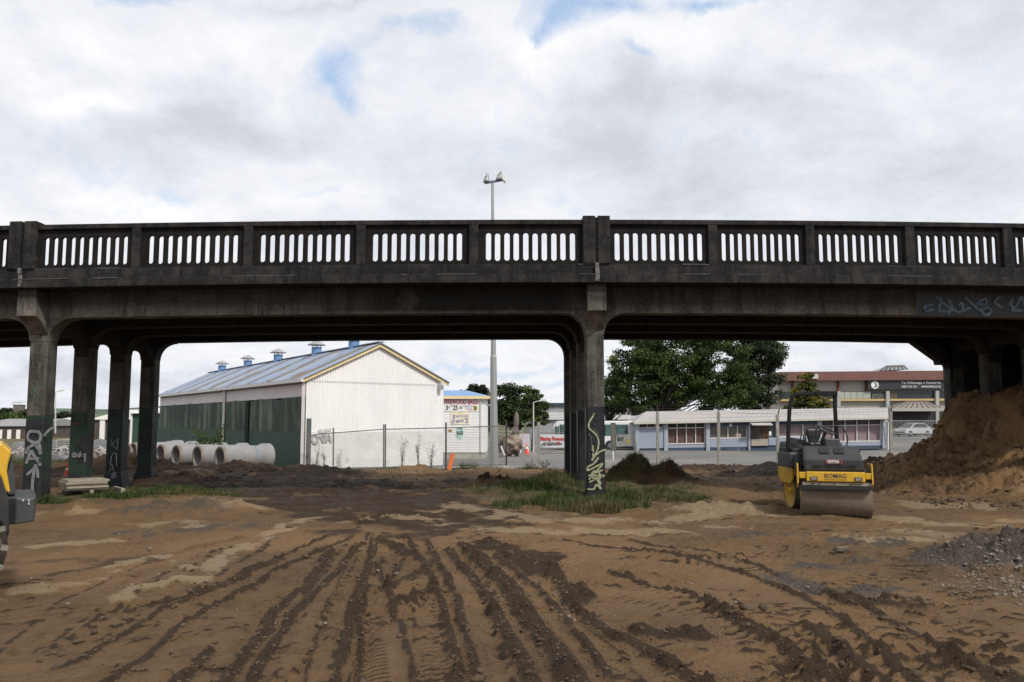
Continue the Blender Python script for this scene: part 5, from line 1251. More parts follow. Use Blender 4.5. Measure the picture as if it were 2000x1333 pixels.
m.prism([(p.x, p.z) for p in q], (0, 38.92, 0), (1,0,0), (0,0,1), (0, .01, 0)); m.build('cloth', mat('banner cloth', (.60,.63,.66), (.55,.58,.61), .8, 2), ban)
YY = 38.9
write('Blazing Firewood', 1055.2, 863, 1107.5, 853, YY, red, ban, -.01, .04); write('PROUDLY NO.', 1061.5, 866.5, 1083, 863.6, YY, blk, ban, .01, .01); write('ONE', 1085.5, 868, 1094, 863.2, YY, red, ban, .02, .04); write('FOR FIREWOOD!', 1057, 871.5, 1098, 866.6, YY, blk, ban, .04, .03, shear=.25)
# second gate leaf with a painted board
g2 = thing('gate', (at(1220, 880, 60).x, 60, zb(8, 60)), 'rusty wire gate with a daubed grey board before the bus front', 'gate')
m = MB(); 
for p, q in (((1203,842),(1203,877)), ((1237,842),(1237,880)), ((1203,874),(1243,871)), ((1217,846),(1243,866)), ((1243,868),(1243,880))): m.tube([at(*p, 60), at(*q, 60)], .03, 6)
m.build('frame', mat('brown steel', (.10,.085,.07), (.14,.12,.10), .7, 4), g2)
m = MB(); a = at(1204, 849, 59.9); b_ = at(1232, 871, 59.9); m.box(a.x, b_.x, 59.88, 59.9, b_.z, a.z); m.build('board', mat('grey daubed board', (.27,.28,.27), (.17,.18,.16), .8, 2.2), g2)
write('MANY', 1206, 862.5, 1219, 853.5, 59.86, mat('dark daub', (.06,.065,.06), None, .8), g2, 0, .03)
m = MB(); c_ = at(1226.5, 862.5, 59.86); m.obox(c_, (1,0,1.7), (0,1,0), (-1,0,1.7), .15, .008, .15); m.build('diamond_plate', mat('mustard plate', (.26,.24,.05), None, .8), g2)
m = MB(); a = at(1197.5, 830, 60); b_ = at(1197.5, 882, 60); m.box(a.x-.17, a.x+.17, 59.9, 60.2, b_.z, a.z+.15); tag(m.build('gate_post', mat('mossy post', (.09,.10,.085), (.13,.13,.11), .9, 4), loc=(a.x, 60, b_.z), bevel=.02), 'thick mossy dark post at the edge of the middle column before the bus', 'post')
def stick(px0, py0, px1, py1, Y, w, mt_, name, label, cat, top=None):
    a = at(px0, py0, Y); b_ = at(px1, py1, Y); m = MB(); m.bar(b_, a, w, w); o = m.build(name, mt_, loc=(b_.x, Y, b_.z), bevel=min(.012, w*.2)); return tag(o, label, cat)
m = MB(); a = at(1197.5, 881, 42); b_ = at(1197.5, 906, 42)
stick(1197.5, 881, 1198, 899, 42, .05, wht, 'marker_peg', 'thin white marker peg standing in the yard right of the middle column', 'peg')
stick(1039, 896, 1039, 915, 36.5, .035, mat('red oxide', (.20,.04,.03), None, .8), 'marker_peg', 'thin rusty red stake beside the yard edge', 'stake')
o_ = MB(); a = at(884.5, 886.5, 34); b_ = at(877, 918, 34); o_.cyl(b_, a, .085, .085, 14); tag(o_.build('marker_post', mat('orange plastic', (.85,.22,.06), (.70,.17,.05), .5, 3), loc=tuple(b_), smooth='auto'), 'leaning orange plastic tube stuck in the ground by the fence', 'marker post')
# iron picket fence at the right, beyond
pf = thing('picket_fence', (at(1790, 850, 84).x, 84, zb(41, 84)), 'pale iron picket fence in front of the parked silver car', 'fence')
m = MB(); a = at(1742, 822, 84); b_ = at(1860, 822, 84); z0 = at(1742, 849, 84).z
i = 0; xx = a.x
while xx < b_.x: m.box(xx-.012, xx+.012, 83.98, 84.02, z0-.3, a.z+.06); xx += .155
m.build('pickets', mat('pale iron', (.33,.33,.33), (.25,.25,.25), .6, 3), pf)
m = MB(); m.bar((a.x,84,a.z-.02), (b_.x,84,a.z-.02), .05, .05); m.build('rail', MATS['pale iron'], pf); m = MB(); m.bar((a.x,84,z0+.1), (b_.x,84,z0+.1), .05, .05); m.build('rail', MATS['pale iron'], pf)
# ------------------------------------------------------------ light poles
pole = thing('floodlight_mast', (at(965, 912, 38.5).x, 38.5, zb(-.8, 38.5)), 'tall tapered grey steel mast with twin floodlights rising above the bridge', 'light pole')
bx = at(965, 912, 38.5).x; tz = at(962, 358, 38.5).z; tx = at(962, 358, 38.5).x
m = MB(); zz_ = zb(-.8, 38.5)-.4
segs = [(0, .205), (.02, .205), (.40, .145), (.405, .125), (1, .062)]
H_ = tz-zz_; m.lathe((bx, 38.5, zz_), (tx-bx, 0, H_), [(k*H_, r) for k, r in segs], 8); m.build('shaft', mat('weathered galvanised mast', (.33,.345,.355), (.27,.28,.29), .5, 1.5, metal=.25, stretch=(1,1,.15)), pole)
m = MB(); a = at(946, 358, 38.5); b_ = at(984, 351.5, 38.5); m.bar(a, b_, .13, .09); m.build('cross_arm', mat('arm steel', (.14,.18,.22), None, .5, metal=.4), pole)
for px, py, s in ((950.5, 350, 1), (976.5, 346.5, 1.25)):
    c_ = at(px, py, 38.5); m = MB(); m.lathe(c_-Vector((0,0,.16)), (.1,-.1,1), [(0,.15*s),(.05,.17*s),(.10,.12*s),(.24,.075*s),(.40,.05*s),(.44,.02)], 14); h_ = m.build('lamp_head', mat('lamp aluminium', (.32,.33,.33), (.22,.23,.23), .4, metal=.5), pole, smooth='auto')
    m = MB(); m.tube([c_+Vector((-.16*s,0,-.2)), c_+Vector((-.12*s,0,.06)), c_+Vector((0,0,.17*s))], .015, 6); m.build('bracket', galv, h_)
c_ = at(982.5, 349.5, 38.5); m = MB(); m.lathe(c_, (1,-.6,-.15), [(0,.05),(.06,.19),(.10,.22),(.11,.20)], 18); m.build('reflector', mat('bright reflector', (.85,.85,.85), None, .15, metal=.8), pole, smooth='auto')
def lamp_post(px, pt, pb, Y, w, label, arm=None):
    a = at(px, pt, Y); b_ = at(px, pb, Y); r = thing('street_lamp', (b_.x, Y, b_.z), label, 'street lamp')
    m = MB(); m.cyl((b_.x,Y,b_.z-.4), (a.x,Y,a.z), w, w*.6, n=10); m.build('pole', mat('pale lamp pole', (.52,.53,.53), (.42,.43,.43), .5, 2), r, smooth='auto')
    m = MB(); s = 1 if arm is None else arm; m.tube([(a.x,Y,a.z), (a.x+s*.5,Y,a.z+.12)], w*.5, 6); m.obox((a.x+s*.7, Y, a.z+.15), (1,0,.15*s), (0,1,0), (0,0,1), .28, .10, .06); m.build('lamp_head', MATS['pale lamp pole'], r); return r
lamp_post(1042, 786, 884, 66, .075, 'white street lamp in front of the leafy tree beside the hall')
lamp_post(108.5, 766, 840, 98, .09, 'thin street lamp seen beside the first left column')
m = MB()
# ------------------------------------------------------------ tandem roller
yp = mat('yellow machine paint', (.62,.36,.02), (.54,.31,.02), .45, 3, c3=(.30,.19,.06), s3=7, t3=(.60,.78), coat=.15)
hoodm = mat('charcoal hood', (.030,.033,.038), (.045,.047,.05), .5, 2, c3=(.09,.08,.07), s3=3, t3=(.6,.85)); blackm = mat('black steel', (.012,.012,.013), (.022,.021,.02), .55, 5)
drum_m = mat('dirty steel drum', (.125,.10,.075), (.175,.14,.105), .93, 2.2, bump=.3, bscale=30, c3=(.10,.065,.04), s3=5, t3=(.58,.72))
Fy = 14.95; Fx = at(1645, 1000, Fy-.30).x; yw = .84*math.atan2(Fx, Fy)
yl = Vector((math.sin(yw), math.cos(yw), 0)); xl = Vector((yl.y, -yl.x, 0)); SX = .00868
gzr = gz(Fx, Fy)
MF = Matrix(((xl.x, yl.x, 0, Fx), (xl.y, yl.y, 0, Fy), (0, 0, 1, 0), (0, 0, 0, 1)))
def lx(px): return (px-1636.5)*SX
def lz(py, dy=0.0): return at(1636, py, Fy+dy*yl.y).z
roller = thing('road_roller', (Fx, Fy, gzr), 'small yellow and black tandem road roller parked facing the camera by the earth bank', 'road roller')
def ff(name, m, mt_, par=None, **k): return m.xf(MF).build(name, mt_, par or roller, **k)
hw = 1.17/2; RD = .37
m = MB(); m.lathe((-hw, 0, RD-.01), (1,0,0), [(.03,.20),(.03,RD-.05),(0,RD-.02),(0,RD-.005),(.01,RD),(2*hw-.01,RD),(2*hw,RD-.005),(2*hw,RD-.02),(2*hw-.03,RD-.05),(2*hw-.03,.2)], 64); fd = ff('drum', m, drum_m, smooth='auto')
m = MB(); m.lathe((-hw-.005, 0, RD), (1,0,0), [(0,.1),(.02,.1)], 16); ff('hub', m, yp, fd)
# front hood with break line
m = MB(); d0 = -.38
zA = lz(920.5, d0); zB = lz(897, d0); zC = lz(873.5, -.08)
hl, hr = lx(1577), lx(1691)
prof = [(d0, zA), (d0-.01, zB), (-.08, zC), (.62, zC+.01), (.62, zA)]
vs = [(hl, p[0], p[1]) for p in prof]+[(hr-(.07 if 1 < i < 4 else (.02 if i == 1 else 0)), p[0], p[1]) for i, p in enumerate(prof)]
m.add(vs, [(0,1,2,3,4),(9,8,7,6,5)]+[(i, (i+1)%5, 5+(i+1)%5, 5+i) for i in range(5)]); hood = ff('hood', m, hoodm, bevel=.03)
m = MB()
for i in range(4):
    for j in range(7):
        a = lx(1594)+i*.187+j*.0235; m.box(a, a+.011, d0-.022, d0-.012, lz(914,d0), lz(908.5,d0))
ff('vent_slots', m, blackm, hood)
m = MB()
for a, b_ in ((1607,1627),(1635,1655)):
    q0 = (lz(886,-.15)); P0 = Vector((lx(a), d0-.01, zB)); s = Vector((0, .31, zC-zB)).normalized(); n = Vector((0, -s.z, s.y))
    m.obox((lx((a+b_)/2), d0-.02+s.y*.24, zB+s.z*.24+.012), (1,0,0), s, n, .082, .085, .006)
ff('vent_grille', m, blackm, hood)
m = MB(); m.box(lx(1618.5), lx(1650), d0-.022, d0-.014, lz(906.5,d0), lz(897.8,d0)); ff('sticker', m, mat('red sticker', (.42,.04,.05), (.30,.05,.05), .5), hood)
m = MB(); m.box(lx(1620), lx(1648), d0-.026, d0-.0225, lz(905.6,d0), lz(899,d0)); ff('sticker_face', m, mat('dark sticker', (.05,.045,.05), None, .5), hood)
o0 = MF @ Vector((lx(1621), d0-.027, lz(903.6,d0))); text_mb('CENTRAL', o0, xl, (0,0,1), .205, .042, .002, .03).build('lettering', wht, hood)
o0 = MF @ Vector((lx(1623), d0-.027, lz(905.3,d0))); text_mb('PLANT HIRE', o0, xl, (0,0,1), .17, .011, .002, .01).build('lettering', wht, hood)
# front beam
m = MB(); b0 = -.47; m.box(lx(1580.5), lx(1691), b0, b0+.12, lz(941.5,b0), lz(922.5,b0)); beam_ = ff('front_beam', m, yp, bevel=.012)
o0 = MF @ Vector((lx(1615), b0-.002, lz(934,b0))); text_mb('BOMAG', o0, xl, (0,0,1), .355, .072, .004, .002).build('lettering', hoodm, beam_)
m = MB(); m.box(lx(1615), lx(1622), b0-.004, b0-.001, lz(938,b0), lz(936.8,b0)); 
for i in range(12): m.box(lx(1623+i*2.8), lx(1625.2+i*2.8), b0-.004, b0-.001, lz(938,b0), lz(937,b0))
ff('stripe_text', m, hoodm, beam_)
for a in (1588, 1671):
    m = MB(); m.box(lx(a), lx(a+14), b0-.016, b0-.001, lz(939.5,b0), lz(932,b0)); h_ = ff('headlight', m, blackm, beam_, bevel=.008)
    m = MB(); m.box(lx(a+1.8), lx(a+12.2), b0-.021, b0-.0165, lz(938.3,b0), lz(933.2,b0)); ff('lamp_glass', m, mat('dull lamp glass', (.22,.20,.18), (.3,.28,.25), .3, 20), h_)
for a, b_ in ((1567, 1580), (1691.5, 1703)):
    m = MB(); m.box(lx(a), lx(b_), b0+.02, b0+.16, lz(936,b0), lz(924,b0)); ff('side_arm', m, yp, bevel=.01)
for sx, w in ((lx(1564.5), .022), (lx(1704), .022)):
    m = MB(); z0_, z1_ = lz(951,b0), lz(906.5,b0)
    m.prism([(b0-.02, z0_+.05),(b0+.03, z1_-.02),(b0+.10, z1_),(.35, z1_-.02),(.42, z0_+.15),(.25, z0_-.10),(b0+.08, z0_-.02)], (sx-w/2, 0, 0), (0,1,0), (0,0,1), (w,0,0)); ff('side_plate', m, yp, bevel=.006)
m = MB(); m.box(lx(1573), lx(1703), b0+.03, b0+.07, lz(949,b0), lz(943.2,b0)); sc_ = ff('scraper_bar', m, mat('pale scraper', (.33,.29,.22), (.20,.16,.11), .8, 6))
m = MB()
for px in (1592, 1606, 1635, 1664, 1681): c_ = Vector((lx(px), b0+.03, lz(946,b0))); m.cyl(c_, c_+Vector((0,-.012,0)), .012, n=8)
ff('bolt', m, blackm, sc_)
m = MB(); m.box(lx(1568.5), lx(1703.5), b0+.0, b0+.09, lz(957,b0), lz(949.4,b0)); ff('frame_rail', m, blackm)
m = MB(); m.box(lx(1575), lx(1700), b0+.09, .55, lz(950,b0), lz(921,b0)); ff('chassis', m, blackm)
# rear section, offset to the left
YR_ = 16.35; XF_ = at(1545, 965, YR_-.1).x; XR_ = XF_+hw
MR = Matrix.Translation((XR_, YR_, 0)); 
def rr_(name, m, mt_, par=None, **k): return m.xf(MR).build(name, mt_, par or roller, **k)
m = MB(); m.lathe((-hw, 0, RD-.01), (1,0,0), [(.09,.10),(.10,RD-.10),(.0,RD-.03),(0,RD-.005),(.01,RD),(2*hw-.01,RD),(2*hw,RD-.03)], 48); rd = rr_('drum', m, mat('dark drum', (.045,.036,.028), (.07,.055,.04), .8, 3), smooth='auto')
m = MB(); m.lathe((-hw-.004, 0, RD-.01), (1,0,0), [(.07,.07),(.085,.10),(.09,.16),(.03,RD-.07),(.0,RD-.012)], 40, cap=False); rr_('drum_disc', m, mat('dirty yellow disc', (.42,.25,.03), (.33,.20,.04), .6, 3), rd, smooth='auto')
m = MB(); m.lathe((-hw+.0, 0, RD-.01), (1,0,0), [(0,.05),(.08,.07)], 14); rr_('hub', m, yp, rd)
def rz(py, Y): return at(1560, py, Y).z
m = MB(); z0_, z1_ = rz(944, YR_-.2), rz(901, YR_-.2)
m.prism([(-.42,z0_+.1),(-.40,z1_-.08),(-.30,z1_),(.0,z1_),(.40,z1_-.03),(.44,z0_+.1),(.25,z0_),(-.28,z0_)], (-hw-.07,0,0), (0,1,0), (0,0,1), (.03,0,0)); rr_('side_plate', m, yp, bevel=.008)
m = MB(); m.box(-hw-.039, -hw+.28, -.40, -.28, rz(930,YR_-.4), rz(915,YR_-.4)); rr_('rear_arm', m, yp, bevel=.01)
m = MB(); m.box(-hw+.10, hw-.10, -.30, .55, .80, 1.02); rr_('rear_frame', m, blackm, bevel=.02)
m = MB(); m.box(-hw+.05, hw-.05, .10, .70, 1.02, 1.28); rr_('rear_hood', m, hoodm, bevel=.04)
YP = 15.75
m = MB(); a = at(1541.5, 914, YP-.25); b_ = at(1579, 884, YP-.25); m.box(a.x, b_.x, YP-.25, YP+.45, a.z, b_.z); m.build('water_tank', hoodm, roller, bevel=.03)
m = MB(); a = at(1552, 902, YP-.26); b_ = at(1560, 887, YP-.26); m.box(a.x, b_.x, YP-.262, YP-.251, a.z, b_.z); m.build('access_plate', mat('grey plate', (.08,.085,.09), None, .5), roller)
m = MB(); a = at(1580, 884, YP); b_ = at(1690, 873, YP); m.box(at(1541,884,YP).x, at(1672,884,YP).x, Fy+.60, YP+.6, at(1600,893,YP).z, at(1600,876,YP).z); m.build('platform', blackm, roller, bevel=.01)
m = MB(); m.add([at(1537,853,YP), at(1575,861,YP), at(1575,868,YP), at(1537,868,YP), at(1537,853,YP+.3), at(1575,861,YP+.3), at(1575,868,YP+.3), at(1537,868,YP+.3)], [(0,1,2,3),(7,6,5,4),(0,4,5,1),(1,5,6,2),(2,6,7,3),(3,7,4,0)]); m.build('side_shelf', blackm, roller)
# roll bar
rp = [at(1538, 905, YP), at(1539.5, 850, YP), at(1542, 800, YP), at(1544.5, 785, YP), at(1549, 774, YP), at(1556, 770, YP), at(1580, 769.5, YP), at(1625, 769, YP)]
def sqtube(mb, pts, w, d):
    n = len(pts); vs = []; Yax = Vector((0,1,0))
    for i, p in enumerate(pts):
        t = (pts[min(i+1,n-1)]-pts[max(i-1,0)]).normalized(); s = t.cross(Yax).normalized()
        vs += [p+s*w/2-Yax*d/2, p-s*w/2-Yax*d/2, p-s*w/2+Yax*d/2, p+s*w/2+Yax*d/2]
    fs = [(3,2,1,0), tuple(range(4*n-4, 4*n))]
    for i in range(n-1):
        for k in range(4): fs.append((4*i+k, 4*i+(k+1)%4, 4*i+4+(k+1)%4, 4*i+4+k))
    mb.add(vs, fs)
m = MB(); sqtube(m, rp, .060, .07); sqtube(m, [at(1630.5, 766, YP), at(1631, 800, YP), at(1634, 850, YP), at(1639, 890, YP)], .058, .07); m.box(at(1592,770,YP).x, at(1634,770,YP).x, YP-.055, YP+.055, at(1592,773.5,YP).z, at(1592,764.5,YP).z)
m.build('roll_bar', mat('grey black roll bar', (.010,.011,.013), (.017,.017,.019), .75, 2, spec=.15), roller, bevel=.008)
for dx_, r_ in ((0, .016), (.05, .012), (.09, .014)):
    m = MB(); m.tube(smooth_line([at(1553,905,YP-.3)+Vector((dx_,0,0)), at(1556,925,YP-.45)+Vector((dx_,0,0)), at(1562,930,YP-.6)+Vector((dx_*.6,0,.02)), at(1574,922,YP-.7)+Vector((dx_*.4,0,0))], 4), r_, 6); m.build('hydraulic_hose', blackm, roller, smooth='auto')
# seat, console, wheel, rails
Ysx = YP+.12
m = MB(); p = [at(1575,838,Ysx), at(1603,837,Ysx), at(1607,843,Ysx), at(1600,862,Ysx), at(1596,868,Ysx), at(1583,868,Ysx), at(1577,850,Ysx)]
m.prism([(q.x,q.z) for q in p], (0,Ysx,0), (1,0,0), (0,0,1), (0,.10,0)); a = at(1578, 872, Ysx-.3); b_ = at(1606, 864, Ysx-.3); m.box(a.x, b_.x, Ysx-.40, Ysx+.05, a.z, b_.z); st = m.build('seat', mat('black vinyl', (.015,.016,.016), (.03,.03,.03), .4, 6, bump=.3, bscale=12), roller, bevel=.03)
m = MB(); a = at(1584, 884, Ysx-.2); b_ = at(1600, 870, Ysx-.2); m.box(a.x, b_.x, Ysx-.3, Ysx-.02, a.z, b_.z); m.build('seat_base', blackm, roller)
m = MB(); a = at(1608, 875, YP-.3); b_ = at(1636, 857, YP-.3); m.box(a.x, b_.x, YP-.42, YP-.15, a.z, b_.z); m.build('console', hoodm, roller, bevel=.02)
m = MB(); c_ = at(1614, 841, YP-.3); ax = Vector((.35,-.35,1)).normalized(); e1 = ax.cross(Vector((0,1,0))).normalized(); e2 = ax.cross(e1)
ring_ = [c_+e1*math.cos(t)*.17+e2*math.sin(t)*.17 for t in [2*math.pi*i/24 for i in range(25)]]; m.tube(ring_, .016, 8)
for t in (0, 2.1, 4.2): m.tube([c_-ax*.02, c_+e1*math.cos(t)*.17+e2*math.sin(t)*.17], .012, 6)
m.tube([c_-ax*.01, c_-ax*.30], .03, 8); m.build('steering_wheel', blackm, roller, smooth='auto')
m = MB(); m.tube(smooth_line([at(1593,852,YP-.05), at(1594,840,YP-.05), at(1600,834,YP-.05), at(1620,832.5,YP-.05), at(1640,832.7,YP-.05), at(1646,835,YP-.05), at(1655,854,YP-.05), at(1655,864,YP-.05), at(1652,876,YP-.05)], 3), .014, 8); m.build('handrail', blackm, roller, smooth='auto')
m = MB(); m.tube([at(1563.5,862,YP), at(1564,852,YP), at(1566,849.5,YP), at(1569,850,YP), at(1570,862,YP)], .011, 6); m.build('lever_guard', blackm, roller)
m = MB(); m.lathe(at(1573, 862, YP-.1), (0,0,1), [(0,.018),(.12,.014),(.14,.024),(.17,.01)], 8); m.build('control_lever', blackm, roller)
# ------------------------------------------------------------ wheel loader at the left edge
YL = 8.05
PX_ = at(52, 1000, YL).x; wcx = PX_-.87*(PX_-at(-112, 1075, YL).x); wr = .52
ROT = Matrix.Translation((PX_, YL, 0)) @ Matrix.Rotation(R(31), 4, 'Z') @ Matrix.Translation((-PX_, -YL, 0))
class LB(MB):
    def build(s, *a, **k):
        if k.pop('sq', False): s.v = [(PX_+(v[0]-PX_)*.87, v[1], v[2]) for v in s.v]
        return s.xf(ROT) and MB.build(s, *a, **k)
loader = thing('wheel_loader', (wcx-1.0, YL+.7, 0), 'yellow wheel loader cut by the left edge, its black tail weight in view', 'wheel loader')
def wheel_(cx_, cy_, face, out):
    m = LB(); n = 40; m.lathe((cx_, cy_, wr-.01), (0,out,0), [(-.28,wr*.62),(-.28,wr*.9),(-.22,wr*.96),(.0,wr*.96),(.06,wr*.9),(.06,wr*.62)], n)
    for i in range(18):
        t = 2*math.pi*i/18
        for s in (0, 1):
            tt = t+(math.pi/18 if s else 0); y_ = cy_-out*.11+ (out*.09 if s else -out*.09)
            c_ = Vector((cx_+math.cos(tt)*wr*.975, y_, wr-.01+math.sin(tt)*wr*.975)); rad = Vector((math.cos(tt),0,math.sin(tt))); tan = Vector((-math.sin(tt), .9*(1 if s else -1)*out, math.cos(tt)))
            m.obox(c_, rad, tan, rad.cross(tan), .03, .12, .035)
    w = m.build('wheel', mat('muddy tyre', (.16,.15,.12), (.10,.09,.075), .9, 5, c3=(.03,.03,.03), s3=3, t3=(.5,.62)), loader, smooth='auto')
    m = LB(); m.lathe((cx_, cy_, wr-.01), (0,out,0), [(.03,.05),(.02,wr*.5),(.055,wr*.6)], 24); m.build('rim', yp, w, smooth='auto')
for cx_ in (wcx, wcx-2.1):
    wheel_(cx_, YL+.02, 0, -1); wheel_(cx_, YL+1.55, 0, 1)
def lo(name, poly, y0, y1, mt_, par=None, bevel=.02):
    m = LB(); m.prism([(at(px,py,YL).x, at(px,py,YL).z) for px, py in poly], (0, y0, 0), (1,0,0), (0,0,1), (0,y1-y0,0)); return m.build(name, mt_, par or loader, bevel=bevel, sq=True)
eng = lo('engine_cover', [(-420,868),(-60,862),(4,867),(23,884),(16,908),(14,925),(20,962),(18,968),(8,960),(0,930),(-20,928),(-420,980)], YL+.30, YL+1.35, yp, bevel=.03)
lo('rear_panel', [(14,925),(24,893),(27,925),(31,972),(-30,972)], YL+.33, YL+1.32, mat('dark grey panel', (.035,.038,.042), (.05,.05,.055), .5, 3))
lo('fender', [(-200,925),(-2,926),(4,935),(19,985),(19,1040),(13,1045),(4,1020),(-8,1008),(-40,990),(-190,985)], YL-.02, YL+.30, blackm)
cwt = mat('scuffed black weight', (.030,.031,.034), (.055,.055,.055), .5, 5, c3=(.12,.11,.10), s3=8, t3=(.62,.8))
m = LB(); a = at(40, 1024, YL+.08); b_ = at(78, 972, YL+.08); c_ = at(19, 1024, YL+.30)
m.add([(a.x,YL+.08,a.z),(b_.x,YL+.10,a.z+.02),(b_.x+.02,YL+.35,a.z+.02),(b_.x+.02,YL+1.3,a.z+.02),(c_.x,YL+1.3,a.z),(c_.x,YL+.28,a.z)]+[(a.x,YL+.08,b_.z),(b_.x,YL+.10,b_.z-.01),(b_.x+.02,YL+.35,b_.z-.01),(b_.x+.02,YL+1.3,b_.z-.01),(c_.x,YL+1.3,b_.z),(c_.x,YL+.28,b_.z)], [(5,4,3,2,1,0),(6,7,8,9,10,11)]+[(i,(i+1)%6,6+(i+1)%6,6+i) for i in range(6)])
tw_ = m.build('tail_weight', cwt, loader, bevel=.015, sq=True)
m = LB()
for px, py in ((56,977),(67,978),(67,984)): q = at(px, py, YL+.09); m.cyl(q, q+Vector((0,-.012,0)), .011, n=8)
m.build('bolt', mat('pale bolt', (.4,.4,.4), None, .5), tw_, sq=True)
m = LB(); c_ = at(18, 909, YL+.295); m.lathe((c_.x, YL+.295, c_.z), (0,-1,0), [(-.02,.03),(0,.033)], 22); sk = m.build('round_label', wht, loader, sq=True)
text_mb('LBA', (c_.x-.023, YL+.293, c_.z-.010), (1,0,0), (0,0,1), .046, .020, .0, .02).fn(lambda v: (PX_+(v[0]-PX_)*.87, v[1], v[2])).xf(ROT).build('lettering', blk, sk)
m = LB(); q = at(-12, 905, YL+.296); q2 = at(3, 931, YL+.296); m.box(q.x, q2.x, YL+.286, YL+.297, q2.z, q.z); wl = m.build('warning_label', mat('yellow label', (.75,.55,.02), None, .5), loader, sq=True)
text_mb('0,-', (at(-9, 925, YL).x, YL+.284, at(0, 926, YL).z), (1,0,0), (0,0,1), .04, .03, .0).fn(lambda v: (PX_+(v[0]-PX_)*.87, v[1], v[2])).xf(ROT).build('lettering', blk, wl)
# cab, boom and bucket farther left (outside the frame)
m = LB(); x_ = wcx-1.5; m.box(x_, x_+1.0, YL+.35, YL+1.25, 1.0, 1.25); 
for a, b_ in ((x_+.04, YL+.39), (x_+.96, YL+.39), (x_+.04, YL+1.21), (x_+.96, YL+1.21)): m.box(a-.035, a+.035, b_-.035, b_+.035, 1.25, 2.25)
m.box(x_-.05, x_+1.05, YL+.32, YL+1.28, 2.25, 2.33); m.build('cab_frame', blackm, loader, bevel=.01)
m = LB(); m.box(x_+.04, x_+.96, YL+.40, YL+.41, 1.25, 2.25); m.build('cab_glass', dark, loader)
m = LB(); m.box(wcx-2.9, wcx-1.2, YL+.45, YL+1.15, .45, 1.0); m.bar((wcx-1.8,YL+.6,1.0), (wcx-3.3,YL+.6,.4), .12, .18); m.bar((wcx-1.8,YL+1.0,1.0), (wcx-3.3,YL+1.0,.4), .12, .18); m.build('boom', yp, loader, bevel=.01)
m = LB(); m.prism([(0,.05),(-.7,.05),(-.55,.15),(-.1,.2),(-.05,.7),(0,.72)], (wcx-3.2, YL-.05, 0), (1,0,0), (0,0,1), (0,1.7,0)); m.build('bucket', blackm, loader)
# ------------------------------------------------------------ concrete pipes
pc_ = mat('pale concrete pipe', (.27,.27,.275), (.21,.21,.215), .85, 1.5, bump=.15, c3=(.30,.27,.24), s3=2, t3=(.58,.74)); rust = mat('brown pipe rim', (.17,.135,.105), (.24,.215,.19), .9, 4)
pa = Vector((.69, .724, 0)); c0 = at(429, 894, 34.0)
def pipe_mesh():
    m = MB(); prof = [(2.22,.37),(0,.37),(0,.45),(1.72,.45),(1.88,.53),(2.22,.53),(2.22,.37)]; m.lathe((0,0,0), pa, prof, 40, cap=False); return m
base_p = pipe_mesh().build('concrete_pipe', pc_, smooth='auto'); m = MB(); m.lathe((0,0,0), pa, [(-.012,.375),(-.012,.452),(.10,.456),(.1,.451),(0,.449)], 40, cap=False); m.build('rim', rust, base_p, smooth='auto')
m = MB(); m.lathe((0,0,0), pa, [(2.0,.452),(2.0,.54)], 8, cap=False)
plabels = ['concrete pipe lying nearest the white gable, its full length in view', 'second concrete pipe from the gable end of the row', 'third concrete pipe from the gable end of the row', 'fourth concrete pipe, its mouth just right of the fourth column', 'concrete pipe half hidden by the fourth left column', 'concrete pipe mouth just right of the third left column in the gap', 'concrete pipe mouth at the left end of the row in the gap between two columns']
pstep = Vector((-.80, .60, 0))
for i, (px, k_, dz_) in enumerate(((429,0,0),(394,0,.0),(353,0,0),(323,0,0),(298,0,.02),(270.5,0,.05),(259,0,0))):
    # each mouth lies on the line through the first, set back along the row
    a_ = (px-1000)/FPX/1.0
    k = (a_*c0.y*1.006-c0.x)/(pstep.x-a_*1.006*pstep.y) if i else 0
    p = c0+pstep*k+Vector((0,0,dz_)); 
    o = base_p if i == 0 else copy_tree(base_p); o.location = p; tag(o, plabels[i], 'concrete pipe', 'concrete pipes laid beside the shed')
m = MB(); m.tube([Vector((c0.x,c0.y,c0.z))+pa*1.45+Vector((.829*math.sin(t)*-.0,0,0))+(Vector((pa.y,-pa.x,0))*math.cos(t)+Vector((0,0,1))*math.sin(t))*.465 for t in [i*.2-.2 for i in range(18)]], .012, 6)
tag(m.build('blue_hose_loop', mat('pale blue hose', (.18,.33,.48), None, .5), loc=tuple(c0)), 'pale blue line looped round the nearest concrete pipe', 'hose')
# ------------------------------------------------------------ traffic cones, timber, junk
def cone(p, label, h=.7):
    r = thing('traffic_cone', p, label, 'traffic cone'); P_ = Vector(p); om = mat('orange cone plastic', (.80,.10,.04), (.68,.09,.04), .45, 4)
    m = MB(); m.lathe(P_, (0,0,1), [(.04,h*.20),(h*.98,h*.035),(h,.02)], 18); m.build('body', om, r, smooth='auto')
    m = MB(); m.box(P_.x-h*.27, P_.x+h*.27, P_.y-h*.27, P_.y+h*.27, P_.z, P_.z+.045); m.build('base', om, r, bevel=.01)
    m = MB(); m.lathe(P_, (0,0,1), [(h*.50,h*.122),(h*.68,h*.092)], 18, cap=False); m.build('white_band', wht, r, smooth='auto'); return r
q = at(1029, 887.5, 62); cone((q.x, 62, q.z), 'orange traffic cone with white band before the faded board in the yard', .8)
q = at(131, 921, 25.0); cone((q.x, 25, gz(q.x, 25)+.0), 'orange traffic cone half hidden behind the second left column', .48)
wood = mat('weathered plywood', (.36,.32,.25), (.28,.25,.19), .85, 3, stretch=(1,1,6), c3=(.20,.17,.13), s3=4, t3=(.55,.7))
a = at(103, 976, 18.35); b_ = at(219, 953, 19.6)
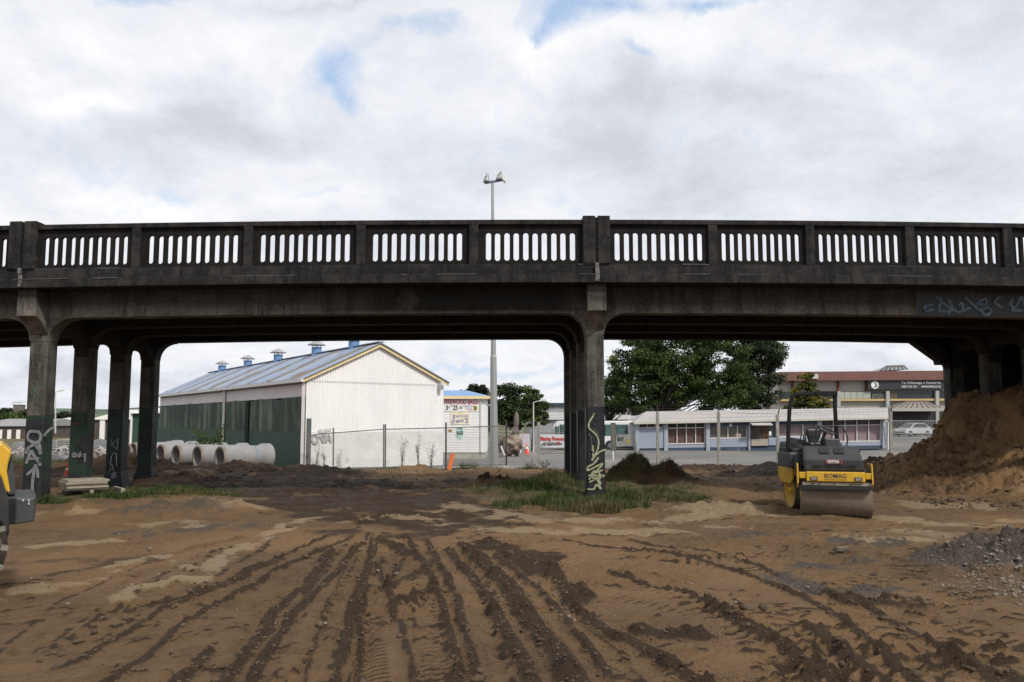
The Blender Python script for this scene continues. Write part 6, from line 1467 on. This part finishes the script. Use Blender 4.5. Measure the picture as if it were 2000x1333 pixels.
ts = thing('timber_stack', ((a.x+b_.x)/2, 19.1, gz((a.x+b_.x)/2, 19.1)), 'stack of pale plywood boards lying on bearers between the left columns', 'timber stack')
ux = Vector((b_.x-a.x, .55, 0)); ln = ux.length; ux.normalize(); uy = Vector((-ux.y, ux.x, 0)); cz = gz((a.x+b_.x)/2, 19.0)
for k in range(5):
    m = MB(); m.obox(((a.x+b_.x)/2+.03*math.sin(k*2.1), 18.95+.02*math.cos(k*3), cz+.13+k*.045), ux, uy, (0,0,1), ln/2-.02, .42, .019); m.build('board', wood, ts)
for s in (-.9, .1, .75):
    m = MB(); m.obox((Vector(((a.x+b_.x)/2, 18.95, cz+.05))+ux*s), uy, ux, (0,0,1), .40, .04, .055); m.build('bearer', wood, ts)
def dome(name, px, pb, Y, rx, ry, h, mt_, label, cat, n=30, rough=.07, seed=0):
    c_ = at(px, pb, Y); vs = []; fs = []; zc_ = zb(c_.x, Y)-.15
    for j in range(n+1):
        for i in range(n+1):
            x = -1+2*i/n; y = -1+2*j/n; r2 = x*x+y*y; X_ = c_.x+x*rx; Y_ = Y+y*ry
            f_ = float(fbm(np.array([X_*3+seed]), np.array([Y_]), 1.3, 4, 3+seed, .6)[0])
            z_ = h*max(0, 1-r2**1.6)*(1+rough*2*f_)+.05; vs.append((X_, Y_, zc_+z_))
    for j in range(n):
        for i in range(n): fs.append((j*(n+1)+i, j*(n+1)+i+1, (j+1)*(n+1)+i+1, (j+1)*(n+1)+i))
    m = MB(); m.add(vs, fs); return tag(m.build(name, mt_, loc=(c_.x, Y, zc_), smooth=True), label, cat)
tarp = mat('dark grey tarp', (.075,.075,.08), (.13,.13,.14), .5, 1.6, stretch=(1,3,3), bump=.5, bscale=4); paletarp = mat('pale grey tarp', (.16,.165,.18), (.10,.10,.11), .5, 1.2, stretch=(.4,2,5), bump=.4, bscale=2)
dome('tarpaulin_heap', 45, 868, 50, 2.8, 1.6, 1.2, paletarp, 'heap under crumpled pale grey tarpaulin left of the first column', 'tarpaulin heap', seed=1)
dome('tarpaulin_heap', 118, 866, 49, 1.9, 1.5, 1.35, tarp, 'heap under smooth dark grey tarpaulin seen right of the first column', 'tarpaulin heap', seed=2)
dome('tarpaulin_heap', 200, 866, 48, 1.9, 1.5, 1.3, tarp, 'heap under streaked grey tarpaulin between the second and third columns', 'tarpaulin heap', seed=5)
dome('rubble_heap', 5, 872, 47, 2.2, 1.4, 1.0, mat('grey rubble', (.10,.095,.09), (.17,.16,.15), .9, 2.5, bump=.5, bscale=5), 'grey rubble and plastic heap at the far left behind the loader', 'rubble heap', seed=8, rough=.5)
dome('rubble_heap', 200, 884, 45, 1.4, .8, .7, mat('scrap', (.34,.30,.28), (.10,.08,.07), .8, 5, contrast=(.47,.53), bump=.8, bscale=8), 'heap of torn pale scrap below the streaked tarpaulin', 'scrap heap', seed=11, rough=.8)
pal = thing('slatted_crate', (at(124, 878, 46).x, 46, at(124, 878, 46).z), 'stack of white slats in front of the dark tarpaulin', 'crate')
m = MB()
for k in range(6): a = at(110, 877-k*3.2, 46); b_ = at(138.5, 875.3-k*3.2, 46); m.box(a.x, b_.x, 45.95, 46.9, a.z, b_.z)
m.build('slat', mat('whitish slats', (.42,.41,.39), (.34,.33,.31), .8, 4), pal)
m = MB(); a = at(110, 878, 46); b_ = at(138.5, 860, 46); m.box(a.x+.05, b_.x-.05, 46.0, 46.85, a.z-.1, b_.z-.03); m.build('core', mat('dark core', (.04,.035,.03), None, .9), pal)
sc_m = mat('pale scrap', (.48,.46,.44), (.30,.27,.25), .8, 3)
m = MB()
for i in range(60):
    px = random.choice([random.uniform(104,140), random.uniform(186,216), random.uniform(-5,60)]); py = random.uniform(874, 888); q = at(px, py, 44.5+random.random()*1.5)
    u_ = Vector((random.gauss(0,1),random.gauss(0,.5),random.gauss(0,.5))).normalized(); w_ = u_.orthogonal(); m.obox(q, u_, w_, u_.cross(w_), random.uniform(.03,.22), random.uniform(.02,.08), .015)
tag(m.build('scattered_scrap', sc_m, loc=(at(150,880,45).x,45,-.6), fixn=False), 'litter of small pale scrap pieces around the heaps', 'scrap', kind='stuff')
# board, steps, root ball in the yard
bd = thing('notice_board', (at(1024, 880, 66).x, 66, at(1024, 876, 66).z), 'faded pale free standing board behind the traffic cone', 'board')
m = MB(); a = at(1015, 873.5, 66); b_ = at(1034.5, 847.5, 66); m.box(a.x, b_.x, 65.9, 65.96, a.z, b_.z); m.build('panel', mat('faded lilac board', (.46,.43,.47), (.52,.50,.53), .8, 1.5), bd)
m = MB(); m.box(a.x+.05, a.x+.12, 65.97, 66.03, a.z-.5, b_.z); m.box(b_.x-.12, b_.x-.05, 65.97, 66.03, a.z-.5, b_.z); m.build('leg', wb, bd)
stp = thing('wooden_steps', (at(978, 888, 58).x, 58, at(978, 890, 58).z), 'short grey wooden steps with a white rail beside the steel mast', 'steps')
m = MB()
for k in range(5): q = at(978, 888.5-k*3.6, 58); m.box(q.x-.30, q.x+.30, 58+k*.2, 58.24+k*.2, q.z-.02, q.z+.025)
m.build('tread', mat('grey timber', (.16,.145,.125), (.10,.09,.08), .9, 4), stp)
m = MB(); m.bar(at(978.5, 872, 58), at(985.5, 890, 57.8), .07, .07); m.build('rail', wht, stp)
rb_ = thing('tree_stump', (at(1000, 888, 60).x, 60, at(1000, 888, 60).z), 'big upturned grey tree stump with upright trunk piece in the yard', 'tree stump')
def lumpy(c_, rx, ry, rz_, seed, n=22, a=.3):
    vs = []; fs = []
    for j in range(n+1):
        ph = math.pi*j/n
        for i in range(n):
            th = 2*math.pi*i/n; d = Vector((math.sin(ph)*math.cos(th), math.sin(ph)*math.sin(th), math.cos(ph)))
            k = 1+a*float(fbm(np.array([d.x*2+seed+d.z]), np.array([d.y*2+d.z*2]), .8, 4, seed, .6)[0])*2
            vs.append((c_[0]+d.x*rx*k, c_[1]+d.y*ry*k, c_[2]+d.z*rz_*k))
    for j in range(n):
        for i in range(n): fs.append((j*n+i, j*n+(i+1)%n, (j+1)*n+(i+1)%n, (j+1)*n+i))
    m = MB(); m.add(vs, fs); return m
stm = mat('grey driftwood', (.13,.10,.085), (.34,.28,.235), .9, 2.2, contrast=(.42,.58), bump=.6, bscale=6, c3=(.09,.06,.045), s3=1.4, t3=(.5,.62)); stm2 = mat('dark stump wood', (.12,.10,.085), (.20,.17,.145), .9, 4, bump=.6, bscale=8)
q = at(1000, 870, 60); lumpy(q, .74, .6, .72, 4).build('root_mass', stm, rb_, smooth=True)
q = at(982, 868, 60.3); lumpy(q, .42, .4, .62, 9).build('root_mass', stm2, rb_, smooth=True)
q = at(1008.5, 822, 60); lumpy(q, .17, .16, .66, 12, a=.2).build('trunk', stm2, rb_, smooth=True)
q = at(1007, 843, 60); lumpy(q, .24, .22, .36, 15).build('trunk_fork', stm2, rb_, smooth=True)
gt_ = thing('handrail_fence', (at(990, 850, 64).x, 64, -.9), 'low pale pipe rail behind the upturned stump', 'fence')
m = MB(); m.bar(at(962, 842, 64), at(1022, 843.5, 64), .06, .06); m.bar(at(962, 849, 64), at(1015, 849, 64), .05, .05)
for px in (966, 990, 1000, 1020): m.bar(at(px, 836, 64), at(px, 884, 64), .05, .05)
m.build('rail', mat('grey pipe rail', (.30,.30,.30), None, .6), gt_)
# white bag heaps beyond the trees
m = MB()
for i in range(26):
    q = at(random.uniform(1228, 1305), random.uniform(799, 812), 86); m.obox(q, (1,0,.1), (0,1,0), (0,0,1), random.uniform(.12,.4), .4, random.uniform(.08,.22))
tag(m.build('roof_tarpaulin', mat('red white cloth', (.60,.57,.56), (.42,.16,.13), .8, 4, contrast=(.55,.6)), loc=tuple(at(1265, 812, 86))), 'white and red bundle behind the left end of the pale roof', 'bundle')
# green twine and orange shreds near the left heap
m = MB(); pp = [gr(350,986), gr(372,989), gr(390,992), gr(415,993), gr(430,994), gr(450,996)]; m.tube([Vector((p.x, p.y, gz(p.x,p.y)+.02)) for p in smooth_line(pp, 3)], .011, 5)
tag(m.build('green_twine', mat('green twine', (.05,.28,.14), None, .6), loc=tuple(pp[2])), 'thin green twine trailing over the low grey mound', 'twine')
# drain stone, brick and block lying on the flat
for i, (px, py, s, lab) in enumerate(((1645,1083,.13,'flat muddy block lying in the mud in front of the roller'),)):
    g_ = gr(px, py); zg2 = gz(g_.x, g_.y); m = MB(); m.obox((g_.x, g_.y, zg2+.04), (1,.1,0), (-.1,1,0), (0,0,1), .09, .05, .03); o = tag(m.build('broken_block', mat('broken block', (.15,.12,.09), (.07,.055,.045), .9, 12), loc=(g_.x,g_.y,zg2), bevel=.012), lab, 'block')
# ------------------------------------------------------------ plants
def leafmat(name, dark_, mid, light):
    m = bpy.data.materials.new(name); m.use_nodes = True; t = m.node_tree; b = t.nodes['Principled BSDF']
    a = N(t, 'ShaderNodeAttribute', attribute_name='tone'); r = N(t, 'ShaderNodeValToRGB'); L(t, a.outputs['Fac'], r.inputs[0])
    e = r.color_ramp.elements; e[0].color = (*dark_, 1); e[1].color = (*light, 1); n = e.new(.5); n.color = (*mid, 1)
    L(t, r.outputs[0], b.inputs['Base Color']); b.inputs['Roughness'].default_value = .6; b.inputs['Specular IOR Level'].default_value = .3
    tr = N(t, 'ShaderNodeBsdfTranslucent'); L(t, r.outputs[0], tr.inputs[0]); mx = N(t, 'ShaderNodeMixShader', inp={0: .28}); L(t, b.outputs[0], mx.inputs[1]); L(t, tr.outputs[0], mx.inputs[2])
    L(t, mx.outputs[0], t.nodes['Material Output'].inputs[0]); return m
bark = mat('dark bark', (.035,.03,.025), (.06,.05,.042), .9, 6, bump=.4)
def quads(name, C, Nn, size, tone, mt_, parent, loc, asp=.6):
    """leaf faces at C, normals Nn"""
    n = len(C); up = rng.normal(size=(n,3)); U = np.cross(Nn, up); U /= np.linalg.norm(U,axis=1)[:,None]+1e-9; V = np.cross(Nn, U)
    s = size[:,None]; P = np.stack([C-U*s*.5, C+V*s*asp*.5, C+U*s*.5, C-V*s*asp*.5], 1)-np.array(loc)
    me = bpy.data.meshes.new(name); me.vertices.add(4*n); me.vertices.foreach_set('co', P.astype(np.float32).ravel()); me.loops.add(4*n); me.polygons.add(n)
    me.loops.foreach_set('vertex_index', np.arange(4*n, dtype=np.int32)); me.polygons.foreach_set('loop_start', np.arange(n, dtype=np.int32)*4); me.update(calc_edges=True)
    a = me.attributes.new('tone', 'FLOAT', 'POINT'); a.data.foreach_set('value', np.repeat(np.clip(tone,0,1), 4).astype(np.float32)); me.materials.append(mt_)
    o = bpy.data.objects.new(name, me); COL.objects.link(o); 
    if parent: o.parent = parent
    else: o.location = loc
    return o
def tree(name, label, x, y, z, ellipsoids, trunk_h, trunk_r, nl, leaf, mt_, lobe=.8, dens=1.0, tone0=.45, group=None, bare=0.0):
    """ellipsoids: list of (dx, dy, cz, rx, ry, rz) making the crown"""
    r = thing(name, (x, y, z), label, 'tree', group); lobes = []; tot = sum(e[3]*e[4]*e[5] for e in ellipsoids)
    for e in ellipsoids:
        n = max(5, int(nl*e[3]*e[4]*e[5]/tot))
        for _ in range(n):
            d = rng.normal(size=3); d /= np.linalg.norm(d); k = rng.uniform(.25, 1)**.45
            lobes.append((np.array([x+e[0]+d[0]*e[3]*k, y+e[1]+d[1]*e[4]*k, z+e[2]+d[2]*e[5]*k]), lobe*rng.uniform(.55, 1.25), k))
    C = []; Nn = []; Sz = []; T = []
    for c_, rl, k in lobes:
        n = int(dens*90*(rl/lobe)**2); d = rng.normal(size=(n,3)); d /= np.linalg.norm(d,axis=1)[:,None]; rr = rl*rng.uniform(.35,1.05,size=(n,1))
        p = c_+d*rr*np.array([1.15,1.15,.62]); C.append(p); nn = d*.6+rng.normal(size=(n,3))*.6+np.array([0,0,.5]); Nn.append(nn/np.linalg.norm(nn,axis=1)[:,None]); Sz.append(leaf*rng.uniform(.6,1.4,n)); T.append(tone0+rng.normal()*.22+rng.normal(size=n)*.14)
    quads('crown', np.concatenate(C), np.concatenate(Nn), np.concatenate(Sz), np.concatenate(T), mt_, r, (x,y,z))
    m = MB(); lean = rng.normal()*.15; top = max(e[2] for e in ellipsoids)
    m.tube([(x,y,z-.4),(x+.05,y,z+trunk_h*.5),(x+lean*.5,y,z+trunk_h),(x+lean,y,z+top)], [trunk_r*1.25,trunk_r,trunk_r*.8,trunk_r*.3], 8)
    idx = rng.choice(len(lobes), min(len(lobes), 34), replace=False)
    for i in idx:
        c_ = Vector(lobes[i][0]); s = Vector((x+lean*.6, y, z+trunk_h*rng.uniform(.8, 1.25))); mid = s.lerp(c_, .5)+Vector((0,0,-.2*abs(c_.x-x)*.3)); m.tube([s, mid, c_], [trunk_r*.45, trunk_r*.25, .02], 5)
    m.build('trunk', bark, r, smooth=True, fixn=False)
    return r
lf_big = leafmat('broad green leaves', (.012,.027,.007), (.036,.066,.013), (.11,.145,.03))
lf_dark = leafmat('dark green leaves', (.010,.018,.008), (.022,.036,.012), (.045,.065,.02))
lf_con = leafmat('golden conifer foliage', (.025,.035,.008), (.075,.085,.012), (.20,.18,.025))
lf_mid = leafmat('yellow green leaves', (.02,.035,.01), (.06,.09,.02), (.14,.18,.04))
def T_at(px, Y): return at(px, 880, Y).x
x = T_at(1285, 84)
def E(px0, px1, py0, py1, Y, x, z, ry=None, dy=0):
    """crown lobe from the picture box it fills"""
    a = at(px0, py0, Y); b_ = at(px1, py1, Y); return ((a.x+b_.x)/2-x, dy, (a.z+b_.z)/2-z, abs(b_.x-a.x)/2, ry or abs(b_.x-a.x)/2*.8, abs(a.z-b_.z)/2)
tree('broadleaf_tree', 'largest dense green tree spreading above the pale blue building', x, 84, -.9,
     [E(1185,1330,655,800,84,x,-.9), E(1230,1400,605,790,84,x,-.9), E(1330,1475,640,800,84,x,-.9), E(1400,1490,720,800,84,x,-.9), E(1195,1260,690,720,84,x,-.9), E(1190,1290,760,805,84,x,-.9), E(1290,1470,750,808,84,x,-.9)], 3.0, .24, 560, .25, lf_big, .85, 1.6)
x = T_at(1470, 90)
tree('broadleaf_tree', 'darker green tree right of the largest one, behind the pale roof', x, 90, -.9, [E(1425,1540,650,730,90,x,-.9), E(1420,1530,690,800,90,x,-.9), E(1400,1500,610,700,90,x,-.9)], 3.2, .24, 240, .27, lf_dark, .8, 1.4, .6)
x = T_at(1190, 92)
tree('broadleaf_tree', 'dim green tree close to the middle column over the bus', x, 94, -.9, [E(1160,1240,740,812,94,x,-.9)], 2.2, .2, 60, .32, lf_dark, .8, 1.2)
x = T_at(1573, 97)
tree('golden_conifer', 'golden green conical conifer before the beige college building', x, 97, -.6, [E(1558,1592,726,760,97,x,-.6), E(1545,1605,748,790,97,x,-.6), E(1535,1622,772,815,97,x,-.6)], 1.2, .16, 110, .30, lf_con, .55, 1.3, .55)
x = T_at(934, 78)
tree('broadleaf_tree', 'dark narrow tree rising behind the firewood shed roof', x, 78, -.9, [E(919,950,744,790,78,x,-.9), E(905,916,758,775,78,x,-.9), E(930,965,765,850,78,x,-.9)], 3.0, .16, 62, .27, lf_dark, .5, 1.1, .45)
x = T_at(1003, 76)
tree('broadleaf_tree', 'dark leafy tree just right of the steel mast', x, 76, -.9, [E(968,1010,748,800,76,x,-.9), E(970,1030,775,838,76,x,-.9), E(1000,1028,752,780,76,x,-.9)], 2.6, .16, 90, .27, lf_dark, .55, 1.2, .7)
x = T_at(1040, 72)
tree('broadleaf_tree', 'light green tree leaning right beside the white street lamp', x, 72, -.9, [E(1020,1062,755,810,72,x,-.9), E(1035,1076,775,825,72,x,-.9), E(1018,1050,800,835,72,x,-.9)], 2.2, .13, 62, .25, lf_mid, .48, .95, .4)
x = T_at(22, 190)
for i, (px, Y, w_, t_, b_, lab, mt_) in enumerate(((10,210,36,799,818,'rounded dark tree at the left edge on the horizon', lf_dark), (52,190,30,803,822,'olive tree beneath the concrete tower, to its right', lf_mid), (125,230,30,806,822,'dark tree clump at the foot of the green hill', lf_dark), (20,180,30,808,824,'olive green tree beneath the concrete tower, to its left', lf_mid))):
    x = T_at(px, Y); tree('distant_tree', lab, x, Y, -1, [E(px-w_/2, px+w_/2, t_, b_, Y, x, -1)], 1, .2, 40, .6, mt_, 1.0, .8)
# leafy shrub by the green wall
q = at(412, 880, 37.5); x, y, z_ = q.x, 37.5, -.6
def shrub(name, label, x, y, z, n, h, w, leaf, mt_, nleaf=60, cat='shrub', stem=.012):
    r = thing(name, (x, y, z), label, cat); m = MB(); C = []; 
    for i in range(n):
        a = rng.uniform(0, 2*math.pi); tip = Vector((x+math.cos(a)*w*rng.uniform(.3,1), y+math.sin(a)*w*.6*rng.uniform(.3,1), z+h*rng.uniform(.45,1))); mid = Vector((x,y,z)).lerp(tip, .5)+Vector((0,0,h*.12)); pts = smooth_line([(x+rng.normal()*.05,y,z-.05), mid, tip], 4); m.tube(pts, [stem*(1-.7*k/(len(pts)-1)) for k in range(len(pts))], 4)
        for k in range(nleaf):
            t = rng.uniform(.25, 1); p = pts[min(int(t*(len(pts)-1)), len(pts)-1)]; C.append([p.x+rng.normal()*leaf*1.1, p.y+rng.normal()*leaf*1.1, p.z+rng.normal()*leaf*.9])
    m.build('stems', bark, r, fixn=False); C = np.array(C); Nn = rng.normal(size=C.shape)+np.array([0,0,.8]); Nn /= np.linalg.norm(Nn,axis=1)[:,None]
    quads('foliage', C, Nn, leaf*rng.uniform(.6,1.3,len(C)), .5+rng.normal(size=len(C))*.25, mt_, r, (x,y,z)); return r
lf_sh = leafmat('shrub leaves', (.018,.035,.008), (.05,.085,.015), (.10,.14,.03)); lf_weed = leafmat('dry weed leaves', (.07,.06,.045), (.10,.10,.06), (.07,.11,.035))
shrub('shrub', 'leafy green shrub growing against the dark green wall behind the pipes', x, y, -.3, 26, 1.95, 1.15, .10, lf_sh, 70)
for i, (px, Y, h, w, n, lab) in enumerate(((618,36.6,1.3,.18,5,'dry spindly weed at the left corner of the white gable'), (634,36.5,1.1,.2,6,'dry spindly weed left of the second fence post'), (662,36.6,.9,.25,5,'dry weed right of the second fence post'), (785,36.8,1.55,.28,9,'tall dry weed left of the three on the gable plinth'), (817,36.8,1.75,.22,9,'tallest dry weed standing against the gable plinth'), (841,36.8,1.3,.28,8,'dry weed near the right corner of the gable'))):
    q = at(px, 913, Y); shrub('weed', lab, q.x, Y, zb(q.x, Y), n, h, w, .045, lf_weed, 26, 'weed', .008)
for i, (px, Y, h, w, lab) in enumerate(((1034,36.6,.35,.35,'small green weed clump on the kerb left of the concrete post'), (1063,36.4,.45,.3,'pale grassy clump right of the concrete post'), (924,36.0,.4,.35,'low green weed beside the leaning orange tube'), (905,36.0,.3,.3,'low weed right of the leaning orange tube'))):
    q = at(px, 913, Y); shrub('weed', lab, q.x, Y, zb(q.x, Y), 14, h, w, .05, lf_sh, 14, 'weed', .006)
# grass
lf_grass = leafmat('grass blades', (.018,.042,.008), (.040,.085,.013), (.19,.155,.075))
def blades(name, spots, label, straw=.12, extra=.10):
    P = []; T = []
    for cx_, cy_, rx, ry, n, hmin, hmax, st in spots:
        n = int(n*1.8); hmin *= .6; hmax *= .92
        a = rng.uniform(0, 2*math.pi, n); r_ = rng.uniform(0,1,n)**.62*1.12; X = cx_+np.cos(a)*rx*r_; Y = cy_+np.sin(a)*ry*r_
        k = fbm(X, Y, .45, 4, 101, .65) > .02-(.42*(1-r_)); X = X[k]; Y = Y[k]; r2 = r_[k]; n = len(X); z_ = terrain(X, Y)-.01; h = rng.uniform(hmin, hmax, n)*(.65+.5*(1-r2))*(1+.9*fbm(X, Y, .5, 2, 103)); d = rng.uniform(0, 2*math.pi, n); b = rng.uniform(.15, .75, n)*h; w = rng.uniform(.0022, .0055, n)
        sx, sy = -np.sin(d)*w, np.cos(d)*w; ex, ey = np.cos(d)*b, np.sin(d)*b
        q = np.stack([np.stack([X-sx, Y-sy, z_],1), np.stack([X+sx, Y+sy, z_],1), np.stack([X+ex*.35+sx*.8, Y+ey*.35+sy*.8, z_+h*.6],1), np.stack([X+ex*.35-sx*.8, Y+ey*.35-sy*.8, z_+h*.6],1), np.stack([X+ex+sx*.1, Y+ey+sy*.1, z_+h*.92],1), np.stack([X+ex-sx*.1, Y+ey-sy*.1, z_+h*.92],1)], 1)
        P.append(q); s_ = rng.uniform(0,1,n) < (st+.08)*(1+2.0*(fbm(X, Y, .7, 2, 107) > .15)); T.append(np.where(s_, rng.uniform(.8,1,n), np.clip(rng.normal(.38,.16,n),0,.68)))
    P = np.concatenate(P); T = np.concatenate(T); n = len(P); base = np.arange(n)[:,None]*6; F = np.concatenate([base+np.array([[0,1,2,3]]), base+np.array([[3,2,4,5]])], 1).reshape(-1)
    loc = P.reshape(-1,3).mean(0); me = bpy.data.meshes.new(name); me.vertices.add(6*n); me.vertices.foreach_set('co', (P.reshape(-1,3)-loc).astype(np.float32).ravel()); me.loops.add(8*n); me.polygons.add(2*n); me.loops.foreach_set('vertex_index', F.astype(np.int32)); me.polygons.foreach_set('loop_start', np.arange(2*n, dtype=np.int32)*4); me.update(calc_edges=True)
    a = me.attributes.new('tone', 'FLOAT', 'POINT'); a.data.foreach_set('value', np.repeat(T, 6).astype(np.float32)); me.materials.append(lf_grass); o = bpy.data.objects.new(name, me); COL.objects.link(o); o.location = loc; return tag(o, label, 'grass', kind='stuff')
def sp(px, py, rx, ry, n, h0, h1, st=.12, z0=0):
    g_ = gr(px, py, z0); return (g_.x, g_.y, rx, ry, n, h0, h1, st)
blades('grass', [sp(1160,992,1.0,.5,4200,.10,.30,.30), sp(1100,985,1.3,.8,5200,.10,.26,.12), sp(1060,965,1.6,.9,4200,.08,.24,.12), sp(1000,965,.9,.5,1200,.06,.18,.1), sp(1240,980,1.3,.7,5200,.08,.22,.12), sp(1310,975,.8,.6,2600,.06,.18,.08), sp(1085,955,1.2,.9,3200,.12,.36,.2), sp(1205,955,.8,.7,2200,.12,.34,.45), sp(1200,935,.5,.7,1500,.10,.30,.5), (MOUNDS[9][0],22.4,.9,.7,700,.04,.16,.6),(MOUNDS[10][0],22.1,.9,.8,700,.04,.14,.6),(MOUNDS[9][0]-.4,21.9,.5,.5,700,.10,.34,.7), sp(1175,1000,.35,.2,900,.15,.38,.75)], 'green and straw coloured grass tufts around the foot of the middle columns')
blades('grass', [sp(225,975,.9,.4,1800,.06,.18,.06), sp(90,985,.5,.35,1600,.08,.22,.05), sp(330,965,1.5,.6,3000,.05,.16,.08), sp(400,970,.9,.4,1200,.04,.12,.1), sp(270,972,1.0,.5,2200,.05,.16,.06), sp(20,985,.8,.5,1200,.06,.18,.05)], 'patchy green grass around the feet of the left columns')
z_f = -.42
blades('grass', [(at(620,915,36).x,35.7,.9,.35,1500,.10,.28,.08), (at(790,915,36).x,35.6,1.3,.25,1000,.08,.22,.2), (at(700,915,36).x,35.9,1.6,.15,500,.05,.15,.2), (at(910,915,36).x,35.6,.9,.25,1300,.08,.25,.15), (at(1030,915,36).x,35.8,1.0,.25,900,.08,.22,.35), (at(960,915,36).x,35.7,1.0,.15,300,.05,.2,.4), (at(1080,915,36).x,35.6,.7,.2,400,.06,.2,.6)], 'weedy grass strip along the foot of the chain fence')
blades('grass', [(at(120,880,44).x,43.5,2.4,1.2,2600,.08,.28,.2), (at(30,880,42).x,42,2.6,2.2,3600,.12,.5,.15), (at(200,880,42).x,42.5,1.6,.8,1200,.06,.2,.3)], 'rough green grass before the tarpaulin heaps')
# dead grass on the earth mound behind the middle column
# ------------------------------------------------------------ clods and chips lying on the ground
ico_v = []; t_ = (1+5**.5)/2
for a in (-1, 1):
    for b_ in (-t_, t_): ico_v += [(0,a,b_),(a,b_,0),(b_,0,a)]
ico_v = np.array(ico_v)/np.linalg.norm(ico_v[0])
import bmesh
bm_ = bmesh.new(); [bm_.verts.new(v) for v in ico_v]; bmesh.ops.convex_hull(bm_, input=bm_.verts); bm_.verts.index_update(); ico_f = np.array([[v.index for v in f.verts] for f in bm_.faces]); ico_v = np.array([v.co[:] for v in bm_.verts]); bm_.free()
def clods(name, X, Y, S_, mt_, label, cat, flat_=.7, sink=.3):
    n = len(X); z_ = terrain(X, Y); d = np.clip(1+rng.normal(size=(n,12,1))*.22, .5, 1.6); sc3 = rng.uniform(.6,1.4,(n,1,3))*np.array([1,1,flat_]); V = ico_v[None]*d*sc3*S_[:,None,None]; th = rng.uniform(0,6.28,n); c_, s_ = np.cos(th)[:,None], np.sin(th)[:,None]; V = np.stack([V[:,:,0]*c_-V[:,:,1]*s_, V[:,:,0]*s_+V[:,:,1]*c_, V[:,:,2]], 2)
    V += np.stack([X, Y, z_+S_*flat_*(1-sink)*.5], 1)[:,None]; F = (np.arange(n)[:,None,None]*12+ico_f[None]).reshape(-1); loc = V.reshape(-1,3).mean(0); nf = n*20
    me = bpy.data.meshes.new(name); me.vertices.add(12*n); me.vertices.foreach_set('co', (V.reshape(-1,3)-loc).astype(np.float32).ravel()); me.loops.add(nf*3); me.polygons.add(nf); me.loops.foreach_set('vertex_index', F.astype(np.int32)); me.polygons.foreach_set('loop_start', np.arange(nf, dtype=np.int32)*3); me.update(calc_edges=True); me.materials.append(mt_)
    o = bpy.data.objects.new(name, me); COL.objects.link(o); o.location = loc; return tag(o, label, cat, kind='stuff')
X = []; Y = []; S_ = []
for pts, w, h, dk in RIDGE:
    for (ax, ay), (bx2, by2) in zip(pts[:-1], pts[1:]):
        l = math.hypot(bx2-ax, by2-ay); n = int(l*110*dk*(1 if h > .04 else .35)); t = rng.uniform(0,1,n); X.append(ax+(bx2-ax)*t+rng.normal(size=n)*w*.8); Y.append(ay+(by2-ay)*t+rng.normal(size=n)*w*.8); S_.append(np.clip(rng.lognormal(-5.05, .6, n), .003, .04))
n = 420; px = rng.uniform(0, 2000, n); py = 1333-330*rng.uniform(0,1,n)**1.2; g_ = [gr(a, b_) for a, b_ in zip(px, py)]; X.append(np.array([p.x for p in g_])); Y.append(np.array([p.y for p in g_])); S_.append(np.clip(rng.lognormal(-4.9, .5, n), .003, .04))
for px, py, s in ((108,1300,.035),(76,1291,.03),(105,1273,.032),(125,1262,.034),(150,1247,.035),(185,1232,.04),(205,1250,.03),(212,1208,.03),(335,1268,.03),(371,1163,.035),(405,1232,.03),(565,1036,.06),(640,975,.10),(898,1052,.05),(1460,1197,.06),(1490,1196,.05),(700,1035,.05),(1790,1178,.09),(1760,1182,.07),(1640,1170,.07)):
    p = gr(px, py); X.append(np.array([p.x])); Y.append(np.array([p.y])); S_.append(np.array([s]))
clod_m = mat('dark soil clod', (.055,.036,.022), (.105,.068,.04), .95, 9, bump=.6, bscale=50)
clods('soil_clods', np.concatenate(X), np.concatenate(Y), np.concatenate(S_), clod_m, 'dark crumbs and clods of soil along the wheel ruts', 'clods')
n = 380; g_ = [gr(a, b_) for a, b_ in zip(rng.uniform(-20, 2020, n), 985+230*rng.uniform(0,1,n))]; X = np.array([p.x for p in g_]); Y = np.array([p.y for p in g_])
h1 = [gr(a, b_) for a, b_ in zip(rng.normal(2020, 90, 3000), rng.normal(1120, 30, 3000))]; X = np.concatenate([X, [p.x for p in h1]]); Y = np.concatenate([Y, [p.y for p in h1]])
clods('gravel', X, Y, np.clip(rng.lognormal(-4.7, .55, len(X)), .004, .035), mat('grey gravel stone', (.10,.082,.064), (.24,.20,.165), .85, 6), 'loose grey stones and chips scattered on the mud and the gravel pile', 'gravel', .6, .2)
n = 2600; X = rng.uniform(8.5, 14, n); Y = rng.uniform(16, 24, n); clods('bank_clods', X, Y, np.clip(rng.lognormal(-4.3, .7, n), .006, .12), clod_m, 'lumps of soil on the face of the earth bank', 'clods')
n = 900; X = rng.uniform(-11, 9, n); Y = rng.uniform(20, 35, n); clods('far_clods', X, Y, np.clip(rng.lognormal(-3.7, .5, n), .01, .10), clod_m, 'lumps of dark earth on the churned ground behind the bridge', 'clods')
